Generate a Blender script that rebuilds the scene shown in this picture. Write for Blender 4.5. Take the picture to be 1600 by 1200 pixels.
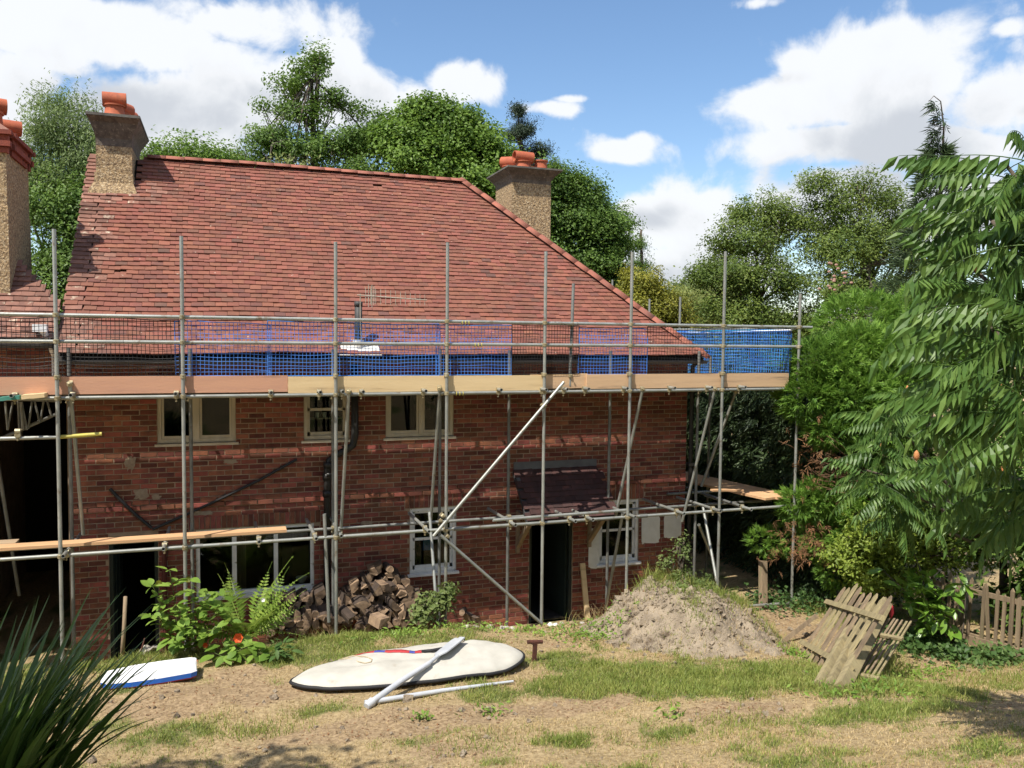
import bpy, math, random
import numpy as np
from mathutils import Vector, Matrix, Euler

for o in list(bpy.data.objects):
    bpy.data.objects.remove(o)
random.seed(7)
RNG = np.random.default_rng(11)
SC = bpy.context.scene
COL = SC.collection
R = math.radians

# ------------------------------------------------------------------ camera
CAM_LOC = Vector((0.000, -11.653, 4.811))
cam_d = bpy.data.cameras.new('camera')
cam = bpy.data.objects.new('camera', cam_d)
COL.objects.link(cam)
_r = Vector((0.944743,-0.327660,0.009982)); _d = Vector((-0.008703,-0.055510,-0.998420)); _f = Vector((0.327697,0.943164,-0.055294))
cam.matrix_world = Matrix(((_r.x, -_d.x, -_f.x, CAM_LOC.x), (_r.y, -_d.y, -_f.y, CAM_LOC.y), (_r.z, -_d.z, -_f.z, CAM_LOC.z), (0, 0, 0, 1)))
cam_d.sensor_width = 36.0
cam_d.lens = 36.0 * 1300.0 / 1600.0
cam_d.clip_end = 3000.0
cam_d.clip_start = 0.05
SC.camera = cam

# ------------------------------------------------------------------ light
SUN_TRAVEL = Vector((0.505, 0.335, -0.955)).normalized()
SUN_EL = math.asin(-SUN_TRAVEL.z)
SUN_ROT = math.atan2(-SUN_TRAVEL.x, -SUN_TRAVEL.y)
sd = bpy.data.lights.new('sun', 'SUN')
sd.energy = 4.6
sd.angle = R(0.53)
sd.color = (1.0, 0.94, 0.84)
sun = bpy.data.objects.new('sun', sd)
COL.objects.link(sun)
sun.rotation_euler = SUN_TRAVEL.to_track_quat('-Z', 'Y').to_euler()
sun.location = (-20, -20, 40)

SC.view_settings.view_transform = 'Standard'
SC.view_settings.look = 'None'
SC.view_settings.exposure = 0.48
SC.view_settings.gamma = 1.0
SC.view_settings.use_curve_mapping = False
SC.cycles.max_bounces = 6
SC.cycles.diffuse_bounces = 4
SC.cycles.glossy_bounces = 3
SC.cycles.transmission_bounces = 4
SC.cycles.transparent_max_bounces = 12
SC.cycles.use_adaptive_sampling = True
SC.cycles.adaptive_threshold = 0.02
SC.cycles.use_denoising = True

# ------------------------------------------------------------------ node helpers
class NT:
    def __init__(self, tree):
        self.t = tree; self.n = tree.nodes; self.l = tree.links
    def node(self, typ, **kw):
        nd = self.n.new(typ)
        for k, v in kw.items():
            setattr(nd, k, v)
        return nd
    def link(self, a, b):
        self.l.new(a, b)
    def val(self, x, sock):
        if isinstance(x, (int, float)):
            sock.default_value = x
        elif isinstance(x, (tuple, list)):
            sock.default_value = x
        else:
            self.link(x, sock)
    def math(self, op, a, b=0.0, c=None, clamp=False):
        nd = self.node('ShaderNodeMath', operation=op, use_clamp=clamp)
        self.val(a, nd.inputs[0]); self.val(b, nd.inputs[1])
        if c is not None: self.val(c, nd.inputs[2])
        return nd.outputs[0]
    def vmath(self, op, a, b=(0, 0, 0)):
        nd = self.node('ShaderNodeVectorMath', operation=op)
        self.val(a, nd.inputs[0]); self.val(b, nd.inputs[1])
        return nd.outputs['Value'] if op in ('DOT_PRODUCT', 'LENGTH', 'DISTANCE') else nd.outputs[0]
    def noise(self, vec, scale, detail=4.0, rough=0.55, dist=0.0):
        nd = self.node('ShaderNodeTexNoise')
        if vec is not None: self.link(vec, nd.inputs['Vector'])
        nd.inputs['Scale'].default_value = scale
        nd.inputs['Detail'].default_value = detail
        nd.inputs['Roughness'].default_value = rough
        nd.inputs['Distortion'].default_value = dist
        return nd.outputs['Fac']
    def ss(self, x, a, b):
        nd = self.node('ShaderNodeMapRange', interpolation_type='SMOOTHSTEP')
        self.val(x, nd.inputs['Value'])
        nd.inputs['From Min'].default_value = a; nd.inputs['From Max'].default_value = b
        return nd.outputs[0]
    def mix(self, f, a, b):
        nd = self.node('ShaderNodeMix', data_type='RGBA')
        self.val(f, nd.inputs[0])
        for x, s in ((a, nd.inputs[6]), (b, nd.inputs[7])):
            if isinstance(x, (tuple, list)): s.default_value = (*x[:3], 1.0)
            else: self.link(x, s)
        return nd.outputs[2]
    def ramp(self, f, stops, interp='LINEAR'):
        nd = self.node('ShaderNodeValToRGB')
        cr = nd.color_ramp; cr.interpolation = interp
        while len(cr.elements) < len(stops): cr.elements.new(0.5)
        for e, (p, c) in zip(cr.elements, stops):
            e.position = p; e.color = (*c[:3], 1.0)
        self.link(f, nd.inputs[0])
        return nd.outputs[0]

# ------------------------------------------------------------------ sky with clouds
world = bpy.data.worlds.new('World')
SC.world = world
world.use_nodes = True
W = NT(world.node_tree)
W.n.clear()
wout = W.node('ShaderNodeOutputWorld')
tc = W.node('ShaderNodeTexCoord')
DIRV = tc.outputs['Generated']
sky = W.node('ShaderNodeTexSky', sky_type='NISHITA')
sky.sun_disc = False
sky.sun_elevation = SUN_EL
sky.sun_rotation = SUN_ROT
sky.altitude = 100.0
sky.air_density = 1.0
sky.dust_density = 0.6
sky.ozone_density = 1.5
# cloud banks: azimuth (deg, clockwise from +Y), elevation, half widths (deg), weight
CLOUDS = [(41.36, 15.55, 7.5, 3.41, 1.25), (42.93, 17.53, 2.65, 1.75, 1.15), (37.72, 16.79, 2.3, 1.65, 1.0), (36.2, 15.41, 3.11, 1.69, 1.05), (40.9, 12.61, 6.75, 1.51, 1.1), (48.9, 13.65, 3.46, 2.6, 1.1), (46.31, 11.6, 4.92, 1.82, 1.1), (26.44, 12.48, 2.63, 1.05, 1.0), (27.62, 12.99, 1.48, 1.04, 1.0), (31.51, 7.87, 6.08, 2.47, 1.15), (37.18, 8.32, 5.34, 2.39, 1.0), (27.7, 8.55, 2.54, 1.45, 0.85), (40.61, 9.75, 5.08, 1.36, 1.0), (31.17, 4.73, 8.84, 2.1, 0.95), (47.12, 7.84, 4.86, 2.23, 1.0), (-7.8, 17.7, 6.88, 2.03, 1.15), (-3.18, 17.48, 4.18, 1.93, 1.05), (2.98, 19.26, 7.39, 1.96, 0.8), (-11.5, 14.21, 2.8, 2.88, 1.05), (7.03, 17.58, 2.5, 1.86, 1.1), (8.69, 15.58, 5.1, 2.49, 1.1), (4.97, 16.1, 5.4, 2.07, 1.0), (-1.73, 13.8, 7.51, 2.05, 1.0), (15.07, 16.63, 3.02, 1.73, 1.05), (16.14, 17.24, 1.51, 1.07, 0.9), (12.07, 15.35, 3.87, 2.33, 0.95), (21.57, 15.22, 3.02, 0.63, 0.72), (22.86, 15.73, 1.72, 0.39, 0.6), (-7.2, 12.29, 5.46, 2.17, 0.9), (-0.55, 16.89, 6.35, 1.81, 0.85), (-10.15, 16.81, 4.09, 2.01, 1.1), (1.37, 15.04, 6.49, 2.61, 1.05), (12.08, 13.16, 6.48, 1.6, 0.9), (-5.44, 11.93, 9.99, 1.85, 1.0), (12.06, 19.93, 2.56, 1.1, 0.45), (34.85, 20.83, 2.36, 0.49, 0.6), (49.23, 17.69, 1.27, 0.6, 0.65)]
grp = bpy.data.node_groups.new('cloud_density', 'ShaderNodeTree')
grp.interface.new_socket('Vector', in_out='INPUT', socket_type='NodeSocketVector')
grp.interface.new_socket('Density', in_out='OUTPUT', socket_type='NodeSocketFloat')
G = NT(grp)
gi = G.node('NodeGroupInput'); go = G.node('NodeGroupOutput')
sep = G.node('ShaderNodeSeparateXYZ'); G.link(gi.outputs[0], sep.inputs[0])
X_, Y_, Z_ = sep.outputs
az = G.math('MULTIPLY', G.math('ARCTAN2', X_, Y_), 57.29578)
el = G.math('MULTIPLY', G.math('ARCSINE', Z_), 57.29578)
aev = G.node('ShaderNodeCombineXYZ'); G.link(az, aev.inputs[0]); G.link(el, aev.inputs[1])
n1 = G.noise(aev.outputs[0], 0.20, 10.0, 0.58, 0.25)
n2 = G.noise(aev.outputs[0], 0.05, 3.0, 0.5, 0.0)
tot = None
for (a0, e0, wa, we, k) in CLOUDS:
    da = G.math('DIVIDE', G.math('SUBTRACT', az, a0), wa)
    de = G.math('DIVIDE', G.math('SUBTRACT', el, e0), we)
    q = G.math('ADD', G.math('MULTIPLY', da, da), G.math('MULTIPLY', de, de))
    b = G.math('MULTIPLY', G.math('EXPONENT', G.math('MULTIPLY', q, -1.1)), k)
    tot = b if tot is None else G.math('MAXIMUM', tot, b)
# the same broken cumulus goes on all round the sky
daz = G.math('ABSOLUTE', G.math('SUBTRACT', az, 19.0))
away = G.math('MAXIMUM', G.ss(daz, 34.0, 50.0), G.ss(el, 26.0, 36.0))
tot = G.math('MAXIMUM', tot, G.math('MULTIPLY', away, G.ss(n2, 0.42, 0.66)))
dens = G.math('ADD', tot, G.math('MULTIPLY', G.math('SUBTRACT', n1, 0.5), 1.85))
G.link(dens, go.inputs[0])
def cloud(vec):
    g = W.node('ShaderNodeGroup'); g.node_tree = grp
    W.link(vec, g.inputs[0])
    return g.outputs[0]
nv = W.vmath('NORMALIZE', DIRV)
d0 = cloud(nv)
d1 = cloud(W.vmath('NORMALIZE', W.vmath('ADD', nv, (-0.035, 0.0, 0.075))))
cover = W.ss(d0, 0.27, 0.66)
thick = W.ss(W.math('ADD', W.math('MULTIPLY', d0, 0.3), d1), 0.30, 1.45)
ccol = W.ramp(thick, [(0.0, (0.90, 0.925, 0.96)), (0.3, (0.86, 0.875, 0.90)), (0.65, (0.74, 0.765, 0.80)), (1.0, (0.60, 0.63, 0.68))])
SKY_STRENGTH = 0.13
cgain = W.vmath('SCALE', ccol); 
cgain_node = cgain.node; cgain_node.inputs['Scale'].default_value = 0.97 / SKY_STRENGTH / 1.25
hs = W.node('ShaderNodeHueSaturation'); hs.inputs['Saturation'].default_value = 1.1
W.link(sky.outputs[0], hs.inputs['Color'])
mixc = W.mix(W.math('MULTIPLY', cover, 0.97), hs.outputs[0], cgain)
bg = W.node('ShaderNodeBackground')
bg.inputs['Strength'].default_value = SKY_STRENGTH
W.link(mixc, bg.inputs['Color'])
W.link(bg.outputs[0], wout.inputs['Surface'])

# ------------------------------------------------------------------ materials
MATS = {}
def mat(name, c1, c2=None, scale=6.0, rough=0.7, bump=0.0, bscale=40.0, rnd=0.0, hue=0.0, metal=0.0, spec=0.4, c3=None, c3scale=2.0, c3lo=0.55, c3hi=0.75, stretch=None, detail=5.0, bdist=0.01, c4=None, c4scale=20.0, c4lo=0.68, c4hi=0.72):
    m = bpy.data.materials.new(name); m.use_nodes = True
    T = NT(m.node_tree); p = T.n['Principled BSDF']
    t = T.node('ShaderNodeTexCoord'); vec = t.outputs['Object']
    if stretch:
        mp = T.node('ShaderNodeMapping'); T.link(vec, mp.inputs[0]); mp.inputs['Scale'].default_value = stretch
        vec = mp.outputs[0]
    oi = T.node('ShaderNodeObjectInfo'); ge = T.node('ShaderNodeNewGeometry')
    rr = T.math('FRACT', T.math('ADD', oi.outputs['Random'], ge.outputs['Random Per Island']))
    off = T.node('ShaderNodeCombineXYZ')
    T.link(T.math('MULTIPLY', rr, 31.0), off.inputs[0]); T.link(T.math('MULTIPLY', rr, 17.0), off.inputs[1])
    v2 = T.vmath('ADD', vec, off.outputs[0]) if rnd else vec
    if c2 is not None:
        col = T.mix(T.ss(T.noise(v2, scale, detail, 0.6), 0.3, 0.7), c1, c2)
    else:
        col = T.mix(0.0, c1, c1)
    if c3 is not None:
        col = T.mix(T.ss(T.noise(v2, c3scale, 6.0, 0.62), c3lo, c3hi), col, c3)
    if c4 is not None:
        col = T.mix(T.ss(T.noise(vec, c4scale, 3.0, 0.5), c4lo, c4hi), col, c4)
    if rnd or hue:
        h = T.node('ShaderNodeHueSaturation')
        T.link(T.math('ADD', T.math('MULTIPLY', rr, 2 * rnd), 1.0 - rnd), h.inputs['Value'])
        if hue:
            T.link(T.math('ADD', T.math('MULTIPLY', T.math('FRACT', T.math('MULTIPLY', rr, 7.31)), 2 * hue), 0.5 - hue), h.inputs['Hue'])
        T.link(col, h.inputs['Color']); col = h.outputs[0]
    T.link(col, p.inputs['Base Color'])
    p.inputs['Roughness'].default_value = rough
    p.inputs['Metallic'].default_value = metal
    p.inputs['Specular IOR Level'].default_value = spec
    if bump:
        b = T.node('ShaderNodeBump'); b.inputs['Strength'].default_value = bump; b.inputs['Distance'].default_value = bdist
        T.link(T.noise(v2, bscale, 4.0, 0.6), b.inputs['Height'])
        T.link(b.outputs[0], p.inputs['Normal'])
    MATS[name] = m
    return m

def leafmat(name, dark, mid, light, trans=0.36, rough=0.5, spec=0.35, scale=0.8, gain=1.4):
    m = bpy.data.materials.new(name); m.use_nodes = True
    T = NT(m.node_tree); p = T.n['Principled BSDF']; out = T.n['Material Output']
    t = T.node('ShaderNodeTexCoord'); oi = T.node('ShaderNodeObjectInfo'); ge = T.node('ShaderNodeNewGeometry')
    rr = T.math('FRACT', T.math('ADD', oi.outputs['Random'], ge.outputs['Random Per Island']))
    nz = T.noise(t.outputs['Object'], scale, 3.0, 0.6)
    f = T.math('ADD', T.math('MULTIPLY', rr, 0.6), T.math('MULTIPLY', T.ss(nz, 0.3, 0.7), 0.4))
    g = lambda c: tuple(x * gain for x in c)
    col = T.ramp(f, [(0.05, g(dark)), (0.5, g(mid)), (0.95, g(light))])
    T.link(col, p.inputs['Base Color'])
    p.inputs['Roughness'].default_value = rough
    p.inputs['Specular IOR Level'].default_value = spec
    tr = T.node('ShaderNodeBsdfTranslucent')
    tcol = T.mix(0.5, col, tuple(x * gain for x in light))
    T.link(tcol, tr.inputs['Color'])
    mx = T.node('ShaderNodeMixShader'); mx.inputs[0].default_value = trans
    T.link(p.outputs[0], mx.inputs[1]); T.link(tr.outputs[0], mx.inputs[2])
    T.link(mx.outputs[0], out.inputs['Surface'])
    MATS[name] = m
    return m

mat('brick', (0.240, 0.078, 0.048), (0.145, 0.050, 0.034), 9.0, 0.88, 0.35, 60.0, rnd=0.45, hue=0.014, c3=(0.10, 0.045, 0.04), c3scale=1.3, c3lo=0.58, c3hi=0.8)
mat('mortar', (0.36, 0.27, 0.19), (0.25, 0.185, 0.13), 5.0, 0.95, 0.4, 90.0)
mat('mortar_patch', (0.33, 0.27, 0.20), (0.24, 0.18, 0.13), 20.0, 0.95, 0.5, 50.0)
mat('tile', (0.258, 0.094, 0.062), (0.182, 0.072, 0.050), 1.3, 0.87, 0.35, 70.0, rnd=0.11, hue=0.007, c3=(0.130, 0.068, 0.054), c3scale=0.55, c3lo=0.50, c3hi=0.74, c4=(0.46, 0.36, 0.28), c4scale=16.0, c4lo=0.715, c4hi=0.74)
mat('tile_old', (0.25, 0.12, 0.085), (0.17, 0.085, 0.065), 6.0, 0.9, 0.5, 50.0, rnd=0.3, c3=(0.45, 0.36, 0.27), c3scale=7.0, c3lo=0.58, c3hi=0.70)
mat('porch_tile', (0.075, 0.032, 0.028), (0.045, 0.024, 0.022), 4.0, 0.85, 0.5, 30.0, rnd=0.25, c3=(0.16, 0.06, 0.045), c3scale=3.0, c3lo=0.6, c3hi=0.75)
mat('ridge_tile', (0.33, 0.115, 0.074), (0.24, 0.09, 0.062), 4.0, 0.82, 0.4, 50.0, rnd=0.14, c3=(0.20, 0.09, 0.07), c3scale=3.0, c3lo=0.55, c3hi=0.75)
mat('felt', (0.03, 0.025, 0.022), rough=0.95)
mat('pebbledash', (0.54, 0.385, 0.21), (0.15, 0.095, 0.055), 24.0, 0.9, 1.0, 34.0, c3=(0.62, 0.50, 0.33), c3scale=42.0, c3lo=0.55, c3hi=0.62, bdist=0.03)
mat('render_dark', (0.17, 0.135, 0.105), (0.095, 0.075, 0.06), 12.0, 0.92, 0.7, 50.0, c3=(0.28, 0.23, 0.17), c3scale=22.0, c3lo=0.57, c3hi=0.66)
mat('cap_slab', (0.16, 0.15, 0.13), (0.09, 0.08, 0.07), 6.0, 0.9, 0.4, 40.0)
mat('terracotta', (0.47, 0.125, 0.055), (0.36, 0.09, 0.045), 5.0, 0.75, 0.2, 30.0, rnd=0.12, c3=(0.22, 0.08, 0.05), c3scale=4.0, c3lo=0.6, c3hi=0.8)
mat('red_brick_cap', (0.27, 0.065, 0.04), (0.19, 0.05, 0.035), 8.0, 0.85, 0.4, 50.0, rnd=0.15)
mat('frame_cream', (0.56, 0.50, 0.39), (0.43, 0.385, 0.295), 7.0, 0.55, 0.15, 60.0, stretch=(1, 1, 0.3))
mat('frame_white', (0.80, 0.80, 0.78), (0.66, 0.66, 0.64), 5.0, 0.5, 0.2, 60.0, c3=(0.25, 0.22, 0.18), c3scale=9.0, c3lo=0.62, c3hi=0.7)
mat('white_paint', (0.74, 0.73, 0.69), (0.66, 0.65, 0.60), 8.0, 0.6, 0.3, 40.0)
mat('black_plastic', (0.012, 0.012, 0.013), (0.02, 0.019, 0.018), 6.0, 0.42, spec=0.45)
mat('grey_plastic', (0.055, 0.055, 0.055), (0.035, 0.035, 0.035), 5.0, 0.6)
mat('red_pipe', (0.09, 0.02, 0.016), rough=0.6)
mat('lead', (0.13, 0.135, 0.14), (0.09, 0.09, 0.095), 6.0, 0.55, 0.3, 25.0)
mat('door_green', (0.018, 0.03, 0.026), (0.012, 0.02, 0.018), 4.0, 0.55)
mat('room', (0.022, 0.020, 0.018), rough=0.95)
mat('floor_concrete', (0.16, 0.15, 0.135), (0.10, 0.095, 0.085), 4.0, 0.9, 0.3, 40.0)
mat('galv', (0.40, 0.41, 0.375), (0.30, 0.31, 0.285), 5.0, 0.42, 0.08, 60.0, rnd=0.14, metal=0.45, c3=(0.20, 0.155, 0.11), c3scale=7.0, c3lo=0.56, c3hi=0.72, stretch=(1, 1, 1))
mat('galv_dull', (0.27, 0.28, 0.26), (0.17, 0.17, 0.16), 4.0, 0.55, 0.1, 60.0, rnd=0.15, metal=0.45, c3=(0.16, 0.12, 0.08), c3scale=6.0, c3lo=0.6, c3hi=0.75)
mat('yellow_band', (0.62, 0.52, 0.10), (0.50, 0.44, 0.12), 12.0, 0.6)
mat('coupler', (0.42, 0.38, 0.26), (0.30, 0.24, 0.13), 16.0, 0.5, 0.2, 60.0, metal=0.5, rnd=0.2)
mat('board_pink', (0.60, 0.325, 0.205), (0.53, 0.285, 0.19), 3.0, 0.8, 0.25, 30.0, rnd=0.06, stretch=(0.25, 3, 3), c3=(0.28, 0.17, 0.115), c3scale=3.0, c3lo=0.54, c3hi=0.74)
mat('board_pale', (0.74, 0.56, 0.315), (0.67, 0.495, 0.27), 3.0, 0.8, 0.2, 30.0, rnd=0.05, stretch=(0.25, 3, 3), c3=(0.40, 0.28, 0.16), c3scale=3.0, c3lo=0.56, c3hi=0.76)
mat('board_tan', (0.64, 0.43, 0.25), (0.56, 0.37, 0.22), 3.0, 0.8, 0.2, 30.0, rnd=0.06, stretch=(0.25, 3, 3), c3=(0.32, 0.22, 0.14), c3scale=3.0, c3lo=0.54, c3hi=0.74)
mat('board_fresh', (0.66, 0.40, 0.21), (0.58, 0.345, 0.18), 3.0, 0.75, 0.2, 30.0, rnd=0.06, stretch=(0.25, 3, 3), c3=(0.45, 0.27, 0.14), c3scale=4.0, c3lo=0.62, c3hi=0.75)
mat('board_grey', (0.50, 0.36, 0.225), (0.36, 0.265, 0.17), 3.0, 0.9, 0.3, 30.0, rnd=0.15, stretch=(0.25, 3, 3))
mat('board_green', (0.05, 0.22, 0.17), (0.08, 0.26, 0.2), 5.0, 0.7)
mat('net_black', (0.014, 0.013, 0.014), rough=0.55)
mat('net_blue', (0.05, 0.19, 0.62), (0.07, 0.24, 0.70), 3.0, 0.5)
mat('net_teal', (0.03, 0.26, 0.40), (0.04, 0.16, 0.62), 1.6, 0.5)
mat('aerial_metal', (0.55, 0.50, 0.42), (0.4, 0.33, 0.25), 20.0, 0.5, metal=0.4)
mat('bark', (0.13, 0.105, 0.08), (0.075, 0.06, 0.045), 14.0, 0.95, 0.7, 24.0)
mat('twig_grey', (0.20, 0.17, 0.14), (0.13, 0.11, 0.09), 9.0, 0.95, 0.4, 40.0)
mat('twig_brown', (0.23, 0.125, 0.07), (0.13, 0.075, 0.045), 9.0, 0.95, 0.4, 40.0, rnd=0.2)
mat('dead_needles', (0.25, 0.125, 0.055), (0.15, 0.08, 0.04), 5.0, 0.95, rnd=0.25)
mat('log_face', (0.27, 0.185, 0.115), (0.17, 0.115, 0.075), 12.0, 0.9, 0.5, 30.0, rnd=0.5, c3=(0.09, 0.06, 0.042), c3scale=8.0, c3lo=0.52, c3hi=0.7)
mat('log_bark', (0.085, 0.06, 0.045), (0.05, 0.036, 0.028), 14.0, 0.95, 0.8, 30.0, rnd=0.25)
mat('old_wood', (0.31, 0.23, 0.145), (0.19, 0.14, 0.09), 4.0, 0.88, 0.3, 30.0, rnd=0.18, stretch=(3, 3, 0.3), c3=(0.22, 0.19, 0.10), c3scale=2.5, c3lo=0.58, c3hi=0.72)
mat('green_wood', (0.34, 0.28, 0.15), (0.22, 0.18, 0.10), 4.0, 0.88, 0.3, 30.0, rnd=0.15, stretch=(3, 3, 0.3), c3=(0.23, 0.21, 0.11), c3scale=2.5, c3lo=0.58, c3hi=0.72)
mat('rust', (0.115, 0.042, 0.026), (0.06, 0.025, 0.018), 16.0, 0.85, 0.5, 40.0)
mat('bag_cloth', (0.52, 0.50, 0.44), (0.44, 0.42, 0.365), 3.0, 0.65, 0.2, 9.0, c3=(0.36, 0.31, 0.24), c3scale=4.0, c3lo=0.60, c3hi=0.78, bdist=0.03)
mat('bag_black', (0.018, 0.018, 0.02), rough=0.7)
mat('strap_red', (0.42, 0.035, 0.04), rough=0.7)
mat('strap_blue', (0.06, 0.07, 0.33), rough=0.7)
mat('paddle_grey', (0.52, 0.54, 0.57), (0.44, 0.46, 0.49), 5.0, 0.4)
mat('cord', (0.45, 0.38, 0.26), rough=0.8)
mat('foam_white', (0.82, 0.83, 0.84), rough=0.5)
mat('foam_blue', (0.03, 0.16, 0.66), rough=0.5)
mat('foam_red', (0.30, 0.03, 0.03), rough=0.6)
mat('stone', (0.50, 0.47, 0.41), (0.36, 0.32, 0.27), 9.0, 0.9, 0.5, 20.0, rnd=0.2)
mat('flower_orange', (0.85, 0.14, 0.03), (0.75, 0.08, 0.02), 6.0, 0.6)
mat('flower_yellow', (0.70, 0.62, 0.06), rough=0.6)
mat('flower_white', (0.8, 0.8, 0.75), rough=0.6)
mat('red_cloth', (0.24, 0.012, 0.02), rough=0.7)
mat('rose_pink', (0.42, 0.25, 0.19), (0.34, 0.20, 0.15), 9.0, 0.7)
mat('sumac_cone', (0.42, 0.16, 0.06), (0.52, 0.24, 0.09), 20.0, 0.9, 0.9, 40.0)
mat('cup_white', (0.75, 0.74, 0.70), rough=0.4)
mat('blue_card', (0.04, 0.18, 0.42), rough=0.5)
mat('curtain', (0.20, 0.14, 0.08), rough=0.9)

leafmat('lf_mid', (0.036, 0.072, 0.012), (0.078, 0.138, 0.024), (0.145, 0.225, 0.042))
leafmat('lf_bright', (0.045, 0.088, 0.012), (0.100, 0.172, 0.024), (0.175, 0.265, 0.045))
leafmat('lf_willow', (0.060, 0.095, 0.028), (0.115, 0.165, 0.050), (0.190, 0.250, 0.088))
leafmat('lf_olive', (0.050, 0.080, 0.022), (0.100, 0.140, 0.040), (0.165, 0.210, 0.068))
leafmat('lf_dark', (0.010, 0.022, 0.012), (0.022, 0.040, 0.020), (0.042, 0.066, 0.030), trans=0.12)
leafmat('lf_gold', (0.080, 0.095, 0.014), (0.175, 0.180, 0.024), (0.300, 0.280, 0.045))
leafmat('lf_pale', (0.120, 0.150, 0.040), (0.190, 0.220, 0.065), (0.270, 0.290, 0.095))
leafmat('lf_hedge', (0.042, 0.074, 0.014), (0.095, 0.142, 0.026), (0.180, 0.225, 0.048))
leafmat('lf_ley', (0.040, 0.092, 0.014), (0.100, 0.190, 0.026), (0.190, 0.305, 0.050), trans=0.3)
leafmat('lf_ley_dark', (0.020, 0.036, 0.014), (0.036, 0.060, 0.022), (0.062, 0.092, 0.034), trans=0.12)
leafmat('lf_sumac', (0.024, 0.060, 0.012), (0.062, 0.122, 0.024), (0.135, 0.210, 0.048), trans=0.30, rough=0.46, spec=0.4)
leafmat('lf_laurel', (0.060, 0.125, 0.016), (0.115, 0.215, 0.028), (0.195, 0.310, 0.048), trans=0.25, rough=0.32, spec=0.5)
leafmat('lf_blade', (0.028, 0.058, 0.010), (0.055, 0.100, 0.018), (0.100, 0.155, 0.030), trans=0.2, rough=0.4, spec=0.4)
leafmat('lf_fern', (0.085, 0.150, 0.022), (0.165, 0.245, 0.040), (0.270, 0.340, 0.070))
leafmat('lf_herb', (0.070, 0.135, 0.020), (0.140, 0.225, 0.036), (0.235, 0.330, 0.065))
leafmat('lf_ivy', (0.025, 0.060, 0.016), (0.060, 0.115, 0.030), (0.120, 0.180, 0.055))
leafmat('lf_weed', (0.075, 0.110, 0.030), (0.125, 0.165, 0.050), (0.190, 0.220, 0.080))
leafmat('lf_grass', (0.095, 0.140, 0.026), (0.175, 0.215, 0.046), (0.300, 0.295, 0.090), trans=0.28, scale=2.5)
leafmat('lf_privet', (0.065, 0.105, 0.014), (0.150, 0.205, 0.028), (0.270, 0.320, 0.060))
leafmat('lf_straw', (0.225, 0.165, 0.072), (0.345, 0.260, 0.122), (0.420, 0.325, 0.185), trans=0.2)

# ------------------------------------------------------------------ mesh builders
def np_mesh(name, V, faces, smooth=False):
    """faces: list of (F,k) index arrays"""
    me = bpy.data.meshes.new(name)
    V = np.asarray(V, np.float32).reshape(-1, 3)
    me.vertices.add(len(V)); me.vertices.foreach_set('co', V.ravel())
    tot = np.concatenate([np.full(len(f), f.shape[1], np.int32) for f in faces])
    idx = np.concatenate([np.asarray(f, np.int32).ravel() for f in faces])
    me.loops.add(len(idx)); me.loops.foreach_set('vertex_index', idx)
    me.polygons.add(len(tot))
    st = np.zeros(len(tot), np.int32); st[1:] = np.cumsum(tot)[:-1]
    me.polygons.foreach_set('loop_start', st)
    me.polygons.foreach_set('loop_total', tot)
    me.polygons.foreach_set('use_smooth', np.full(len(tot), bool(smooth)))
    me.update(calc_edges=True)
    return me

BOXV = np.array([[-1, -1, -1], [1, -1, -1], [1, 1, -1], [-1, 1, -1], [-1, -1, 1], [1, -1, 1], [1, 1, 1], [-1, 1, 1]], float) * 0.5
BOXF = np.array([[0, 3, 2, 1], [4, 5, 6, 7], [0, 1, 5, 4], [1, 2, 6, 5], [2, 3, 7, 6], [3, 0, 4, 7]])

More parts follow.
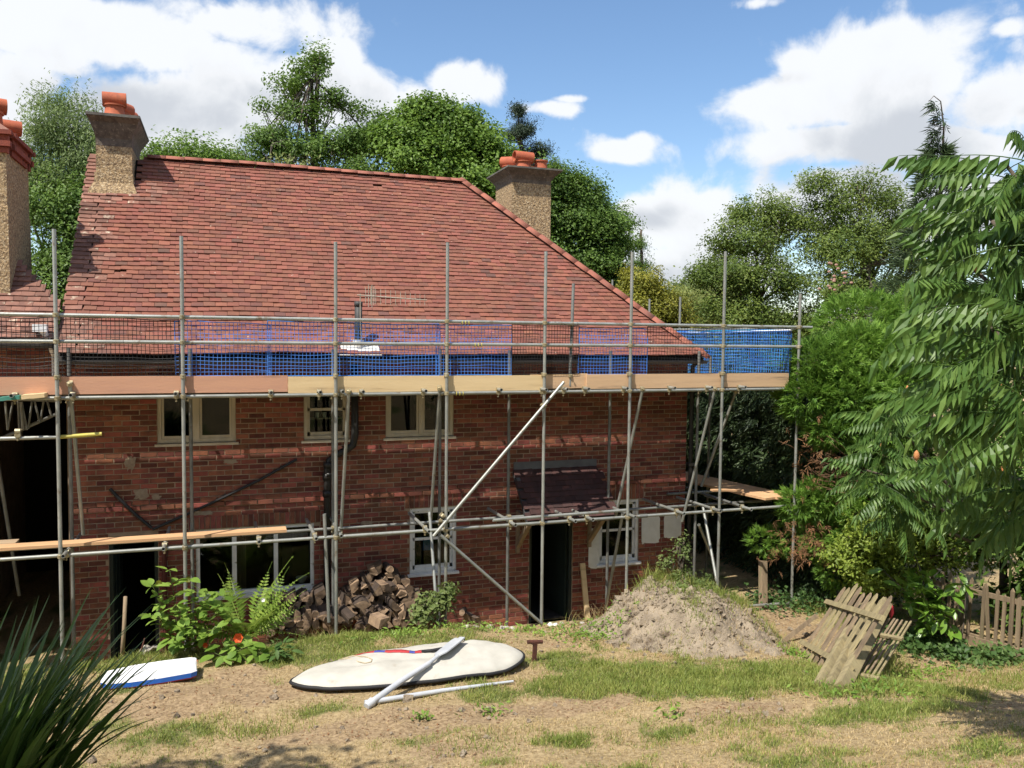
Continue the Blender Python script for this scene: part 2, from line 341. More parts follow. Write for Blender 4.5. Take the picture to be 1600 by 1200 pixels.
class MB:
    def __init__(self):
        self.V = []; self.F = []; self.n = 0
    def add(self, v, *fs):
        v = np.asarray(v, float).reshape(-1, 3)
        self.V.append(v)
        for f in fs:
            f = np.asarray(f, int)
            if len(f): self.F.append(f + self.n)
        self.n += len(v)
        return self
    def box(self, c, s, rot=None):
        v = BOXV * np.asarray(s, float)
        if rot is not None:
            v = v @ np.array(Euler(rot).to_matrix()).T
        return self.add(v + np.asarray(c, float), BOXF)
    def span(self, a, b):
        a = np.asarray(a, float); b = np.asarray(b, float)
        return self.box((a + b) / 2, np.abs(b - a))
    def frame_axes(self, p0, p1, up):
        d = np.asarray(p1, float) - np.asarray(p0, float); L = np.linalg.norm(d); d = d / L
        u = np.asarray(up, float)
        if abs(d @ u) > 0.98 * np.linalg.norm(u): u = np.array([1.0, 0, 0]) if abs(d[0]) < 0.9 else np.array([0, 1.0, 0])
        s = np.cross(d, u); s /= np.linalg.norm(s); u = np.cross(s, d)
        return d, s, u, L
    def beam(self, p0, p1, w, h, up=(0, 0, 1)):
        d, s, u, L = self.frame_axes(p0, p1, up)
        c = (np.asarray(p0, float) + np.asarray(p1, float)) / 2
        v = BOXV[:, :1] * L * d + BOXV[:, 1:2] * w * s + BOXV[:, 2:3] * h * u
        return self.add(v + c, BOXF)
    def path(self, pts, rad, n=8, cap=True, closed=False):
        pts = np.asarray(pts, float); m = len(pts)
        rad = np.full(m, rad, float) if np.isscalar(rad) else np.asarray(rad, float)
        t = np.gradient(pts, axis=0); t /= np.linalg.norm(t, axis=1)[:, None] + 1e-9
        u = np.array([0, 0, 1.0]) if abs(t[0][2]) < 0.9 else np.array([1.0, 0, 0])
        vs = []
        a = np.arange(n) / n * 2 * np.pi
        for i in range(m):
            s = np.cross(t[i], u); s /= np.linalg.norm(s) + 1e-9; u = np.cross(s, t[i])
            vs.append(pts[i] + rad[i] * (np.cos(a)[:, None] * s + np.sin(a)[:, None] * u))
        v = np.concatenate(vs)
        i = np.arange(m - 1)[:, None] * n; j = np.arange(n)[None, :]; k = (j + 1) % n
        q = np.stack([i + j, i + k, i + n + k, i + n + j], -1).reshape(-1, 4)
        fs = [q]
        if cap:
            fs.append(np.arange(n)[::-1][None, :]); fs.append((np.arange(n) + (m - 1) * n)[None, :])
        return self.add(v, *fs)
    def tube(self, p0, p1, r, n=10, cap=True):
        return self.path([p0, p1], r, n, cap)
    def pipe(self, p0, p1, r, n=12, wall=0.005, deep=0.12):
        """open ended tube: outer skin, ring ends and a dark bore"""
        p0 = np.asarray(p0, float); p1 = np.asarray(p1, float)
        d = (p1 - p0) / np.linalg.norm(p1 - p0)
        self.path([p0, p1], r, n, False)
        for e, s in ((p0, 1), (p1, -1)):
            P = [e, e + d * s * 1e-4, e + d * s * deep, e + d * s * (deep + 0.001)]
            self.path(P, [r, r - wall, r - wall, 0.0005], n, False)
        return self
    def lathe(self, prof, c=(0, 0, 0), n=14, cap=True):
        prof = np.asarray(prof, float); m = len(prof); a = np.arange(n) / n * 2 * np.pi
        v = np.stack([prof[:, :1] * np.cos(a), prof[:, :1] * np.sin(a), np.repeat(prof[:, 1:2], n, 1)], -1).reshape(-1, 3)
        i = np.arange(m - 1)[:, None] * n; j = np.arange(n)[None, :]; k = (j + 1) % n
        q = np.stack([i + j, i + k, i + n + k, i + n + j], -1).reshape(-1, 4)
        fs = [q]
        if cap: fs += [np.arange(n)[::-1][None, :], (np.arange(n) + (m - 1) * n)[None, :]]
        return self.add(v + np.asarray(c, float), *fs)
    def prism(self, poly, d):
        """poly: (n,3) planar loop, d: extrusion vector"""
        p = np.asarray(poly, float); n = len(p); q = p + np.asarray(d, float)
        j = np.arange(n); k = (j + 1) % n
        return self.add(np.concatenate([p, q]), np.arange(n)[::-1][None, :], (np.arange(n) + n)[None, :], np.stack([j, k, k + n, j + n], -1))
    def mesh(self, name, smooth=False):
        by = {}
        for f in self.F: by.setdefault(f.shape[1], []).append(f)
        return np_mesh(name, np.concatenate(self.V), [np.concatenate(v) for v in by.values()], smooth)
    def build(self, name, m, parent=None, smooth=False, label=None):
        me = self.mesh(name, smooth)
        return link(me, name, m, parent, label)

def link(me, name, m=None, parent=None, label=None):
    if m is not None and not me.materials:
        me.materials.append(MATS[m] if isinstance(m, str) else m)
    o = bpy.data.objects.new(name, me); COL.objects.link(o)
    if parent is not None: o.parent = parent
    if label: o['label'] = label
    return o

def tag(o, label, cat, group=None, kind=None):
    o['label'] = label; o['category'] = cat
    if group: o['group'] = group
    if kind: o['kind'] = kind
    return o

def thing(name, label, cat, loc=(0, 0, 0), group=None, kind=None):
    o = bpy.data.objects.new(name, None); COL.objects.link(o)
    o.location = loc; o.empty_display_size = 0.2
    return tag(o, label, cat, group, kind)

def smooth_angle(o, ang=40):
    try:
        me = o.data
        me.polygons.foreach_set('use_smooth', np.ones(len(me.polygons), bool))
        me.set_sharp_from_angle(angle=R(ang))
    except Exception:
        pass
    return o

# ------------------------------------------------------------------ numeric noise
_PERM = np.random.default_rng(5).random((256, 256))
def vnoise(x, y):
    x = np.asarray(x, float); y = np.asarray(y, float)
    xi = np.floor(x).astype(int); yi = np.floor(y).astype(int)
    fx = x - xi; fy = y - yi
    fx = fx * fx * (3 - 2 * fx); fy = fy * fy * (3 - 2 * fy)
    g = lambda a, b: _PERM[a % 256, b % 256]
    return (g(xi, yi) * (1 - fx) + g(xi + 1, yi) * fx) * (1 - fy) + (g(xi, yi + 1) * (1 - fx) + g(xi + 1, yi + 1) * fx) * fy
def fbm(x, y, o=4):
    s = 0; a = 0.5; t = 0
    for i in range(o):
        s = s + a * vnoise(x * 2 ** i + 13.1 * i, y * 2 ** i + 7.7 * i); t += a; a *= 0.5
    return s / t

# ------------------------------------------------------------------ terrain
def gz(u, Y):
    u = np.asarray(u, float); Y = np.asarray(Y, float)
    base = np.interp(Y, [-60, -30, -20, -12, -8.5, -6.5, -5, -3.5, -1.8, -0.8, -0.35, 0.1, 0.45, 0.7, 60], [7.5, 6.6, 5.2, 3.25, 2.2, 1.5, 1.08, 0.90, 0.82, 0.79, 0.72, 0.40, 0.12, 0.05, 0.0])
    mid = 1 / (1 + np.exp(-(u - 3.6) * 3.0))
    base = base - np.interp(Y, [-4.5, -2.5, -0.6, 0.1, 0.6], [0, 0.12, 0.25, 0.2, 0.0]) * mid
    right = 1 / (1 + np.exp(-(u - 7.3) * 3.0))
    rt = np.interp(Y, [-60, -30, -12, -7, -5, -4, -3.2, -2, 0.5, 60], [7.5, 6.6, 3.2, 1.45, 0.85, 0.62, 0.42, 0.32, 0.22, 0.1])
    base = base * (1 - right) + rt * right
    rise = np.clip((u - 9.5) / 2.5, 0, 1) * 0.15
    bumps = (fbm(u * 0.9 + 3, Y * 0.9) - 0.5) * 0.12 + (fbm(u * 3.1, Y * 3.1 + 9, 5) - 0.5) * 0.085
    amp = np.clip(1.0 - np.abs(Y + 4) / 40, 0.3, 1)
    house = (u > -2.3) & (u < 8.2) & (Y > 0.7) & (Y < 9)
    flat = 0.85 * np.exp(-(((u - 2.08) / 1.7) ** 2 + ((Y + 2.17) / 0.8) ** 2) ** 2)
    return np.where(house, 0.0, base + rise + bumps * amp * (1 - flat))

# patches of green, straw and bare soil on the lawn: (u, Y, ru, rY, weight)
GREEN = [(5.28, -3.4, 2.2, 0.7, 0.38), (2.1, -1.14, 1.6, 0.4, 0.35), (6.74, -4.65, 1.3, 0.8, 0.4), (4.31, -2.84, 1.1, 0.45, 0.8), (5.57, -3.62, 1.0, 0.4, 0.8), (6.83, -4.07, 0.8, 0.4, 0.7), (4.78, -3.55, 1.2, 0.3, 0.6), (1.7, -0.51, 1.2, 0.35, 0.7), (0.74, -1.05, 0.5, 0.4, 0.6), (-0.16, -1.59, 0.3, 0.15, 0.4), (4.15, -1.84, 0.5, 0.3, 0.4), (6.22, -5.37, 0.8, 0.5, 0.6), (3.96, -4.84, 0.4, 0.2, 0.6), (2.92, -4.63, 0.3, 0.2, 0.6), (0.93, -2.97, 0.5, 0.18, 0.5), (2.86, -3.1, 0.7, 0.14, 0.4), (-1.27, -0.73, 0.6, 0.2, 0.7), (8.28, -4.25, 0.6, 0.4, 0.4), (1.64, -4.09, 0.3, 0.2, 0.3), (-0.39, -2.84, 0.4, 0.2, 0.4)]
BARE = [(-0.16, -2.22, 1.0, 0.5, 1.0), (2.14, -3.59, 1.5, 0.35, 1.0), (3.98, -3.71, 0.9, 0.28, 0.9), (5.13, -4.61, 0.9, 0.3, 1.0), (1.24, -3.52, 0.8, 0.35, 0.8), (7.52, -2.02, 0.35, 0.9, 1.4), (8.56, -0.82, 0.4, 0.8, 1.4), (1.94, -4.35, 0.8, 0.3, 0.6), (0.19, -1.51, 0.4, 0.2, 0.9), (9.24, -2.83, 0.35, 0.3, 0.8), (5.87, -0.72, 0.4, 0.3, 0.4), (6.09, -4.81, 0.4, 0.25, 0.5), (4.27, -1.32, 0.5, 0.25, 0.6), (7.7, -5.26, 0.8, 0.5, 0.5)]
def field(u, Y, L):
    s = np.zeros(np.shape(u))
    for (a, b, ra, rb, k) in L:
        s = s + k * np.exp(-(((u - a) / ra) ** 2 + ((Y - b) / rb) ** 2))
    return s
def greenness(u, Y):
    return np.clip(0.34 + 1.0 * field(u, Y, GREEN) - 0.7 * field(u, Y, BARE) + (fbm(u * 1.9, Y * 1.9 + 40, 5) - 0.5) * 1.5 + (fbm(u * 5.5 + 11, Y * 5.5, 3) - 0.5) * 0.9, 0, 1)
def bareness(u, Y):
    return np.clip(0.10 + field(u, Y, BARE) - 0.6 * field(u, Y, GREEN) + (fbm(u * 1.7 + 70, Y * 1.7, 5) - 0.5) * 1.25, 0, 1)

def axis(lo, hi, step, far0, far1, g=1.22):
    a = list(np.arange(lo, hi + 1e-6, step))
    s = step; x = hi
    while x < far1: s *= g; x += s; a.append(x)
    s = step; x = lo
    while x > far0: s *= g; x -= s; a.insert(0, x)
    return np.array(a)
gx = axis(-5.0, 13.0, 0.07, -900, 1200); gy = axis(-8.5, 2.2, 0.06, -900, 1500)
GX, GY = np.meshgrid(gx, gy, indexing='ij')
GZ = gz(GX, GY)
nx, ny = len(gx), len(gy)
ii, jj = np.meshgrid(np.arange(nx - 1), np.arange(ny - 1), indexing='ij')
q = np.stack([ii * ny + jj, (ii + 1) * ny + jj, (ii + 1) * ny + jj + 1, ii * ny + jj + 1], -1).reshape(-1, 4)
gme = np_mesh('ground', np.stack([GX, GY, GZ], -1).reshape(-1, 3), [q], True)
for nm, fn in (('green', greenness), ('bare', bareness)):
    at = gme.attributes.new(nm, 'FLOAT', 'POINT')
    at.data.foreach_set('value', fn(GX, GY).astype(np.float32).ravel())
gm = bpy.data.materials.new('ground'); gm.use_nodes = True
T = NT(gm.node_tree); p = T.n['Principled BSDF']
t = T.node('ShaderNodeTexCoord')
ag = T.node('ShaderNodeAttribute', attribute_name='green'); ab = T.node('ShaderNodeAttribute', attribute_name='bare')
nf = T.noise(t.outputs['Object'], 22.0, 6.0, 0.7); nm_ = T.noise(t.outputs['Object'], 5.0, 5.0, 0.65); nff = T.noise(t.outputs['Object'], 90.0, 3.0, 0.7)
straw = T.mix(T.ss(nf, 0.32, 0.68), (0.255, 0.185, 0.095), (0.50, 0.380, 0.215))
soil = T.mix(T.ss(nf, 0.3, 0.7), (0.215, 0.148, 0.082), (0.46, 0.335, 0.200))
soil = T.mix(T.ss(nff, 0.60, 0.72), soil, (0.47, 0.34, 0.22))
soil = T.mix(T.ss(nm_, 0.62, 0.75), soil, (0.115, 0.070, 0.045))
grn = T.mix(T.ss(nf, 0.3, 0.7), (0.085, 0.108, 0.032), (0.205, 0.215, 0.078))
fg = T.math('ADD', ag.outputs['Fac'], T.math('MULTIPLY', T.math('SUBTRACT', nf, 0.5), 0.7))
fb = T.math('ADD', ab.outputs['Fac'], T.math('MULTIPLY', T.math('SUBTRACT', nm_, 0.5), 0.8))
c = T.mix(T.ss(fg, 0.38, 0.72), straw, grn)
c = T.mix(T.ss(fb, 0.42, 0.66), c, soil)
T.link(c, p.inputs['Base Color']); p.inputs['Roughness'].default_value = 0.96
p.inputs['Specular IOR Level'].default_value = 0.15
bp = T.node('ShaderNodeBump'); bp.inputs['Strength'].default_value = 0.9; bp.inputs['Distance'].default_value = 0.03
T.link(T.math('ADD', T.math('MULTIPLY', nf, 0.6), T.math('MULTIPLY', nff, 0.5)), bp.inputs['Height']); T.link(bp.outputs[0], p.inputs['Normal'])
ground = link(gme, 'ground', gm)
ground['label'] = 'dry patchy lawn with bare soil running down to the house'; ground['kind'] = 'structure'

# ------------------------------------------------------------------ house
WY = 1.25                   # front wall plane
U0, U1 = -2.05, 7.78
house = thing('brick_house', 'red brick two storey house with a hipped tile roof behind scaffolding', 'house', (2.9, 1.25, 0))
hl = Vector(house.location)
def hpart(mb, name, m, parent=None, smooth=False, label=None):
    o = mb.build(name, m, parent or house, smooth, label)
    if (parent or house) is house: o.matrix_parent_inverse = Matrix.Translation(-hl)
    return o

# openings: u0, u1, z0, z1
OPEN = [(-0.90, 0.165, 3.20, 4.12), (1.15, 1.83, 3.19, 4.12), (2.40, 3.49, 3.19, 4.12),
        (-0.40, 1.29, 0.90, 1.95), (2.785, 3.55, 0.99, 2.08), (6.09, 6.86, 0.88, 2.02),
        (-1.56, -0.915, 0.0, 1.93), (4.82, 5.605, 0.0, 1.98)]
def wall_panels(u0, u1, z0, z1, opens):
    us = sorted({u0, u1, *[o[0] for o in opens], *[o[1] for o in opens]})
    zs = sorted({z0, z1, *[o[2] for o in opens], *[o[3] for o in opens]})
    us = [x for x in us if u0 <= x <= u1]; zs = [x for x in zs if z0 <= x <= z1]
    for a, b in zip(us[:-1], us[1:]):
        for c_, d in zip(zs[:-1], zs[1:]):
            um, zm = (a + b) / 2, (c_ + d) / 2
            if not any(o[0] < um < o[1] and o[2] < zm < o[3] for o in opens):
                yield a, b, c_, d
mb = MB()
for a, b, c_, d in wall_panels(U0, U1, -0.1, 4.58, OPEN):
    mb.add([[a, WY, c_], [b, WY, c_], [b, WY, d], [a, WY, d]], [[0, 1, 2, 3]])
RV = 0.11
for (a, b, c_, d) in OPEN:   # reveals
    for P in ([[a, WY, c_], [a, WY + RV, c_], [a, WY + RV, d], [a, WY, d]], [[b, WY, c_], [b, WY, d], [b, WY + RV, d], [b, WY + RV, c_]],
              [[a, WY, d], [a, WY + RV, d], [b, WY + RV, d], [b, WY, d]], [[a, WY, c_], [b, WY, c_], [b, WY + RV, c_], [a, WY + RV, c_]]):
        mb.add(P, [[0, 1, 2, 3]])
# inner leaf, side and rear walls, and floors
YB = 7.3
for a, b, c_, d in wall_panels(U0 + 0.01, U1 - 0.01, -0.1, 4.58, OPEN):
    mb.add([[a, WY + RV, c_], [b, WY + RV, c_], [b, WY + RV, d], [a, WY + RV, d]], [[0, 1, 2, 3]])
mb.add([[U0, WY, -0.1], [U0, YB, -0.1], [U0, YB, 4.58], [U0, WY, 4.58]], [[0, 1, 2, 3]])
mb.add([[U1, WY, -0.1], [U1, YB, -0.1], [U1, YB, 4.58], [U1, WY, 4.58]], [[0, 1, 2, 3]])
mb.add([[U0, YB, -0.1], [U1, YB, -0.1], [U1, YB, 4.58], [U0, YB, 4.58]], [[0, 1, 2, 3]])
wall = hpart(mb, 'wall', 'mortar')
mb = MB()
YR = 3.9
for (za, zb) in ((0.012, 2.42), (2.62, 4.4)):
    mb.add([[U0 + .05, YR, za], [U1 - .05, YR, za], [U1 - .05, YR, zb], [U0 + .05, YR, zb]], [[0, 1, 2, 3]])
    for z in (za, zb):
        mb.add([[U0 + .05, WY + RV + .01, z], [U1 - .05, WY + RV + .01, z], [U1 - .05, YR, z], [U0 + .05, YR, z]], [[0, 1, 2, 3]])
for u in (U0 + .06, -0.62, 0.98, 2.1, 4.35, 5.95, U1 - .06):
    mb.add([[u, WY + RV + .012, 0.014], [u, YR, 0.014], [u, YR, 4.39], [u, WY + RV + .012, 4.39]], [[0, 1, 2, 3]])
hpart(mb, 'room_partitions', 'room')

# ---- bricks, laid one by one in stretcher bond
BL, BH = 0.2286, 0.0762
SOLD = [(-0.50, 1.39, 1.955, 2.15), (2.70, 3.64, 2.085, 2.30), (6.00, 6.95, 2.025, 2.30)]   # soldier arches
BANDZ = (2.322, 2.475)
bricks = []     # (centre u, z, length, height, proud)
rb = np.random.default_rng(3)
row = 0; z = 0.0
while z < 4.56:
    u = U0 - (BL / 2 if row % 2 else 0)
    while u < U1 - 0.01:
        a, b = max(u, U0), min(u + BL, U1)
        segs = [(a, b)]
        zc = z + BH / 2
        for o in OPEN + SOLD:
            if o[2] - 0.02 < zc < o[3] + 0.02:
                ns = []
                for s, e in segs:
                    if e <= o[0] or s >= o[1]: ns.append((s, e)); continue
                    if s < o[0]: ns.append((s, o[0]))
                    if e > o[1]: ns.append((o[1], e))
                segs = ns
        for s, e in segs:
            if e - s > 0.035:
                pr = 0.008
                if BANDZ[0] - 0.03 < zc < BANDZ[1] and not (3.95 < (s + e) / 2 < 4.5): pr = 0.034 if zc < 2.40 else 0.022
                bricks.append(((s + e) / 2, zc, e - s - 0.011, BH - 0.0115, pr))
        u += BL
    z += BH; row += 1
for (a, b, c_, d) in SOLD:
    n = int(round((b - a) / 0.0762)); w = (b - a) / n
    for i in range(n):
        bricks.append((a + (i + .5) * w, (c_ + d) / 2, w - 0.010, d - c_ - 0.012, 0.010))
bricks = np.array(bricks)
def brick_corners(L, H, pr, jit):
    D = 0.03
    v = np.array([[-L / 2, D, -H / 2], [L / 2, D, -H / 2], [L / 2, D, H / 2], [-L / 2, D, H / 2],
                  [-L / 2, 0, -H / 2], [L / 2, 0, -H / 2], [L / 2, 0, H / 2], [-L / 2, 0, H / 2],
                  [-L / 2 + .004, -pr, -H / 2 + .004], [L / 2 - .004, -pr, -H / 2 + .004], [L / 2 - .004, -pr, H / 2 - .004], [-L / 2 + .004, -pr, H / 2 - .004]])
    v[8:] += jit
    return v
BF = np.array([[8, 9, 10, 11], [4, 5, 9, 8], [5, 6, 10, 9], [6, 7, 11, 10], [7, 4, 8, 11]])
# nearest whole bricks that the photo shows are objects of their own
dist = np.linalg.norm(np.stack([bricks[:, 0] - CAM_LOC.x, np.full(len(bricks), WY) - CAM_LOC.y, bricks[:, 1] - CAM_LOC.z], -1), axis=1)
seen = (bricks[:, 1] > 1.0) & (bricks[:, 1] < 3.85) & (bricks[:, 2] > 0.2) & (bricks[:, 0] > -1.9)
order = np.argsort(np.where(seen, dist, 1e9))
single = set(order[:298].tolist())
variants = {}
def brick_mesh(pr, k):
    key = (round(pr, 3), k)
    if key not in variants:
        v = brick_corners(BL - 0.011, BH - 0.0115, pr, rb.normal(0, 0.0012, (4, 3)))
        variants[key] = np_mesh('brick', v, [BF]); variants[key].materials.append(MATS['brick'])
    return variants[key]
mb = MB()
for i, (u, zc, L, H, pr) in enumerate(bricks):
    j = rb.normal(0, 0.0014, 3)
    if i in single:
        o = bpy.data.objects.new('brick', brick_mesh(pr, i % 6)); COL.objects.link(o); o.parent = wall
        o.location = (u + j[0], WY + 0.001 + j[1] * 0.8, zc + j[2]); o.rotation_euler = (0, rb.normal(0, 0.003), rb.normal(0, 0.003))
        o.scale = (L / (BL - 0.011), 1, 1)
    else:
        v = brick_corners(L, H, pr, rb.normal(0, 0.0012, (4, 3)))
        mb.add(v + np.array([u + j[0], WY + 0.001 + j[1], zc + j[2]]), BF)
bf = hpart(mb, 'brickwork', 'brick', wall); bf['kind'] = 'stuff'
# mortar smears and white painted patches left on the brickwork
def ragged(cu, cz, w, h, n, seed, rag=0.12, sq=0.55):
    r_ = np.random.default_rng(seed); pts = []
    for i in range(n):
        a = 2 * math.pi * i / n
        x = math.copysign(abs(math.cos(a)) ** sq, math.cos(a)) * w / 2; z_ = math.copysign(abs(math.sin(a)) ** sq, math.sin(a)) * h / 2
        k = 1 + r_.normal(0, rag)
        pts.append([cu + x * k, WY - 0.0125, cz + z_ * k])
    return pts
for (cu, cz, w, h, s) in ((7.09, 1.47, 0.36, 0.52, 1), (7.53, 1.50, 0.35, 0.42, 2), (6.0, 1.20, 0.20, 0.66, 3)):
    mb = MB(); mb.prism(ragged(cu, cz, w, h, 34, s, 0.035, 0.28), (0, -0.004, 0)); hpart(mb, 'paint_patch', 'white_paint', wall)
for (cu, cz, w, h, s) in ((-1.26, 2.98, 0.14, 0.20, 4), (-1.12, 2.52, 0.20, 0.16, 5), (-0.93, 2.47, 0.12, 0.08, 6), (0.10, 2.95, 0.2, 0.07, 8), (-0.3, 2.2, 0.3, 0.06, 9), (2.1, 1.9, 0.22, 0.06, 10)):
    mb = MB(); mb.prism(ragged(cu, cz, w, h, 22, s, 0.16, 0.8), (0, -0.003, 0)); hpart(mb, 'mortar_smear', 'mortar_patch', wall)

# ---- glass
gl = bpy.data.materials.new('glass'); gl.use_nodes = True
T = NT(gl.node_tree); T.n.remove(T.n['Principled BSDF']); out = T.n['Material Output']
trn = T.node('ShaderNodeBsdfTransparent'); trn.inputs[0].default_value = (0.72, 0.76, 0.74, 1)
gls = T.node('ShaderNodeBsdfGlossy'); gls.inputs['Roughness'].default_value = 0.015
fr = T.node('ShaderNodeFresnel'); fr.inputs[0].default_value = 1.5
mx = T.node('ShaderNodeMixShader'); T.link(T.math('MULTIPLY', fr.outputs[0], 0.6, clamp=True), mx.inputs[0]); T.link(trn.outputs[0], mx.inputs[1]); T.link(gls.outputs[0], mx.inputs[2])
T.link(mx.outputs[0], out.inputs['Surface'])
MATS['glass'] = gl

def window(o, m, lights, fw=0.05, depth=0.07, sash=False, yoff=0.02, bars=(), sill=True, mull=0.06, label=None):
    u0, u1, z0, z1 = o
    y = WY + yoff
    mb = MB()
    zs = z0 + (0.045 if sill else 0)
    mb.span((u0, y, zs), (u0 + fw, y + depth, z1)); mb.span((u1 - fw, y, zs), (u1, y + depth, z1))
    mb.span((u0 + fw, y, z1 - fw), (u1 - fw, y + depth, z1)); mb.span((u0 + fw, y, zs), (u1 - fw, y + depth, zs + fw))
    edges = [u0 + fw] + [v for pr in lights for v in pr] + [u1 - fw]
    for a, b in lights:
        mb.span((a, y - .002, zs + fw), (b, y + depth, z1 - fw))
    f = hpart(mb, 'window', m, None, False, label)
    cells = list(zip(edges[0::2], edges[1::2]))
    for ci, (a, b) in enumerate(cells):
        lo, hi = zs + fw, z1 - fw
        if sash:
            mid = (lo + hi) / 2 - 0.01
            mb = MB(); k = 0.042
            mb.span((a, y + .035, mid), (b, y + .068, mid + k)); mb.span((a, y + .035, lo), (b, y + .068, lo + k * 1.4))
            mb.span((a, y + .035, lo), (a + k, y + .0675, hi)); mb.span((b - k, y + .035, lo), (b, y + .0675, hi)); mb.span((a, y + .035, hi - k), (b, y + .068, hi))
            hpart(mb, 'sash', m, f)
            parts_ = [(lo + k * 1.4, mid), (mid + k, hi - k)]
            for (p0, p1) in parts_:
                mb = MB(); mb.span((a + k, y + .048, p0), (b - k, y + .052, p1)); hpart(mb, 'pane', 'glass', f)
        else:
            k = 0.035 if bars is not None else 0.0
            if k:
                mb = MB()
                mb.span((a + .003, y + .015, lo), (a + k, y + .06, hi)); mb.span((b - k, y + .015, lo), (b - .003, y + .06, hi))
                mb.span((a + k, y + .015, hi - k), (b - k, y + .06, hi)); mb.span((a + k, y + .015, lo), (b - k, y + .06, lo + k * 1.3))
                hpart(mb, 'casement', m, f)
            mb = MB(); mb.span((a + k, y + .038, lo + k), (b - k, y + .042, hi - k)); hpart(mb, 'pane', 'glass', f)
    if sill:
        sd = .045 if m == 'frame_cream' else .075
        mb = MB(); mb.prism([[u0 - .04, y + .06, z0 + .045], [u0 - .04, y - sd, z0 + .030], [u0 - .04, y - sd, z0 - .005], [u0 - .04, y + .06, z0 - .005]], (u1 - u0 + .08, 0, 0))
        hpart(mb, 'sill', m, f)
    return f
window(OPEN[0], 'frame_cream', [(-0.44, -0.335)], label='cream two light casement window on the first floor')
window(OPEN[1], 'frame_cream', [], sash=True, label='narrow cream sash window with white cups on its ledge')
window(OPEN[2], 'frame_cream', [(2.93, 2.99)], label='cream double casement window beside the soil pipe')
window(OPEN[3], 'frame_white', [(0.10, 0.165), (0.70, 0.76)], bars=None, label='wide white three light ground floor window')
window(OPEN[4], 'frame_white', [], sash=True, label='white sash window with a blue card behind the glass')
window(OPEN[5], 'frame_white', [], sash=True, label='white sash window beside the porch')
# slim lead drips over first floor sills
# things seen behind the glass
for du in (0.0, 0.11):
    mb = MB(); mb.lathe([(.028, 0), (.036, .085), (.033, .085), (.027, .01)], (1.36 + du, WY + .16, 3.55), 12)
    o = mb.build('cup', 'cup_white'); tag(o, 'white cup behind the glass of the narrow upper window, %s' % ('nearer the brick jamb' if du == 0 else 'nearer the scaffold pole'), 'cup', 'cups on the window ledge')
mb = MB(); mb.span((1.16, WY + .12, 3.53), (1.82, WY + .26, 3.549)); hpart(mb, 'window_ledge', 'frame_cream')
mb = MB(); mb.span((3.03, WY + .13, 1.36), (3.20, WY + .14, 1.54)); o = mb.build('card', 'blue_card'); tag(o, 'blue card propped behind the lower pane of the white sash window', 'card')
mb = MB(); mb.lathe([(.05, 0), (.09, .08), (.085, .08), (.045, .01)], (1.12, WY + .2, 0.99), 14); o = mb.build('bowl', 'cup_white'); tag(o, 'pale bowl on the inner sill of the wide ground floor window', 'bowl')
mb = MB()
for i in range(14):
    a = 0.16 + i * 0.012
    mb.tube((a - .02, WY + .2 + .012 * (i % 2), 0.95), (a - .02, WY + .2 + .012 * (i % 2), 1.9), 0.009, 6)
o = mb.build('curtain', 'curtain'); tag(o, 'brown curtain hanging inside the wide ground floor window', 'curtain')

# ---- doors
def door(o, open_ang, hinge_left, label):
    u0, u1, z0, z1 = o
    mb = MB(); y = WY + .03
    mb.span((u0, y, z0), (u0 + .05, y + .07, z1)); mb.span((u1 - .05, y, z0), (u1, y + .07, z1)); mb.span((u0 + .05, y, z1 - .05), (u1 - .05, y + .07, z1))
    f = hpart(mb, 'door_frame', 'door_green', None, False, label)
    w = u1 - u0 - .11
    mb = MB(); mb.span((0, 0, 0), (w, .04, z1 - z0 - .07))
    for (a, b, c_, d) in ((.1, w - .1, .2, .8), (.1, w / 2 - .04, .95, 1.7), (w / 2 + .04, w - .1, .95, 1.7)):
        mb.span((a, -.008, c_), (b, .0, d))
    mb.lathe([(.0, 0), (.025, .01), (.025, .05), (0, .055)], (0, 0, 0), 8, False)
    o2 = mb.build('door', 'door_green', f)
    o2.matrix_parent_inverse = Matrix.Identity(4)
    o2.location = ((u0 + .055) if hinge_left else (u1 - .055), y + .075, z0 + .02)
    o2.rotation_euler = (0, 0, R(open_ang) if hinge_left else R(180 - open_ang))
    return f
door(OPEN[6], 84, True, 'dark green door frame standing open at the left end')
door(OPEN[7], 80, False, 'dark green door frame standing open under the porch')

# ---- roof
EY, EZ, RSL = 0.88, 4.50, 0.981
RY, RZ = 4.30, 4.50 + 0.981 * 3.42
UL, UR = -2.12, 7.90
HR = UR - (RY - EY)         # ridge end
mb = MB()
def rp(u, Y, dz=0.0): return [u, Y, EZ + RSL * (Y - EY) + dz]
mb.add([rp(UL, EY + .03, -.075), rp(UR, EY + .03, -.075), rp(HR, RY, -.075), rp(UL, RY, -.075)], [[0, 1, 2, 3]])
BYE = 2 * RY - EY
mb.add([[UL, BYE, EZ - .03], [UR, BYE, EZ - .03], [HR, RY, RZ - .03], [UL, RY, RZ - .03]], [[3, 2, 1, 0]])
mb.add([[UR, EY, EZ - .03], [UR, BYE, EZ - .03], [HR, RY, RZ - .03]], [[0, 1, 2]])
mb.add([[UL + .06, WY, 4.5], [UL + .06, YB, 4.5], [UL + .06, RY, RZ - .05]], [[0, 1, 2]])
mb.add([[UL, EY, EZ - .05], [UR, EY, EZ - .05], [UR, BYE, EZ - .05], [UL, BYE, EZ - .05]], [[0, 1, 2, 3]])
roof = hpart(mb, 'roof', 'felt')
SL = math.hypot(RY - EY, RZ - EZ); sdir = np.array([0, (RY - EY) / SL, (RZ - EZ) / SL]); snor = np.array([0, -sdir[2], sdir[1]])
GAUGE, TW = 0.1015, 0.168
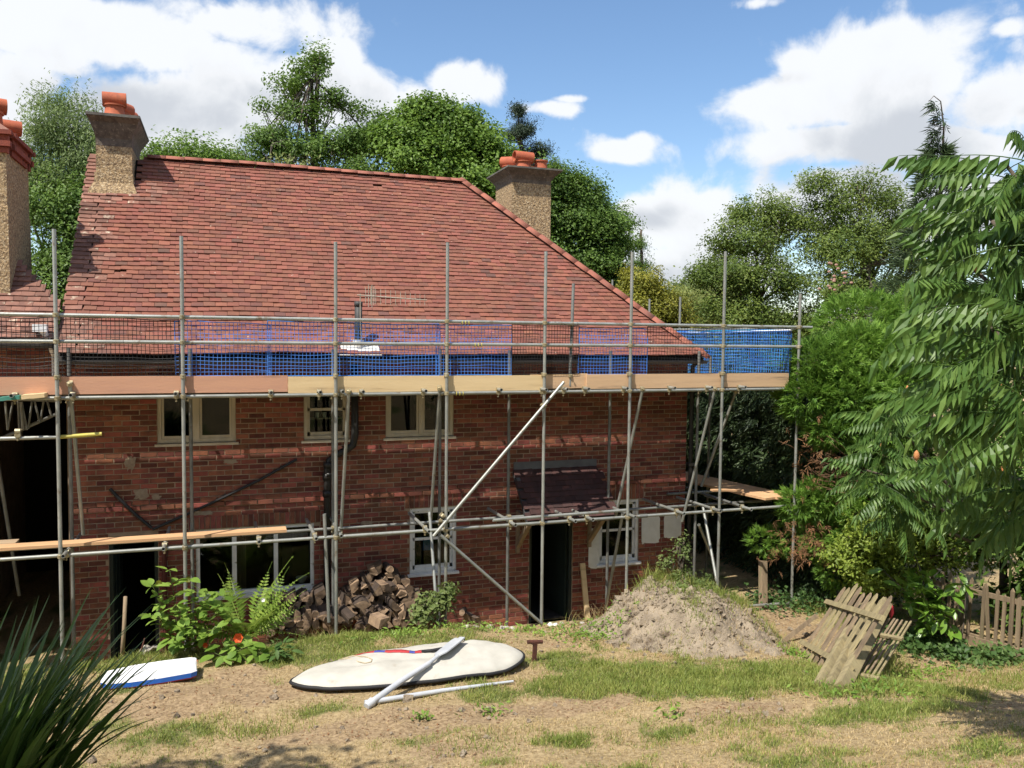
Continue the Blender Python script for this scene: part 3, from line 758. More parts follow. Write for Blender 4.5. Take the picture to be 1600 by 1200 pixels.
def tile_verts(w, l, t=0.0175):
    # x across, y up the slope, z off the roof: slightly bowed slab
    v = []
    for zz in (0.0, t):
        for (x, y, b) in ((-w / 2, 0, 0), (0, 0, .001), (w / 2, 0, 0), (w / 2, l, 0), (0, l, .001), (-w / 2, l, 0)):
            v.append([x, y, zz + b])
    return np.array(v)
TF4 = np.array([[6, 7, 10, 11], [7, 8, 9, 10], [0, 1, 7, 6], [1, 2, 8, 7], [2, 3, 9, 8], [5, 0, 6, 11]])
CHL = (-1.965, -1.34, 3.62)       # left chimney footprint
tiles = []
rt = np.random.default_rng(9)
ncour = int(SL / GAUGE)
for k in range(ncour):
    s = k * GAUGE
    Yk = EY + s / SL * (RY - EY)
    right_end = UR - (Yk - EY)
    u = UL + (TW / 2 if k % 2 else 0.0)
    if k % 2: tiles.append((UL + TW * 0.75 - .02, k, TW * 1.5 - .004))
    u = UL + (TW * 1.5 if k % 2 else 0.0)
    while u < right_end - 0.02:
        w = min(TW, right_end - u)
        uc = u + w / 2
        if not (CHL[0] < uc < CHL[1] and Yk > CHL[2] + .12):
            tiles.append((uc, k, w - 0.004))
        u += TW
tverts = []
def tile_place(uc, k):
    s = k * GAUGE
    sag = 0.016 * math.sin(uc * 0.9 + 0.5) + 0.010 * math.sin(uc * 2.3 + k * .11)
    kick = 0.05 * max(0, 1 - k / 6.0) ** 1.5
    p_ = np.array([uc, EY, EZ]) + sdir * s + snor * (0.012 + sag * 0.5 + kick) + np.array([0, 0, 0.012 * math.sin(uc * 1.7 + k * 0.07)])
    return p_
tl = np.array([(a, k, w) for a, k, w in tiles])
tp = np.array([tile_place(a, k) for a, k, w in tiles])
td = np.linalg.norm(tp - np.array(CAM_LOC), axis=1)
full = (tl[:, 2] > 0.15) & (tl[:, 2] < 0.2) & (tl[:, 1] > 6)
tsel = set(np.argsort(np.where(full, td, 1e9))[:296].tolist())
tvar = []
for i in range(5):
    v = tile_verts(TW - .004, 0.17) + rt.normal(0, .0012, (12, 3))
    me = np_mesh('roof_tile', v, [TF4]); me.materials.append(MATS['tile']); tvar.append(me)
mbt, mbo = MB(), MB()
Rm0 = np.array([[1, 0, 0], sdir, snor]).T
for i, (uc, k, w) in enumerate(tiles):
    r1, r2, r3 = rt.normal(0, .008), rt.normal(0, .010), rt.normal(0, .009)
    slip = abs(rt.normal(0, .02)) if rt.random() < 0.03 else 0.0
    E3 = np.array(Euler((r2 - 0.165, r3, r1)).to_matrix())
    Rm = Rm0 @ E3
    p_ = tp[i] - sdir * slip + snor * abs(rt.normal(0, .003)) + sdir * rt.normal(0, .003)
    if rt.random() < 0.0008: continue
    if i in tsel:
        o = bpy.data.objects.new('roof_tile', tvar[i % 5]); COL.objects.link(o); o.parent = roof
        M4 = Matrix(np.vstack([np.hstack([Rm, p_[:, None]]), [0, 0, 0, 1]]).tolist())
        o.matrix_local = M4
    else:
        v = tile_verts(w, 0.17) + rt.normal(0, .0012, (12, 3))
        old = uc < UL + 0.42 + 0.12 * math.sin(k * 1.3) or (uc < -0.9 and 33 < k < 40 and rt.random() < .5)
        (mbo if old else mbt).add(v @ Rm.T + p_, TF4)
o = hpart(mbt, 'tile_courses', 'tile', roof); o['kind'] = 'stuff'
o = hpart(mbo, 'verge_tiles', 'tile_old', roof); o['kind'] = 'stuff'
def ridge_piece(L, r, t=.016, n=8, under=.55):
    a = np.linspace(-under * np.pi, under * np.pi, n)
    out_ = []
    for x in (0, L):
        for rr in (r, r - t):
            for q_ in a: out_.append([x, rr * math.sin(q_), rr * math.cos(q_)])
    v = np.array(out_); f = []
    for i in range(n - 1):
        f += [[i, i + 1, 2 * n + i + 1, 2 * n + i], [n + i + 1, n + i, 3 * n + i, 3 * n + i + 1], [i, n + i, n + i + 1, i + 1], [2 * n + i, 2 * n + i + 1, 3 * n + i + 1, 3 * n + i]]
    return np_mesh('ridge_tile', v, [np.array(f)], True)
rme = ridge_piece(0.297, 0.118, under=.36); rme.materials.append(MATS['ridge_tile'])
u = UL
while u < HR - .1:
    if not (CHL[0] - .05 < u + .15 < CHL[1] + .08):
        o = bpy.data.objects.new('ridge_tile', rme); COL.objects.link(o); o.parent = roof
        o.location = (u, RY + rt.normal(0, .004), RZ - .035 + .012 * math.sin(u * 1.1 + 1) + rt.normal(0, .002)); o.rotation_euler = (rt.normal(0, .02), rt.normal(0, .004), rt.normal(0, .006))
    u += 0.302
hv = Vector((HR, RY, RZ)) - Vector((UR + .03, EY - .03, EZ - .02)); HL = hv.length
hx = hv.normalized(); hz = Vector((1, -1, 2.0)).cross(hx); hz = Vector((0.5, -0.5, 1)); hz = (hz - hx * hz.dot(hx)).normalized(); hy = hz.cross(hx)
s = 0.0
while s < HL - .1:
    o = bpy.data.objects.new('hip_tile', rme); COL.objects.link(o); o.parent = roof
    p_ = Vector((UR + .03, EY - .03, EZ - .02)) + hx * s + hz * (-.045 + rt.normal(0, .003))
    o.matrix_local = Matrix(((hx.x, hy.x, hz.x, p_.x), (hx.y, hy.y, hz.y, p_.y), (hx.z, hy.z, hz.z, p_.z), (0, 0, 0, 1)))
    s += 0.300
# far hip slope: coarse tile courses, seen only edge-on
mb = MB()
for k in range(ncour):
    s_ = k * GAUGE / SL; a = UR - s_ * (RY - EY); zz = EZ + s_ * (RZ - EZ)
    y0, y1 = EY + s_ * (RY - EY), BYE - s_ * (RY - EY)
    mb.add([[a + .01, y0, zz + .012], [a + .01, y1, zz + .012], [a - .075, y1, zz + .078], [a - .075, y0, zz + .078]], [[0, 1, 2, 3]])
hpart(mb, 'hip_slope_tiles', 'tile', roof)

# eaves: soffit, fascia, gutter
mb = MB(); mb.span((UL + .05, EY + .045, EZ - .085), (UR - .1, EY + .07, EZ - .035)); mb.span((UL + .05, EY + .07, EZ - .085), (UR - .1, WY - .02, EZ - .07))
hpart(mb, 'fascia', 'black_plastic')
mb = MB(); n = 9
a = np.linspace(np.pi, 2 * np.pi, n)
prof = [(EY - .03 + .058 * math.cos(q_), EZ - .045 + .058 * math.sin(q_)) for q_ in a] + [(EY - .03 + .050 * math.cos(q_), EZ - .045 + .050 * math.sin(q_)) for q_ in a[::-1]]
mb.prism([[UL, y, z] for y, z in prof], (UR - UL, 0, 0))
gut = hpart(mb, 'gutter', 'grey_plastic')
mb = MB(); mb.tube((U1 + .06, WY - .06, 0.1), (U1 + .06, WY - .06, 4.35), .038, 10); mb.path([(U1 + .06, WY - .06, 4.34), (U1 + .05, EY + .04, 4.47)], .036, 10)
for z in (1.2, 2.6, 3.9): mb.box((U1 + .06, WY - .06, z), (.12, .1, .05))
hpart(mb, 'downpipe', 'black_plastic')

# soil pipe, through the eaves and down the wall
mb = MB()
mb.path([(1.905, WY - .075, 4.42), (1.905, WY - .075, 3.28), (1.875, WY - .075, 3.14), (1.76, WY - .075, 3.06), (1.62, WY - .075, 3.0), (1.52, WY - .075, 2.92), (1.49, WY - .075, 2.78), (1.475, WY - .075, 0.05)], .056, 12)
for z in (2.62, 2.36): mb.tube((1.487, WY - .075, z), (1.487, WY - .075, z + .1), .072, 12)
mb.tube((1.50, WY - .075, 2.80), (1.50, WY - .075, 2.90), .074, 12)
mb.box((1.50, WY - .155, 2.71), (.07, .03, .05))
hpart(mb, 'soil_pipe', 'black_plastic', smooth=True)
mb = MB()
mb.tube((1.93, 0.98, 4.55), (1.93, 0.98, 5.33), .057, 12); mb.tube((1.93, 0.98, 5.26), (1.93, 0.98, 5.335), .063, 12)
hpart(mb, 'vent_pipe', 'grey_plastic', smooth=True)
mb = MB(); mb.tube((1.93, 0.98, 4.56), (1.93, 0.98, 4.76), .085, 12); mb.prism([[1.62, .84, 4.52], [2.26, .84, 4.52], [2.22, .96, 4.66], [1.66, .96, 4.66]], (0, -.014, .014))
hpart(mb, 'flashing', 'white_paint')
mb = MB(); mb.path([(-1.53, WY - .05, 2.63), (-1.40, WY - .05, 2.47), (-1.2, WY - .05, 2.24), (-0.99, WY - .05, 2.03)], .024, 8)
hpart(mb, 'waste_pipe', 'black_plastic')
mb = MB(); mb.path([(1.04, WY - .05, 2.95), (0.5, WY - .05, 2.66), (-0.2, WY - .05, 2.34), (-0.98, WY - .05, 2.01)], .021, 8)
for (u, z) in ((.82, 2.83), (.0, 2.43)): mb.box((u, WY - .02, z), (.05, .04, .05))
hpart(mb, 'waste_pipe', 'black_plastic')
mb = MB(); mb.tube((-0.83, WY - .05, 0.1), (-0.83, WY - .05, 1.98), .034, 10); hpart(mb, 'drain_pipe', 'red_pipe')

# ---- porch
mb = MB()
PT, PB = (WY - .02, 2.62), (0.50, 1.90)      # (Y, z) top and bottom
pu0, pu1 = 4.50, 6.02
ps = np.array([0, PB[0] - PT[0], PB[1] - PT[1]]); PL = np.linalg.norm(ps); ps /= PL; pn = np.array([0, ps[2], -ps[1]])
mb.add([[pu0, PT[0], PT[1]], [pu1, PT[0], PT[1]], [pu1, PB[0], PB[1]], [pu0, PB[0], PB[1]], [pu0, PT[0], PT[1] - .05], [pu1, PT[0], PT[1] - .05], [pu1, PB[0] + .03, PB[1] - .05], [pu0, PB[0] + .03, PB[1] - .05]],
       [[0, 3, 2, 1], [4, 5, 6, 7], [0, 4, 7, 3], [1, 2, 6, 5], [3, 7, 6, 2]])
porch = hpart(mb, 'porch', 'grey_plastic', None, False, 'small lean-to porch of dark tiles over the right door')
PR = np.array([[1, 0, 0], -ps, pn]).T
PM = [np_mesh('porch_tile', tile_verts(TW - .003, .17) + rt.normal(0, .0018, (12, 3)), [TF4]) for _ in range(3)]
for me in PM: me.materials.append(MATS['porch_tile'])
kk = 0; s = PL - .02
while s > .12:
    u = pu0 + (TW / 2 if kk % 2 else 0)
    cells = [(pu0 + .04, TW / 2)] if kk % 2 else []
    while u + TW / 2 < pu1:
        o = bpy.data.objects.new('porch_tile', PM[(kk + int(u * 7)) % 3]); COL.objects.link(o); o.parent = porch
        Rm = PR @ np.array(Euler((-.13 + rt.normal(0, .012), rt.normal(0, .012), rt.normal(0, .01))).to_matrix())
        p_ = np.array([u + TW / 2, PT[0], PT[1]]) + ps * s + pn * (.026 + abs(rt.normal(0, .004)))
        o.matrix_local = Matrix(np.vstack([np.hstack([Rm, p_[:, None]]), [0, 0, 0, 1]]).tolist())
        u += TW
    s -= .105; kk += 1
mb = MB(); mb.prism([[pu0 + .02, WY - .008, 2.76], [pu0 + .02, WY - .016, 2.60], [pu0 + .02, WY - .20, 2.475], [pu0 + .02, WY - .205, 2.485], [pu0 + .02, WY - .03, 2.615], [pu0 + .02, WY - .022, 2.76]], (pu1 - pu0 - .02, 0, 0))
hpart(mb, 'lead_flashing', 'lead', porch)
for u in (4.60, 5.90):
    mb = MB(); mb.beam((u, WY - .02, 1.34), (u, .62, 1.90), .07, .07); mb.beam((u, WY - .03, 1.25), (u, WY - .03, 1.95), .07, .06); mb.beam((u, WY - .02, 1.93), (u, .52, 1.88), .068, .06)
    hpart(mb, 'bracket', 'old_wood', porch)

# ---- chimneys of the house
def flare_box(mb, prof):
    """prof: list of (u0,u1,y0,y1,z) rings"""
    v = []; f = []
    for (a, b, c_, d, z) in prof: v += [[a, c_, z], [b, c_, z], [b, d, z], [a, d, z]]
    for i in range(len(prof) - 1):
        for j in range(4): f.append([4 * i + j, 4 * i + (j + 1) % 4, 4 * i + 4 + (j + 1) % 4, 4 * i + 4 + j])
    n = len(prof)
    mb.add(v, f, [[4 * n - 4, 4 * n - 3, 4 * n - 2, 4 * n - 1]])
def pot(c, h, r, horn=None, parent=None, m='terracotta', rim=True):
    mb = MB()
    pr = [(r * .98, 0), (r * 1.0, h * .12), (r * .93, h * .2), (r * .86, h * .75), (r * .86, h * .86), (r * 1.02, h * .88), (r * 1.02, h), (r * .78, h), (r * .76, h * .6)]
    mb.lathe(pr, c, 16, False)
    if horn:
        L, hr, rz, tilt = horn
        top = np.array(c) + np.array([0, 0, h + hr * .75])
        d = np.array([math.cos(rz), math.sin(rz), tilt])
        d /= np.linalg.norm(d)
        a, b = top - d * L / 2, top + d * L / 2
        mb.path([a, a + d * .001, b - d * .001, b], [hr, hr, hr, hr], 16, False)
        mb.path([a, a + d * .0005, top, b - d * .0005, b], [hr, hr - .02, hr - .02, hr - .02, hr], 16, False)
        mb.lathe([(r * .6, h * .9), (r * .5, h + hr * .4)], c, 14, False)
    o = mb.build('chimney_pot', m, parent)
    return smooth_angle(o, 50)
# left stack
mb = MB()
flare_box(mb, [(-2.07, -1.30, 3.50, 5.15, 7.02), (-2.05, -1.33, 3.54, 5.12, 7.16), (-1.975, -1.385, 3.62, 5.0, 7.30), (-1.965, -1.39, 3.63, 5.0, 7.46)])
flare_box(mb, [(-1.945, -1.40, 3.65, 4.98, 7.462), (-1.94, -1.40, 3.65, 4.98, 8.0)])
ch = hpart(mb, 'chimney', 'pebbledash', None, False, 'pebbledashed stack with a flared cap at the left gable')
mb = MB(); flare_box(mb, [(-1.942, -1.398, 3.648, 4.982, 7.90), (-1.943, -1.397, 3.647, 4.983, 8.02), (-1.965, -1.375, 3.60, 5.02, 8.12), (-2.02, -1.30, 3.54, 5.12, 8.26), (-2.055, -1.262, 3.46, 5.22, 8.34)])
hpart(mb, 'flared_cap', 'render_dark', ch)
mb = MB(); flare_box(mb, [(-2.06, -1.255, 3.45, 5.23, 8.341), (-2.06, -1.255, 3.45, 5.23, 8.385)])
hpart(mb, 'cap_slab', 'cap_slab', ch)
pot((-1.66, 3.72, 8.38), .20, .17, (.36, .12, .06, .02), ch)
pot((-1.62, 4.25, 8.38), .20, .16, (.40, .12, .9, -.05), ch)
pot((-1.60, 4.75, 8.38), .19, .16, (.40, .12, .9, .02), ch)
# right stack
mb = MB(); A = 4.3
flare_box(mb, [(5.50, 6.34, A, 5.35, 5.6), (5.50, 6.34, A, 5.35, 8.1)])
ch2 = hpart(mb, 'chimney', 'pebbledash', None, False, 'pebbledashed stack with four pots behind the hip')
mb = MB(); flare_box(mb, [(5.498, 6.342, A - .002, 5.352, 7.93), (5.495, 6.345, A - .005, 5.355, 8.0), (5.46, 6.40, A - .05, 5.42, 8.08), (5.36, 6.52, A - .17, 5.52, 8.19)])
hpart(mb, 'flared_cap', 'render_dark', ch2)
mb = MB(); flare_box(mb, [(5.35, 6.53, A - .18, 5.53, 8.191), (5.35, 6.53, A - .18, 5.53, 8.225)])
hpart(mb, 'cap_slab', 'cap_slab', ch2)
pot((5.78, 4.42, 8.22), .16, .175, (.40, .115, .05, -.02), ch2)
pot((6.17, 4.45, 8.22), .21, .145, None, ch2)
pot((5.72, 5.05, 8.22), .18, .17, (.40, .115, 2.3, .06), ch2)
pot((6.2, 5.05, 8.22), .18, .15, None, ch2)
mb = MB(); mb.box((6.28, 5.05, 8.47), (.26, .2, .03)); mb.tube((6.25, 5.05, 8.39), (6.25, 5.05, 8.46), .02, 6)
hpart(mb, 'cowl', 'black_plastic', ch2)

# ------------------------------------------------------------------ neighbouring house on the left
nb = thing('neighbour_house', 'adjoining brick house at the left edge with a tall corbelled chimney', 'house', (-4, 1.35, 0))
def npart(mb, name, m, parent=None, smooth=False, label=None):
    o = mb.build(name, m, parent or nb, smooth, label)
    if (parent or nb) is nb: o.matrix_parent_inverse = Matrix.Translation(-Vector(nb.location))
    return o
NY = 1.36
PU0, PU1, PZ = -3.75, -2.08, 3.88       # covered passage opening
mb = MB()
for a, b, c_, d in wall_panels(-9.0, U0 - .002, -0.1, 4.72, [(PU0, PU1, -0.1, PZ)]):
    mb.add([[a, NY, c_], [b, NY, c_], [b, NY, d], [a, NY, d]], [[0, 1, 2, 3]])
mb.add([[PU0, NY, -.1], [PU0, 7, -.1], [PU0, 7, PZ], [PU0, NY, PZ]], [[0, 1, 2, 3]])
mb.add([[-9, NY, -.1], [-9, 8, -.1], [-9, 8, 4.72], [-9, NY, 4.72]], [[0, 1, 2, 3]])
mb.add([[-9, 8, -.1], [U0 - .002, 8, -.1], [U0 - .002, 8, 4.72], [-9, 8, 4.72]], [[0, 1, 2, 3]])
nw = npart(mb, 'wall', 'mortar')
mb = MB()
mb.add([[PU0, NY, PZ], [PU1, NY, PZ], [PU1, 7, PZ], [PU0, 7, PZ]], [[0, 1, 2, 3]])
mb.add([[PU0, 7, -.05], [PU1, 7, -.05], [PU1, 7, PZ], [PU0, 7, PZ]], [[0, 1, 2, 3]])
npart(mb, 'passage_shade_faces', 'room')  # ceiling and end wall coloured near-black to paint in the passage's shade
mb = MB(); row = 0; z = 0.0
while z < 4.68:
    u = -5.2 - (BL / 2 if row % 2 else 0)
    while u < U0 - .05:
        a, b = u, min(u + BL, U0 - .004)
        zc = z + BH / 2
        segs = [(a, b)]
        if zc < PZ: segs = [(a, min(b, PU0)), (max(a, PU1), b)]
        for s, e in segs:
            if e - s > .035: mb.add(brick_corners(e - s - .011, BH - .0115, .008, rb.normal(0, .0012, (4, 3))) + np.array([(s + e) / 2, NY + .001, zc]), BF)
        u += BL
    # passage side wall
    y = NY - (BL / 2 if row % 2 else 0)
    while y < 4.5 and zc < PZ:
        v = brick_corners(BL - .011, BH - .0115, .008, rb.normal(0, .0012, (4, 3)))
        v = np.stack([-v[:, 1] , v[:, 0], v[:, 2]], -1)
        if y > NY: mb.add(v + np.array([PU0 - .001, y + BL / 2, zc]), BF[:, ::-1])
        y += BL
    z += BH; row += 1
o = npart(mb, 'brickwork', 'brick', nw); o['kind'] = 'stuff'
NEY, NEZ = 0.98, 4.73
mb = MB()
NUR = -1.72
nr = lambda u, Y, dz=0: [u, Y, NEZ + (Y - NEY) + dz]
mb.add([nr(-9, NEY, -.075), nr(U0 - .1, NEY, -.075), nr(U0 - .1, NEY + .35, -.075), nr(NUR - 3.6, NEY + 3.6, -.075), nr(-9, NEY + 3.6, -.075)], [[0, 1, 2, 3, 4]])
nroof = npart(mb, 'roof', 'felt')
mb = MB(); k = 0
while k * GAUGE * .7071 < 2.6:
    Yk = NEY + k * GAUGE * .7071
    u = -5.0 + (TW / 2 if k % 2 else 0)
    re = min(U0 - .09, NUR - (Yk - NEY))
    Rm0n = np.array([[1, 0, 0], [0, .7071, .7071], [0, -.7071, .7071]]).T
    while u < re:
        w = min(TW, re - u)
        Rm = Rm0n @ np.array(Euler((-.165 + rt.normal(0, .012), rt.normal(0, .01), rt.normal(0, .006))).to_matrix())
        mb.add((tile_verts(w - .004, .17) + rt.normal(0, .0012, (12, 3))) @ Rm.T + np.array([u + w / 2, Yk, NEZ + Yk - NEY + .015]), TF4)
        u += TW
    k += 1
o = npart(mb, 'tile_courses', 'tile_old', nroof); o['kind'] = 'stuff'
mb = MB(); mb.prism([[-9, y + NEY - EY + .03, z + NEZ - EZ - .02] for y, z in prof], (9 + U0 - .12, 0, 0)); npart(mb, 'gutter', 'grey_plastic')
mb = MB(); mb.path([(-2.30, .95, 4.86), (-2.26, 1.0, 4.80), (-2.22, 1.2, 4.6), (-2.2, 1.29, 4.5), (-2.2, 1.29, 3.95)], .04, 10); mb.box((-2.31, .97, 4.88), (.17, .13, .1)); npart(mb, 'downpipe', 'foam_white')
NC = (-3.75, -2.785, 1.58, 3.0)
mb = MB(); flare_box(mb, [(NC[0], NC[1], NC[2], NC[3], 5.1), (NC[0], NC[1], NC[2], NC[3], 6.55), (NC[0] + .012, NC[1] - .012, NC[2] + .012, NC[3] - .012, 6.56), (NC[0] + .012, NC[1] - .012, NC[2] + .012, NC[3] - .012, 7.3)])
nch = npart(mb, 'chimney', 'pebbledash', None, False, 'tall pebbledashed stack with corbelled brick top')
for i, (e, z0, z1) in enumerate(((.02, 7.28, 7.36), (.06, 7.362, 7.44), (.03, 7.442, 7.52), (.08, 7.522, 7.585))):
    for side in range(4):
        L0 = (NC[1] - NC[0] + 2 * e) if side % 2 == 0 else (NC[3] - NC[2] + 2 * e)
        n = max(3, int(L0 / .225)); w = L0 / n
        for j in range(n):
            c0 = -L0 / 2 + (j + .5) * w
            mb = MB(); cx, cy = (NC[0] + NC[1]) / 2, (NC[2] + NC[3]) / 2
            if side == 0: mb.box((cx + c0, NC[2] - e + .05, (z0 + z1) / 2), (w - .008, .1, z1 - z0 - .004))
            if side == 2: mb.box((cx + c0, NC[3] + e - .05, (z0 + z1) / 2), (w - .008, .1, z1 - z0 - .004))
            if side == 1 and 0 < j < n - 1: mb.box((NC[1] + e - .05, cy + c0, (z0 + z1) / 2), (.1, w - .008, z1 - z0 - .004))
            if side == 3 and 0 < j < n - 1: mb.box((NC[0] - e + .05, cy + c0, (z0 + z1) / 2), (.1, w - .008, z1 - z0 - .004))
            if mb.n: npart(mb, 'corbel_brick', 'red_brick_cap', nch)
mb = MB(); flare_box(mb, [(NC[0] - .05, NC[1] + .05, NC[2] - .05, NC[3] + .05, 7.586), (NC[0] + .1, NC[1] - .1, NC[2] + .1, NC[3] - .1, 7.70)])
npart(mb, 'mortar_cap', 'tile_old', nch)
for (u, y, h, s) in ((-3.14, 1.85, .75, 1.0), (-3.45, 1.9, .8, 1.0), (-3.1, 2.3, .33, 1), (-3.0, 2.72, .12, 1)):
    pot((u, y, 7.66), h, .14, (.34, .115, .35, .0), nch)

# ------------------------------------------------------------------ scaffold
scaf = thing('scaffold', 'galvanised tube scaffold standing in front of the brick house', 'scaffold', (3, 0, 0))
def spart(mb, name, m, smooth=True):
    o = mb.build(name, m, scaf); o.matrix_parent_inverse = Matrix.Translation(-Vector(scaf.location))
    if smooth: smooth_angle(o, 45)
    return o
RT = 0.0242
OUT = [-1.961, -0.498, 1.469, 3.051, 4.564, 5.999, 7.674, 9.151]          # outer standards, u
TOPZ = [6.097, 6.082, 6.100, 6.166, 6.103, 6.156, 6.238, 5.599]
def tube(name, a, b, m='galv', r=RT, n=12):
    mb = MB(); mb.pipe(a, b, r, n); return spart(mb, name, m)
def coup_mesh():
    mb = MB()
    mb.lathe([(.030, -.026), (.036, -.022), (.036, .022), (.030, .026)], (0, 0, 0), 12)
    mb.path([(-.03, .048, 0), (.03, .048, 0)], .034, 10)
    mb.tube((.0, -.03, .012), (.0, -.07, .012), .007, 6); mb.tube((.0, -.052, .012), (.0, -.064, .012), .014, 6)
    mb.tube((.028, .06, -.03), (.028, .06, -.066), .007, 6); mb.tube((.028, .06, -.048), (.028, .06, -.058), .013, 6)
    me = mb.mesh('coupler'); me.materials.append(MATS['coupler']); return me
CM = coup_mesh()
def coupler(p, rot=(0, 0, 0)):
    o = bpy.data.objects.new('coupler', CM); COL.objects.link(o); o.parent = scaf
    o.matrix_parent_inverse = Matrix.Translation(-Vector(scaf.location))
    o.location = p; o.rotation_euler = rot
ZL, ZU, ZM, ZT = 2.0, 4.0, 4.71, 5.04      # ledgers and guard rails
for u, zt in zip(OUT, TOPZ):
    tube('standard', (u, 0, float(gz(u, 0)) - .02), (u, 0, zt))
    mb = MB(); mb.box((u, 0, float(gz(u, 0)) + .0), (.15, .15, .008)); spart(mb, 'base_plate', 'galv_dull', False)
    for z in (ZL, ZU, ZM, ZT):
        coupler((u, 0, z), (0, 0, 0))
    coupler((u, 0, 4.265), (0, 0, 0))
LY = 0.049
ULFT = -4.6
for z, splits in ((ZL, [ULFT, -0.35, 3.25, 6.3, 9.2]), (ZU, [ULFT, 1.7, 6.1, 9.3])):
    for a, b in zip(splits[:-1], splits[1:]):
        tube('ledger', (a, LY, z), (b - .004, LY, z))
        if b < 9: mb = MB(); mb.tube((b - .07, LY, z), (b + .07, LY, z), .030, 10); spart(mb, 'sleeve_coupler', 'galv_dull')
for z, splits in ((ZM, [ULFT, -1.2, 3.4, 9.2]), (ZT, [ULFT, 2.2, 5.1, 9.45])):
    for a, b in zip(splits[:-1], splits[1:]):
        tube('guard_rail', (a, LY, z), (b - .004, LY, z))
# extra rail and stub tubes at the left end
tube('ledger', (-2.744, 0.050, 3.508), (-1.961, 0.050, 3.508))
tube('ledger', (-1.961, 0.050, 3.508), (-1.473, 0.050, 3.535), 'yellow_band')
tube('ledger', (3.787, 0.060, 2.086), (6.021, 0.060, 2.109))
# inner line
IY = 0.74
INN = [-1.944, -0.435, 1.519, 3.140, 4.259, 6.017, 7.683]
for u in INN:
    tube('standard', (u, IY, 0.02), (u, IY, 4.62), 'galv_dull')
    for z in (ZL, ZU - .03): coupler((u, IY, z - .02), (0, 0, math.pi))
for a, b in ((-3.9, 0.2), (0.23, 4.0), (4.0, 9.2)):
    tube('ledger', (a, IY - LY, ZL - .03), (b, IY - LY, ZL - .03), 'galv_dull')
    tube('ledger', (a, IY + LY, ZU - .03), (b, IY + LY, ZU - .03), 'galv_dull')
# transoms; upper ends show under the toe boards
rs = np.random.default_rng(21)
for u in [-2.433, -1.790, -0.583, 0.604, 1.244, 1.553, 1.823, 2.708, 3.846, 4.534, 4.891, 5.243, 5.900, 6.714, 7.400, 8.015]:
    tube('transom', (u, -.10 - rs.random() * .07, ZU + .048), (u + rs.normal(0, .012), 1.18, ZU + .03))
    coupler((u, LY, ZU), (math.pi / 2, 0, 0))
for u in [-1.900, -0.750, 0.436, 1.180, 1.526, 2.746, 4.062, 5.018, 5.314, 6.033, 6.900, 7.576, 8.138]:
    tube('transom', (u, -.13 - rs.random() * .10, ZL + .048), (u + rs.normal(0, .01), 1.16, ZL + .03))
    coupler((u, LY, ZL), (math.pi / 2, 0, 0))
# braces
tube('brace', (4.856, -0.060, 4.153), (2.847, -0.060, 1.937))
tube('brace', (2.951, -0.060, 1.948), (4.541, -0.060, 0.479), 'galv')
coupler((4.551, -0.030, 3.798), (0, .8, 0)); coupler((2.996, -0.030, 2.221), (0, .8, 0)); coupler((3.064, -0.030, 1.915), (0, -.8, 0))
for (a, b) in (((-1.824, 0.030, 4.178), (-1.802, 0.700, 2.111)), ((1.650, 0.020, 4.041), (1.631, 0.700, 1.961)), ((2.951, 0.020, 4.072), (2.992, 0.700, 2.010)), ((6.232, 0.020, 4.027), (6.139, 0.700, 1.877)), ((7.548, 0.020, 4.013), (7.415, 0.720, 1.695)), ((8.414, 0.700, 3.918), (8.080, 1.200, 2.188))):
    tube('brace', a, b, 'galv')
    coupler(a, (.3, 0, 0))
for (a, b) in (((2.952, 0.620, 2.148), (2.927, -0.030, 0.638)), ((5.938, 0.050, 2.065), (5.979, 0.700, 0.314)), ((7.775, 0.660, 1.963), (7.671, 0.020, 0.834)), ((1.317, 0.060, 2.332), (1.371, 0.020, 0.803)), ((7.707, 0.660, 1.633), (8.197, 1.000, 0.974))):
    tube('brace', a, b, 'galv')
# short standard standing on the toe board line
tube('standard', (5.086, 0.160, 5.654), (5.020, 0.100, 4.085), 'galv_dull')
for py in (506, 540, 587): coupler((5.033, 0.090, 5.035) if py == 506 else ((5.027, 0.090, 4.703) if py == 540 else (5.024, 0.090, 4.242)))
# return round the right end of the house
for (a, zt) in (((9.948, 8.800, 6.408), 0), ((9.675, 6.200, 5.779), 0), ((9.393, 4.300, 5.736), 0)):
    tube('standard', (a[0], a[1], 0.1), a, 'galv')
tube('standard', (8.85, 2.2, .1), (8.85, 2.2, 4.5), 'galv_dull')
tube('ledger', (9.15, .05, 4.0), (9.15, 7.5, 4.0), 'galv_dull'); tube('guard_rail', (9.13, .05, 5.02), (9.13, 8.9, 5.02), 'galv'); tube('ledger', (8.1, .05, 2.06), (8.1, 4.5, 2.06), 'galv_dull')
tube('ledger', (7.4, 1.22, 2.08), (9.2, 1.22, 2.08), 'galv_dull'); tube('ledger', (7.4, 3.2, 2.08), (9.2, 3.2, 2.08), 'galv_dull')
tube('ledger', (7.937, 0.030, 0.364), (9.377, 0.030, 0.312)); 
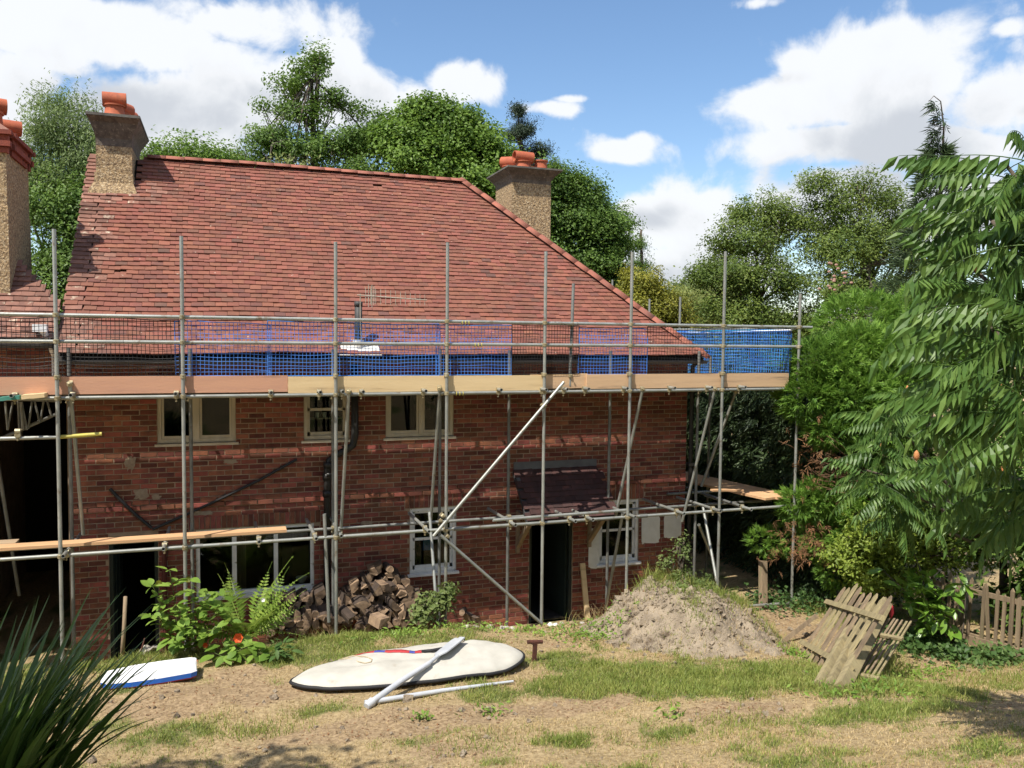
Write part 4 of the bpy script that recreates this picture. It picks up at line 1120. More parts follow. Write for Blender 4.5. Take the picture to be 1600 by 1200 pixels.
# ladder beam across the passage on the left
mb = MB()
LBA, LBB = np.array([-4.3, .9, 3.86]), np.array([-2.1, 1.1, 3.86])
lo = [np.array((-2.668, 1.000, 3.462)), np.array((-2.178, 1.100, 3.718))]
mb.tube((-3.029, 1.000, 3.948), (-2.120, 1.050, 3.896), .024, 8); mb.tube((-2.969, 1.000, 3.325), (-2.123, 1.050, 3.730), .024, 8)
for (x0, x1) in (((-2.749, 1.000, 3.893), (-2.727, 1.000, 3.515)), ((-2.660, 1.000, 3.891), (-2.727, 1.000, 3.515)), ((-2.555, 1.000, 3.890), (-2.502, 1.000, 3.509)), ((-2.433, 1.000, 3.896), (-2.486, 1.000, 3.526)), ((-2.403, 1.000, 3.896), (-2.348, 1.000, 3.609)), ((-2.300, 1.020, 3.893), (-2.344, 1.020, 3.607)), ((-2.254, 1.020, 3.892), (-2.211, 1.020, 3.691))):
    mb.tube(x0, x1, .014, 6)
spart(mb, 'ladder_beam', 'galv_dull')
tube('standard', (-2.582, 0.950, 3.911), (-2.575, 0.950, 3.517), 'galv_dull', .02)
tube('standard', (-2.542, 0.900, 3.897), (-2.527, 0.900, 3.521), 'galv_dull', .02)
coupler((-2.411, 0.040, 3.547), (1.57, 0, 0))
tube('brace', (-2.900, 1.200, 3.080), (-2.825, 1.900, 1.014), 'galv_dull')

# toe boards clipped to the standards
def board(name, a, b, h, t, m, parent=None, up=(0, 0, 1)):
    mb = MB(); L = np.linalg.norm(np.array(b) - np.array(a)); n = 6
    d, s, u_, L = mb.frame_axes(a, b, up)
    v = []
    for i in range(n + 1):
        w = rs.normal(0, .0025) if 0 < i < n else 0
        for (ss, uu) in ((-.5, -.5), (.5, -.5), (.5, .5), (-.5, .5)):
            v.append(np.array(a) + d * L * i / n + s * (ss * t) + u_ * (uu * h + w))
    f = [[4 * i + j, 4 * i + (j + 1) % 4, 4 * i + 4 + (j + 1) % 4, 4 * i + 4 + j] for i in range(n) for j in range(4)] + [[3, 2, 1, 0], [4 * n, 4 * n + 1, 4 * n + 2, 4 * n + 3]]
    mb.add(v, f)
    return mb
ub = [0.829, 4.595, 4.377, 5.307, 5.285]
for (a, b, y, z, h, m) in ((ULFT, ub[0], .075, 4.158, .222, 'board_pink'), (ub[0] + .004, ub[1], .065, 4.140, .225, 'board_pale'), (ub[2], ub[3], .102, 4.163, .225, 'board_tan'), (ub[4], 9.0, .065, 4.150, .225, 'board_tan')):
    o = spart(board('toe_board', (a, y, z), (b, y, z), h, .036, m), 'toe_board', m, False)
# loose boards of the working platforms
K = 0
def plank(a, b, w, t, m, label, group):
    mb = board('b', a, b, t, w, m)
    o = mb.build('scaffold_board', m)
    return tag(o, label, 'board', group)
zb = ZU + .048 + RT + .020
lane_y = [0.235, 0.465, 0.745, 1.015]
lane_l = ['outermost lane by the toe board', 'second lane from the toe board', 'third lane from the toe board', 'innermost lane by the brick wall']
secs = [(-4.6, -2.2, 'over the side passage'), (-2.19, 0.62, 'above the left casement window'), (0.63, 4.42, 'above the narrow sash window'), (4.43, 6.22, 'above the porch'), (6.23, 9.1, 'at the right house corner')]
shift = {'over the side passage': 0, 'above the left casement window': .0, 'above the narrow sash window': .008, 'above the porch': .03, 'at the right house corner': -.03}
for li, y in enumerate(lane_y):
    for (a, b, wh) in secs:
        yy = y + (shift[wh] if li == 3 else 0)
        plank((a + rs.normal(0, .01), yy, zb + rs.normal(0, .002)), (b - .004, yy + rs.normal(0, .004), zb), .225 if li < 3 else .215, .038, 'board_grey', 'weathered upper platform board %s, %s' % (wh, lane_l[li]), 'upper platform boards')
plank((-4.9, .30, ZL + .095), (0.815, .30, ZL + .095), .225, .038, 'board_fresh', 'long pale plank on the left half of the lower lift', 'lower lift planks')
plank((-4.9, .545, ZL + .093), (-2.55, .545, ZL + .093), .225, .038, 'board_grey', 'grey plank behind the pale one in the side passage', 'lower lift planks')
plank((8.02, 3.9, 2.13), (8.13 + .62, .12, 2.13), .225, .038, 'board_fresh', 'plank nearest the house corner on the right return', 'planks on the right return')
plank((8.26, 3.9, 2.13), (8.13 + .86, .12, 2.13), .225, .038, 'board_fresh', 'middle plank of three on the right return', 'planks on the right return')
plank((8.50, 3.9, 2.13), (8.13 + 1.10, .12, 2.13), .225, .038, 'board_fresh', 'plank nearest the hedge on the right return', 'planks on the right return')
plank((7.842, 0.500, 2.255), (8.456, 0.500, 2.223), .09, .03, 'board_fresh', 'short pale offcut lying across the right return planks', None)
plank((-2.568, -0.020, 4.007), (-2.354, -0.020, 4.027), .2, .045, 'board_green', 'board with a green painted end at the left edge', 'board ends under the toe board')
plank((-2.330, -0.040, 4.028), (-2.078, -0.040, 4.049), .2, .05, 'board_pale', 'board with a bleached end left of the first standard', 'board ends under the toe board')
for k in range(3):
    plank((8.25 + k * .24, .3, ZU + .09), (8.25 + k * .24, 6.5, ZU + .09), .225, .038, 'board_tan', 'high board round the right end, %s' % ('nearest the house', 'middle of the three', 'nearest the blue net')[k], 'high boards round the right end')

# debris nets
def net(u0, u1, z0, z1, m, label, fy, cell=0.051, w=0.0068, fix=None, amp=.012, seed=0):
    r_ = np.random.default_rng(seed); mb = MB()
    nu = max(2, int(round((u1 - u0) / cell))); nz = int(round((z1 - z0) / cell))
    us = np.linspace(u0, u1, nu + 1); zs = np.linspace(z0, z1, nz + 1)
    UU, ZZ = np.meshgrid(us, zs, indexing='ij')
    off = (fbm(UU * 2.2 + seed * 9.1, ZZ * 2.5, 3) - .5)
    DZ = -np.abs(fbm(UU * 1.3 + seed, ZZ * 0 + 3.3, 2) - .5) * .09 * (ZZ > z0 + .1) + (fbm(UU * 3, ZZ * 3 + seed, 2) - .5) * amp
    DU = (fbm(UU * 3 + 40, ZZ * 3 + seed, 2) - .5) * amp
    Yo = off * .06
    def P3(i, j):
        if fix is None: return np.stack([UU[i, j] + DU[i, j], fy + Yo[i, j], ZZ[i, j] + DZ[i, j]], -1)
        return np.stack([fix + Yo[i, j], UU[i, j] + DU[i, j], ZZ[i, j] + DZ[i, j]], -1)
    for i in range(nu + 1):
        ww = w * (2.0 if i in (0, nu) else 1.0)
        p_ = P3(np.full(nz + 1, i), np.arange(nz + 1))
        sx = np.array([ww / 2, 0, 0]) if fix is None else np.array([0, ww / 2, 0])
        sy = np.array([0, .0025, 0]) if fix is None else np.array([.0025, 0, 0])
        v = np.stack([p_ - sx, p_ - sy, p_ + sx, p_ + sy], 1).reshape(-1, 3)
        a = np.arange(nz)[:, None] * 4; j = np.arange(4)[None, :]; k = (j + 1) % 4
        mb.add(v, np.stack([a + j, a + k, a + 4 + k, a + 4 + j], -1).reshape(-1, 4))
    for j0 in range(nz + 1):
        ww = w * (1.8 if j0 in (0, nz) else 1.0)
        p_ = P3(np.arange(nu + 1), np.full(nu + 1, j0))
        sx = np.array([0, 0, ww / 2])
        sy = np.array([0, .0022, 0]) if fix is None else np.array([.0022, 0, 0])
        v = np.stack([p_ - sx, p_ - sy, p_ + sx, p_ + sy], 1).reshape(-1, 3)
        a = np.arange(nu)[:, None] * 4; j = np.arange(4)[None, :]; k = (j + 1) % 4
        mb.add(v, np.stack([a + j, a + k, a + 4 + k, a + 4 + j], -1).reshape(-1, 4))
    o = mb.build('debris_net', m); tag(o, label, 'safety net', 'debris nets hung on the guard rails')
NU = [-0.543, 0.602, 2.953, 4.070, 5.162, 6.340]
net(-4.6, NU[0], 4.27, 5.02, 'net_black', 'black debris net at the far left, reaching past the second standard', .085, seed=1)
net(NU[0] - .05, NU[1], 4.265, 4.99, 'net_blue', 'blue debris net just right of the second standard', .090, seed=2)
net(NU[1] - .03, NU[2], 4.26, 5.01, 'net_blue', 'long blue debris net across the vent pipe', .080, seed=3)
net(NU[2] - .03, NU[3], 4.26, 5.0, 'net_blue', 'blue debris net right of the fourth standard', .090, seed=4)
net(NU[3], NU[4], 4.27, 5.02, 'net_black', 'short black debris net between two blue ones', .082, seed=5, cell=.046)
net(NU[4], NU[5], 4.26, 4.98, 'net_blue', 'blue debris net beside the short extra standard', .092, seed=6)
net(NU[5], 9.05, 4.27, 5.02, 'net_black', 'black debris net at the right end by the hip', .082, seed=7)
net(0.15, 8.6, 4.15, 4.99, 'net_teal', 'blue debris net running back round the right house end', 0, fix=9.10, seed=8, cell=.075, w=.020)
net(0.1, 4.2, 4.12, 4.97, 'net_blue', 'doubled blue debris net bunched behind the end standard', 0, fix=9.03, seed=9, cell=.06, w=.011)
mb = MB(); mb.path([(9.08, .12, 4.99), (9.08, 2.5, 4.955), (9.08, 5, 4.965), (9.08, 8.6, 4.99)], .016, 6); o = mb.build('net_rope', 'foam_white'); tag(o, 'white rope along the top of the blue net round the house end', 'rope')
# small yellow cable ties
for p_ in ((3.336, 0.049, 5.028), (3.533, 0.049, 4.703), (3.256, 0.049, 3.992)):
    mb = MB()
    for k in range(3): mb.lathe([(.034, -.006), (.037, 0), (.034, .006)], (0, 0, 0), 10); 
    mb = MB(); c0 = np.array(p_)
    for k in (-.05, 0, .05): mb.path([c0 + [k, .029 * math.cos(t_), .029 * math.sin(t_)] for t_ in np.linspace(0, 6.28, 10)], .006, 4)
    spart(mb, 'cable_tie', 'yellow_band')

# ------------------------------------------------------------------ aerial on the roof
aer = thing('aerial', 'old television aerial lying level above the vent pipe on the roof', 'aerial', (1.923, 0.750, 5.261))
al = Vector(aer.location)
def apart(mb, name, m, parent=None):
    o = mb.build(name, m, parent or aer)
    if parent is None: o.matrix_parent_inverse = Matrix.Translation(-al)
    return o
A0, A1 = np.array((1.880, 0.780, 5.422)), np.array((2.935, 0.780, 5.372))
mb = MB(); mb.path([(1.97, .93, 4.62), np.array((1.934, 0.820, 5.055)), np.array((1.927, 0.780, 5.442))], .009, 6); apart(mb, 'mast', 'aerial_metal')
mb = MB(); mb.tube(A0, A1, .009, 6); boom = apart(mb, 'boom', 'aerial_metal')
for f in np.linspace(.12, .97, 13):
    p_ = A0 + (A1 - A0) * f; L = .13 - .05 * f
    mb = MB(); mb.tube(p_ + [0, 0, L], p_ - [0, 0, L], .0045, 5); apart(mb, 'rod', 'aerial_metal', boom)
for f, L in ((.16, .17), (.21, .17)):
    p_ = A0 + (A1 - A0) * f; mb = MB(); mb.tube(p_ + [0, 0, L], p_ - [0, 0, L], .006, 5); apart(mb, 'rod', 'aerial_metal', boom)
p_ = A0 + (A1 - A0) * .17; mb = MB(); mb.path([p_ + [.03, 0, .02], p_ + [.03, 0, .15], p_ + [.07, 0, .15], p_ + [.07, 0, .02], p_ + [.07, 0, -.13], p_ + [.03, 0, -.13], p_ + [.03, 0, .02]], .007, 5); apart(mb, 'dipole', 'aerial_metal', boom)

# ------------------------------------------------------------------ log piles
rl = np.random.default_rng(33)
LOGM = []
for k in range(12):
    w, L = rl.uniform(.058, .108), rl.uniform(.26, .34)
    mb = MB(); kind = k % 4
    if kind == 0:   # quarter split
        n = 7; a = np.linspace(0, math.pi / 2 + .3, n); poly = [(0, 0)] + [(w * 1.35 * math.cos(t_), w * 1.35 * math.sin(t_)) for t_ in a]
    elif kind == 1:  # half round
        a = np.linspace(0, math.pi, 8); poly = [(w * math.cos(t_), w * math.sin(t_)) for t_ in a]
    elif kind == 2:  # rough wedge
        poly = [(-w * .9, -w * .4), (w * .8, -w * .55), (w * .95, w * .1), (w * .1, w * .85), (-w * .5, w * .5)]
    else:
        a = np.linspace(0, 2 * math.pi, 11)[:-1]; poly = [(w * .75 * math.cos(t_), w * .75 * math.sin(t_)) for t_ in a]
    poly = np.array(poly) * (1 + rl.normal(0, .07, (len(poly), 1)))
    poly -= poly.mean(0)
    n = len(poly)
    v = np.concatenate([np.c_[poly[:, 0], np.full(n, -L / 2) + rl.normal(0, .006, n), poly[:, 1]], np.c_[poly[:, 0] * .96, np.full(n, L / 2), poly[:, 1] * .96]])
    j = np.arange(n); kk = (j + 1) % n
    me = np_mesh('log', v, [j[None, :], (j + n)[::-1][None, :], np.stack([j, j + n, kk + n, kk], -1)])
    me.materials.append(MATS['log_face']); me.materials.append(MATS['log_bark'])
    me.polygons[0].material_index = 0; me.polygons[1].material_index = 0
    for pi in range(2, 2 + n):
        split = (kind == 0 and (pi - 2) in (0, n - 1)) or (kind == 1 and pi - 2 == n - 1) or (kind == 2 and (pi - 2) in (1, 3))
        me.polygons[pi].material_index = 0 if split else 1
    LOGM.append(me)
NLOG = 0
def log(p_, rz=0.0, ry=0.0, rx=0.0, s=1.0, label=None, group='split logs heaped against the house wall'):
    global NLOG
    o = bpy.data.objects.new('log', LOGM[rl.integers(len(LOGM))]); COL.objects.link(o)
    o.location = p_; o.rotation_euler = (rx, ry, rz); o.scale = (s, s, s); NLOG += 1
    tag(o, label or 'split firewood log heaped against the brick wall', 'log', group)
HEAP = [(1.45, .75), (1.62, .85), (1.75, 1.02), (1.95, 1.12), (2.1, 1.30), (2.25, 1.33), (2.42, 1.30), (2.6, 1.15), (2.75, 1.0), (2.9, .78), (3.2, .6), (3.6, .55), (4.0, .3)]
hx_, hz_ = zip(*HEAP)
for (y0, scale_, off) in ((1.03, 1.0, 0.0), (0.74, .80, .06), (0.46, .64, .02)):
    z = .09
    while z < 1.35:
        u = 1.5 + off + rl.random() * .08
        while u < 3.95:
            top = np.interp(u, hx_, hz_) * scale_
            if z < top - .03 and z > .52:
                if y0 > .7 or u > 2.62 or z < 2:
                    log((u + rl.normal(0, .02), y0 + rl.normal(0, .03), z + rl.normal(0, .014)), rl.normal(0, .10), rl.uniform(0, 6.28), rl.normal(0, .10), 1.0, 'split firewood log in the tall heap right of the soil pipe', 'split logs in the tall heap')
            u += rl.uniform(.108, .145)
        z += .102
for (y0, zt) in ((1.0, .95), (0.72, .80)):
    z = .52
    while z < zt:
        u = .50 + rl.random() * .1
        while u < 1.42:
            log((u, y0 + rl.normal(0, .03), z + rl.normal(0, .012)), rl.normal(0, .12), rl.uniform(0, 6.28), rl.normal(0, .12), 1.0, 'split firewood log in the low heap under the wide window', 'split logs in the low heap')
            u += rl.uniform(.11, .15)
        z += .102
for (p_, lab) in (((2.752, -0.200, 0.890), 'large pale chunk of split log lying forward of the heap by the standard'), ((1.599, 0.000, 0.914), 'split log fallen forward at the left foot of the tall heap'), ((2.052, -0.100, 0.790), 'orange split log at the front foot of the tall heap'), ((1.837, 0.200, 1.014), 'bright split log part way up the tall heap front'), ((3.465, 0.500, 0.596), 'dark split log leaning at the right end of the heap'), ((3.581, 0.400, 0.516), 'small log end furthest right of the heap')):
    log(p_, rl.normal(0, .5), rl.uniform(0, 6), rl.normal(0, .3), 1.0, lab, 'loose split logs')

# ------------------------------------------------------------------ things on the lawn
def gpt(u, Y, dz=0.0): return np.array([u, Y, float(gz(u, Y)) + dz])
# windsurf board bag
BC, BLn, BWd, BT = np.array([2.08, -2.17]), 2.78, 1.0, .12
bag = thing('board_bag', 'long cream board bag with black piping lying on the lawn', 'board bag', (BC[0], BC[1], float(gz(BC[0], BC[1]))))
ba = R(-1.0); bca, bsa = math.cos(ba), math.sin(ba)
def half_w(s):      # s in -1..1 along the bag, rounded nose left, fuller tail right
    return BWd / 2 * np.clip(1 - np.abs(s) ** 2.6, 0, 1) ** 0.62 * (0.94 + 0.06 * s) + .004
NS, NTt = 72, 30
S_ = np.sin(np.linspace(-math.pi / 2, math.pi / 2, NS + 1)); Tt = np.sin(np.linspace(-math.pi / 2, math.pi / 2, NTt + 1))
SS, TT = np.meshgrid(S_, Tt, indexing='ij')
BU = SS * BLn / 2; BV = TT * half_w(SS)
rim = np.clip(1 - np.abs(TT) ** 3.2, 0, 1) ** .7 * np.clip(1 - np.abs(SS) ** 6, 0, 1) ** .7
wr = (fbm(BU * 3.1 + BV * 1.5 + 5, BV * 7.0 - BU * 1.2, 4) - .5) * .075 + (fbm(BU * 9, BV * 3 + 30, 3) - .5) * .016
def bagpos(u_, v_, h):
    X = BC[0] + u_ * bca - v_ * bsa; Yy = BC[1] + u_ * bsa + v_ * bca
    base = .80 + .135 * (v_ + .35)
    sagg = .02 * np.sin(u_ * 1.5)
    return np.stack([X, Yy, np.maximum(base + sagg, gz(X, Yy) + .012) + h], -1)
top = bagpos(BU, BV, .045 + rim * (BT + wr)); bot = bagpos(BU, BV, .045 - np.clip(1 - np.abs(TT) ** 4, 0, 1) * .03)
n1_, n2_ = NS + 1, NTt + 1
i_, j_ = np.meshgrid(np.arange(NS), np.arange(NTt), indexing='ij')
qt = np.stack([i_ * n2_ + j_, (i_ + 1) * n2_ + j_, (i_ + 1) * n2_ + j_ + 1, i_ * n2_ + j_ + 1], -1).reshape(-1, 4)
def bpart(me_or_mb, name, m, smooth=True):
    o = link(me_or_mb, name, m, bag) if not isinstance(me_or_mb, MB) else me_or_mb.build(name, m, bag, smooth)
    o.matrix_parent_inverse = Matrix.Translation(-Vector(bag.location)); return o
bpart(np_mesh('cover', np.concatenate([top.reshape(-1, 3), bot.reshape(-1, 3)]), [qt, qt[:, ::-1] + n1_ * n2_], True), 'cover', 'bag_cloth')
loop = [(s, 1) for s in range(NS + 1)] + [(s, 0) for s in range(NS, -1, -1)]
lp = np.array([top[s, NTt if e else 0] for s, e in loop]); lp = np.vstack([lp, lp[:1]])
mb = MB(); mb.path(lp, .021, 6, False); bpart(mb, 'piping', 'bag_black')
def on_bag(u_, v_, dz=.004):
    s = np.clip(u_ / (BLn / 2), -1, 1); t_ = np.clip(v_ / half_w(s), -1, 1)
    rm = np.clip(1 - np.abs(t_) ** 3.2, 0, 1) ** .7 * np.clip(1 - np.abs(s) ** 6, 0, 1) ** .7
    w_ = (fbm(u_ * 3.1 + v_ * 1.5 + 5, v_ * 7.0 - u_ * 1.2, 4) - .5) * .075 + (fbm(u_ * 9, v_ * 3 + 30, 3) - .5) * .016
    return bagpos(u_, v_, .045 + rm * (BT + w_) + dz)
def strap(name, m, pts, w, parent=None):
    pts = np.array(pts); u_ = np.interp(np.linspace(0, 1, 20), np.linspace(0, 1, len(pts)), pts[:, 0]); v_ = np.interp(np.linspace(0, 1, 20), np.linspace(0, 1, len(pts)), pts[:, 1])
    du = np.gradient(u_); dv = np.gradient(v_); L = np.hypot(du, dv); nx_, ny_ = -dv / L * w / 2, du / L * w / 2
    a = on_bag(u_ + nx_, v_ + ny_, .008); b = on_bag(u_ - nx_, v_ - ny_, .008)
    v = np.stack([a, b, b - [0, 0, .006], a - [0, 0, .006]], 1).reshape(-1, 3)
    k = np.arange(19)[:, None] * 4; j = np.arange(4)[None, :]; jj_ = (j + 1) % 4
    mb = MB(); mb.add(v, np.stack([k + j, k + jj_, k + 4 + jj_, k + 4 + j], -1).reshape(-1, 4)); return bpart(mb, name, m)
sp = [(-.72, .38), (-.55, .36), (-.30, .27), (-.02, .17), (.14, .13)]
sp = np.array(sp)
for a, b, m in ((0, .06, 'strap_blue'), (.06, .40, 'strap_red'), (.40, .52, 'strap_blue'), (.52, .78, 'strap_red'), (.78, .88, 'strap_blue'), (.88, 1, 'strap_red')):
    f = np.linspace(a, b, 4); strap('strap', m, np.stack([np.interp(f, np.linspace(0, 1, 5), sp[:, 0]), np.interp(f, np.linspace(0, 1, 5), sp[:, 1])], -1), .062)
mb = MB()
hp = [(.14, .12), (.26, .07), (.40, .10), (.56, .21), (.72, .36), (.74, .40)]
pts = np.array([on_bag(a, b, .012 + .02 * (0 < i < 5)) for i, (a, b) in enumerate(hp)])
mb.path(pts, .018, 6); bpart(mb, 'handle', 'bag_black')
mb = MB(); pts = np.array([on_bag(a, b, .008) for a, b in ((-.82, .36), (-.72, .24), (-.62, .10), (-.55, .04), (-.48, .03), (-.46, .10), (-.52, .18), (-.66, .30), (-.76, .37))]); mb.path(pts, .007, 5); bpart(mb, 'cord_loop', 'cord')
mb = MB(); pts = np.array([on_bag(a, b, .012) for a, b in ((.42, .03), (.52, .09), (.62, .20), (.70, .27), (.72, .34))]); mb.path(pts, .006, 5); bpart(mb, 'cord_loop', 'cord')

# paddle lying across the bag, and a pole beside it
pad = thing('paddle', 'grey plastic paddle lying diagonally across the cream board bag', 'paddle', (1.396, -2.953, 0.860))
def ppart(mb, name, m):
    o = mb.build(name, m, pad); o.matrix_parent_inverse = Matrix.Translation(-Vector(pad.location)); return smooth_angle(o, 40)
pa, pm_, pb_, pe = np.array((1.469, -3.005, 0.900)), np.array((2.204, -2.490, 1.060)), np.array((2.520, -2.154, 1.090)), np.array((2.677, -1.988, 1.100))
gA = gpt(pa[0], pa[1], .05); pa = np.array([pa[0], pa[1], gA[2]])
mb = MB(); mb.path([pa, (pa + pm_) / 2 + [0, 0, .012], pm_], [.036, .034, .031], 10); ppart(mb, 'shaft', 'paddle_grey')
mb = MB(); mb.path([pm_ - (pm_ - pa) * .02, pb_], [.024, .021], 10); ppart(mb, 'shaft', 'paddle_grey')
mb = MB(); mb.path([pa - (pm_ - pa) * .10 + [0, 0, -.012], pa], [.04, .05], 10); ppart(mb, 'end_socket', 'paddle_grey')
d = (pe - pm_) / np.linalg.norm(pe - pm_); sd_ = np.cross(d, [0, .5, 1]); sd_ /= np.linalg.norm(sd_); nd_ = np.cross(sd_, d)
mb = MB(); q0 = pm_ + (pb_ - pm_) * .45; Lb = .52
pr_ = [(0, .03), (.12, .085), (.3, .10), (.75, .105), (1, .10)]
v = []
for f, w in pr_:
    for sgn, hh in ((-1, 0), (-.33, .016), (0, .004), (.33, .016), (1, 0)): v.append(q0 + d * Lb * f + sd_ * w * sgn + nd_ * (hh + .012))
    for sgn in (1, -1): v.append(q0 + d * Lb * f + sd_ * w * sgn - nd_ * .002)
n = 7; fs = [[7 * i + j, 7 * i + (j + 1) % 7, 7 * i + 7 + (j + 1) % 7, 7 * i + 7 + j] for i in range(4) for j in range(7)]
mb.add(v, fs, [list(range(6, -1, -1)), [28 + k for k in range(7)]]); ppart(mb, 'blade', 'paddle_grey')
mb = MB(); a = gpt(*(1.390, -2.990, 0.870)[:2], .035); b = gpt(*(3.130, -2.795, 0.800)[:2], .04)
mb.path([a, (a + b) / 2 + [0, 0, .01], b], [.030, .026, .014], 10); o = mb.build('pole', 'paddle_grey', None, True); tag(smooth_angle(o, 40), 'slim grey pole on the grass along the front of the board bag', 'pole')

# bodyboard
bb = thing('bodyboard', 'white and blue foam bodyboard lying on bare soil at the left', 'bodyboard', (-0.810, -1.360, 0.806))
bl_ = Vector(bb.location); bl_.z = float(gz(bl_.x, bl_.y)) + .03; bb.location = bl_
P4 = [np.array((-0.249, -0.183, 0.420)), np.array((-0.274, -0.514, 0.400)), np.array((-1.322, -0.327, 0.410)), np.array((-1.628, -0.319, 0.430)), np.array((-1.468, -0.020, 0.440)), np.array((-1.014, -0.016, 0.450))]
outl = np.array([[-.46, .16], [-.50, .06], [-.50, -.12], [-.44, -.20], [-.2, -.245], [.1, -.25], [.40, -.22], [.46, -.18], [.455, 0], [.46, .20], [.40, .235], [.1, .25], [-.2, .235]])
def slab(mb, z0, z1, k0=1.0, k1=1.0):
    n = len(outl); v = np.concatenate([np.c_[outl * k0, np.full(n, z0)], np.c_[outl * k1, np.full(n, z1)]])
    j = np.arange(n); k = (j + 1) % n; mb.add(v, j[::-1][None, :], (j + n)[None, :], np.stack([j, k, k + n, j + n], -1))
for nm, z0, z1, k0, k1, m in (('slick', 0, .014, .97, .99, 'foam_red'), ('rail', .014, .064, .99, 1.0, 'foam_blue'), ('deck', .064, .078, 1.0, .97, 'foam_white')):
    mb = MB(); slab(mb, z0, z1, k0, k1); mb.build(nm, m, bb)
bb.rotation_euler = (R(2.5), R(-1.0), R(2)); bb.scale = (1.06, .92, 1.12)

# rusty T post
tp_ = thing('rusty_post', 'short rusty iron T-shaped post stuck in the lawn', 'post', (3.652, -2.081, 0.753))
mb = MB(); mb.beam((0, 0, -.08), (.025, .02, .235), .05, .035, (0, 1, 0)); mb.beam((0, .02, -.08), (.025, .04, .235), .012, .06, (0, 1, 0)); mb.build('stem', 'rust', tp_)
mb = MB(); mb.tube((-.075, .03, .252), (.125, .03, .232), .026, 8); mb.box((.025, .03, .235), (.10, .06, .03)); mb.build('head', 'rust', tp_)

# leaning sticks and planks
def stick(name, a, b, w, m, label, cat, square=True, h=None):
    mb = MB()
    if square: mb.beam(a, b, w, h or w * .55, (0, 1, .3))
    else: mb.path([a, (np.array(a) + np.array(b)) / 2 + [0.006, 0, 0], b], [w, w * .92, w * .85], 8)
    return tag(mb.build(name, m, None, not square), label, cat)
stick('stake', (-1.253, -0.250, 0.653), (-1.202, -0.200, 1.476), .027, 'old_wood', 'round wooden stake standing by the left doorway', 'stake', False)
stick('stick', (-1.056, -0.200, 0.685), (-0.989, -0.150, 0.895), .011, 'rust', 'short bent rusty rod by the left doorway stones', 'rod', False)
stick('plank', (5.816, 1.050, 0.042), (5.772, 1.200, 0.978), .085, 'board_pale', 'pale plank leaning on the wall right of the porch door', 'plank')
stick('wooden_post', gpt(*(8.638, 0.069, 0.250)[:2], -.2), (8.768, 0.300, 1.018), .11, 'old_wood', 'square wooden post standing in front of the dark hedge', 'post', True, .10)
# stones
rr_ = np.random.default_rng(8)
def stone(p_, s, label, group, m='stone'):
    mb = MB(); n = 7; pr_ = [(.02, -.5), (.75, -.42), (1.0, 0), (.7, .5), (.02, .62)]
    mb.lathe(pr_, (0, 0, 0), n, False)
    me = mb.mesh('stone'); co = np.array([v.co[:] for v in me.vertices]); co *= (1 + rr_.normal(0, .13, co.shape)); me.vertices.foreach_set('co', co.astype(np.float32).ravel()); me.materials.append(MATS[m])
    o = bpy.data.objects.new('stone', me); COL.objects.link(o); o.location = p_; o.scale = (s * rr_.uniform(.8, 1.4), s, s * .75); o.rotation_euler = (rr_.normal(0, .3), rr_.normal(0, .3), rr_.uniform(0, 6))
    tag(o, label, 'stone', group)
for (x_, Z_) in (((-1.014, -0.076, 0.660), 0), ((-0.962, -0.047, 0.660), 0), ((-0.911, -0.016, 0.660), 0), ((-0.875, 0.019, 0.660), 0), ((-0.992, 0.033, 0.660), 0)):
    stone((x_[0], x_[1], x_[2] + .04), .055, 'pale stone in the little row by the left doorway', 'pale stones by the left doorway')
stone(np.array(gpt(*(4.680, -0.259, 0.550)[:2], .03)), .07, 'white lump of rubble at the lawn edge below the porch door', 'rubble lumps', 'white_paint')
stone(np.array(gpt(*(4.574, -0.343, 0.550)[:2], .02)), .05, 'smaller white chip beside the rubble lump below the porch', 'rubble lumps', 'white_paint')
for k in range(26):
    u_ = 3.3 + k * .05 + rr_.normal(0, .06) if k < 16 else rr_.uniform(4.6, 5.6); y_ = rr_.uniform(-.45, -.25)
    stone(gpt(u_, y_, .02), rr_.uniform(.03, .06), 'brown stone along the lawn edge by the scaffold feet', 'stones along the lawn edge', 'old_wood' if k % 3 else 'stone')
stone(gpt(*(7.465, -2.312, 0.300)[:2], .02), .07, 'broken brick lump on the bare path left of the fallen panels', None, 'ridge_tile')
stone(gpt(*(8.103, -3.158, 0.350)[:2], .02), .06, 'pale stone in the grass right of the fallen panels', None)

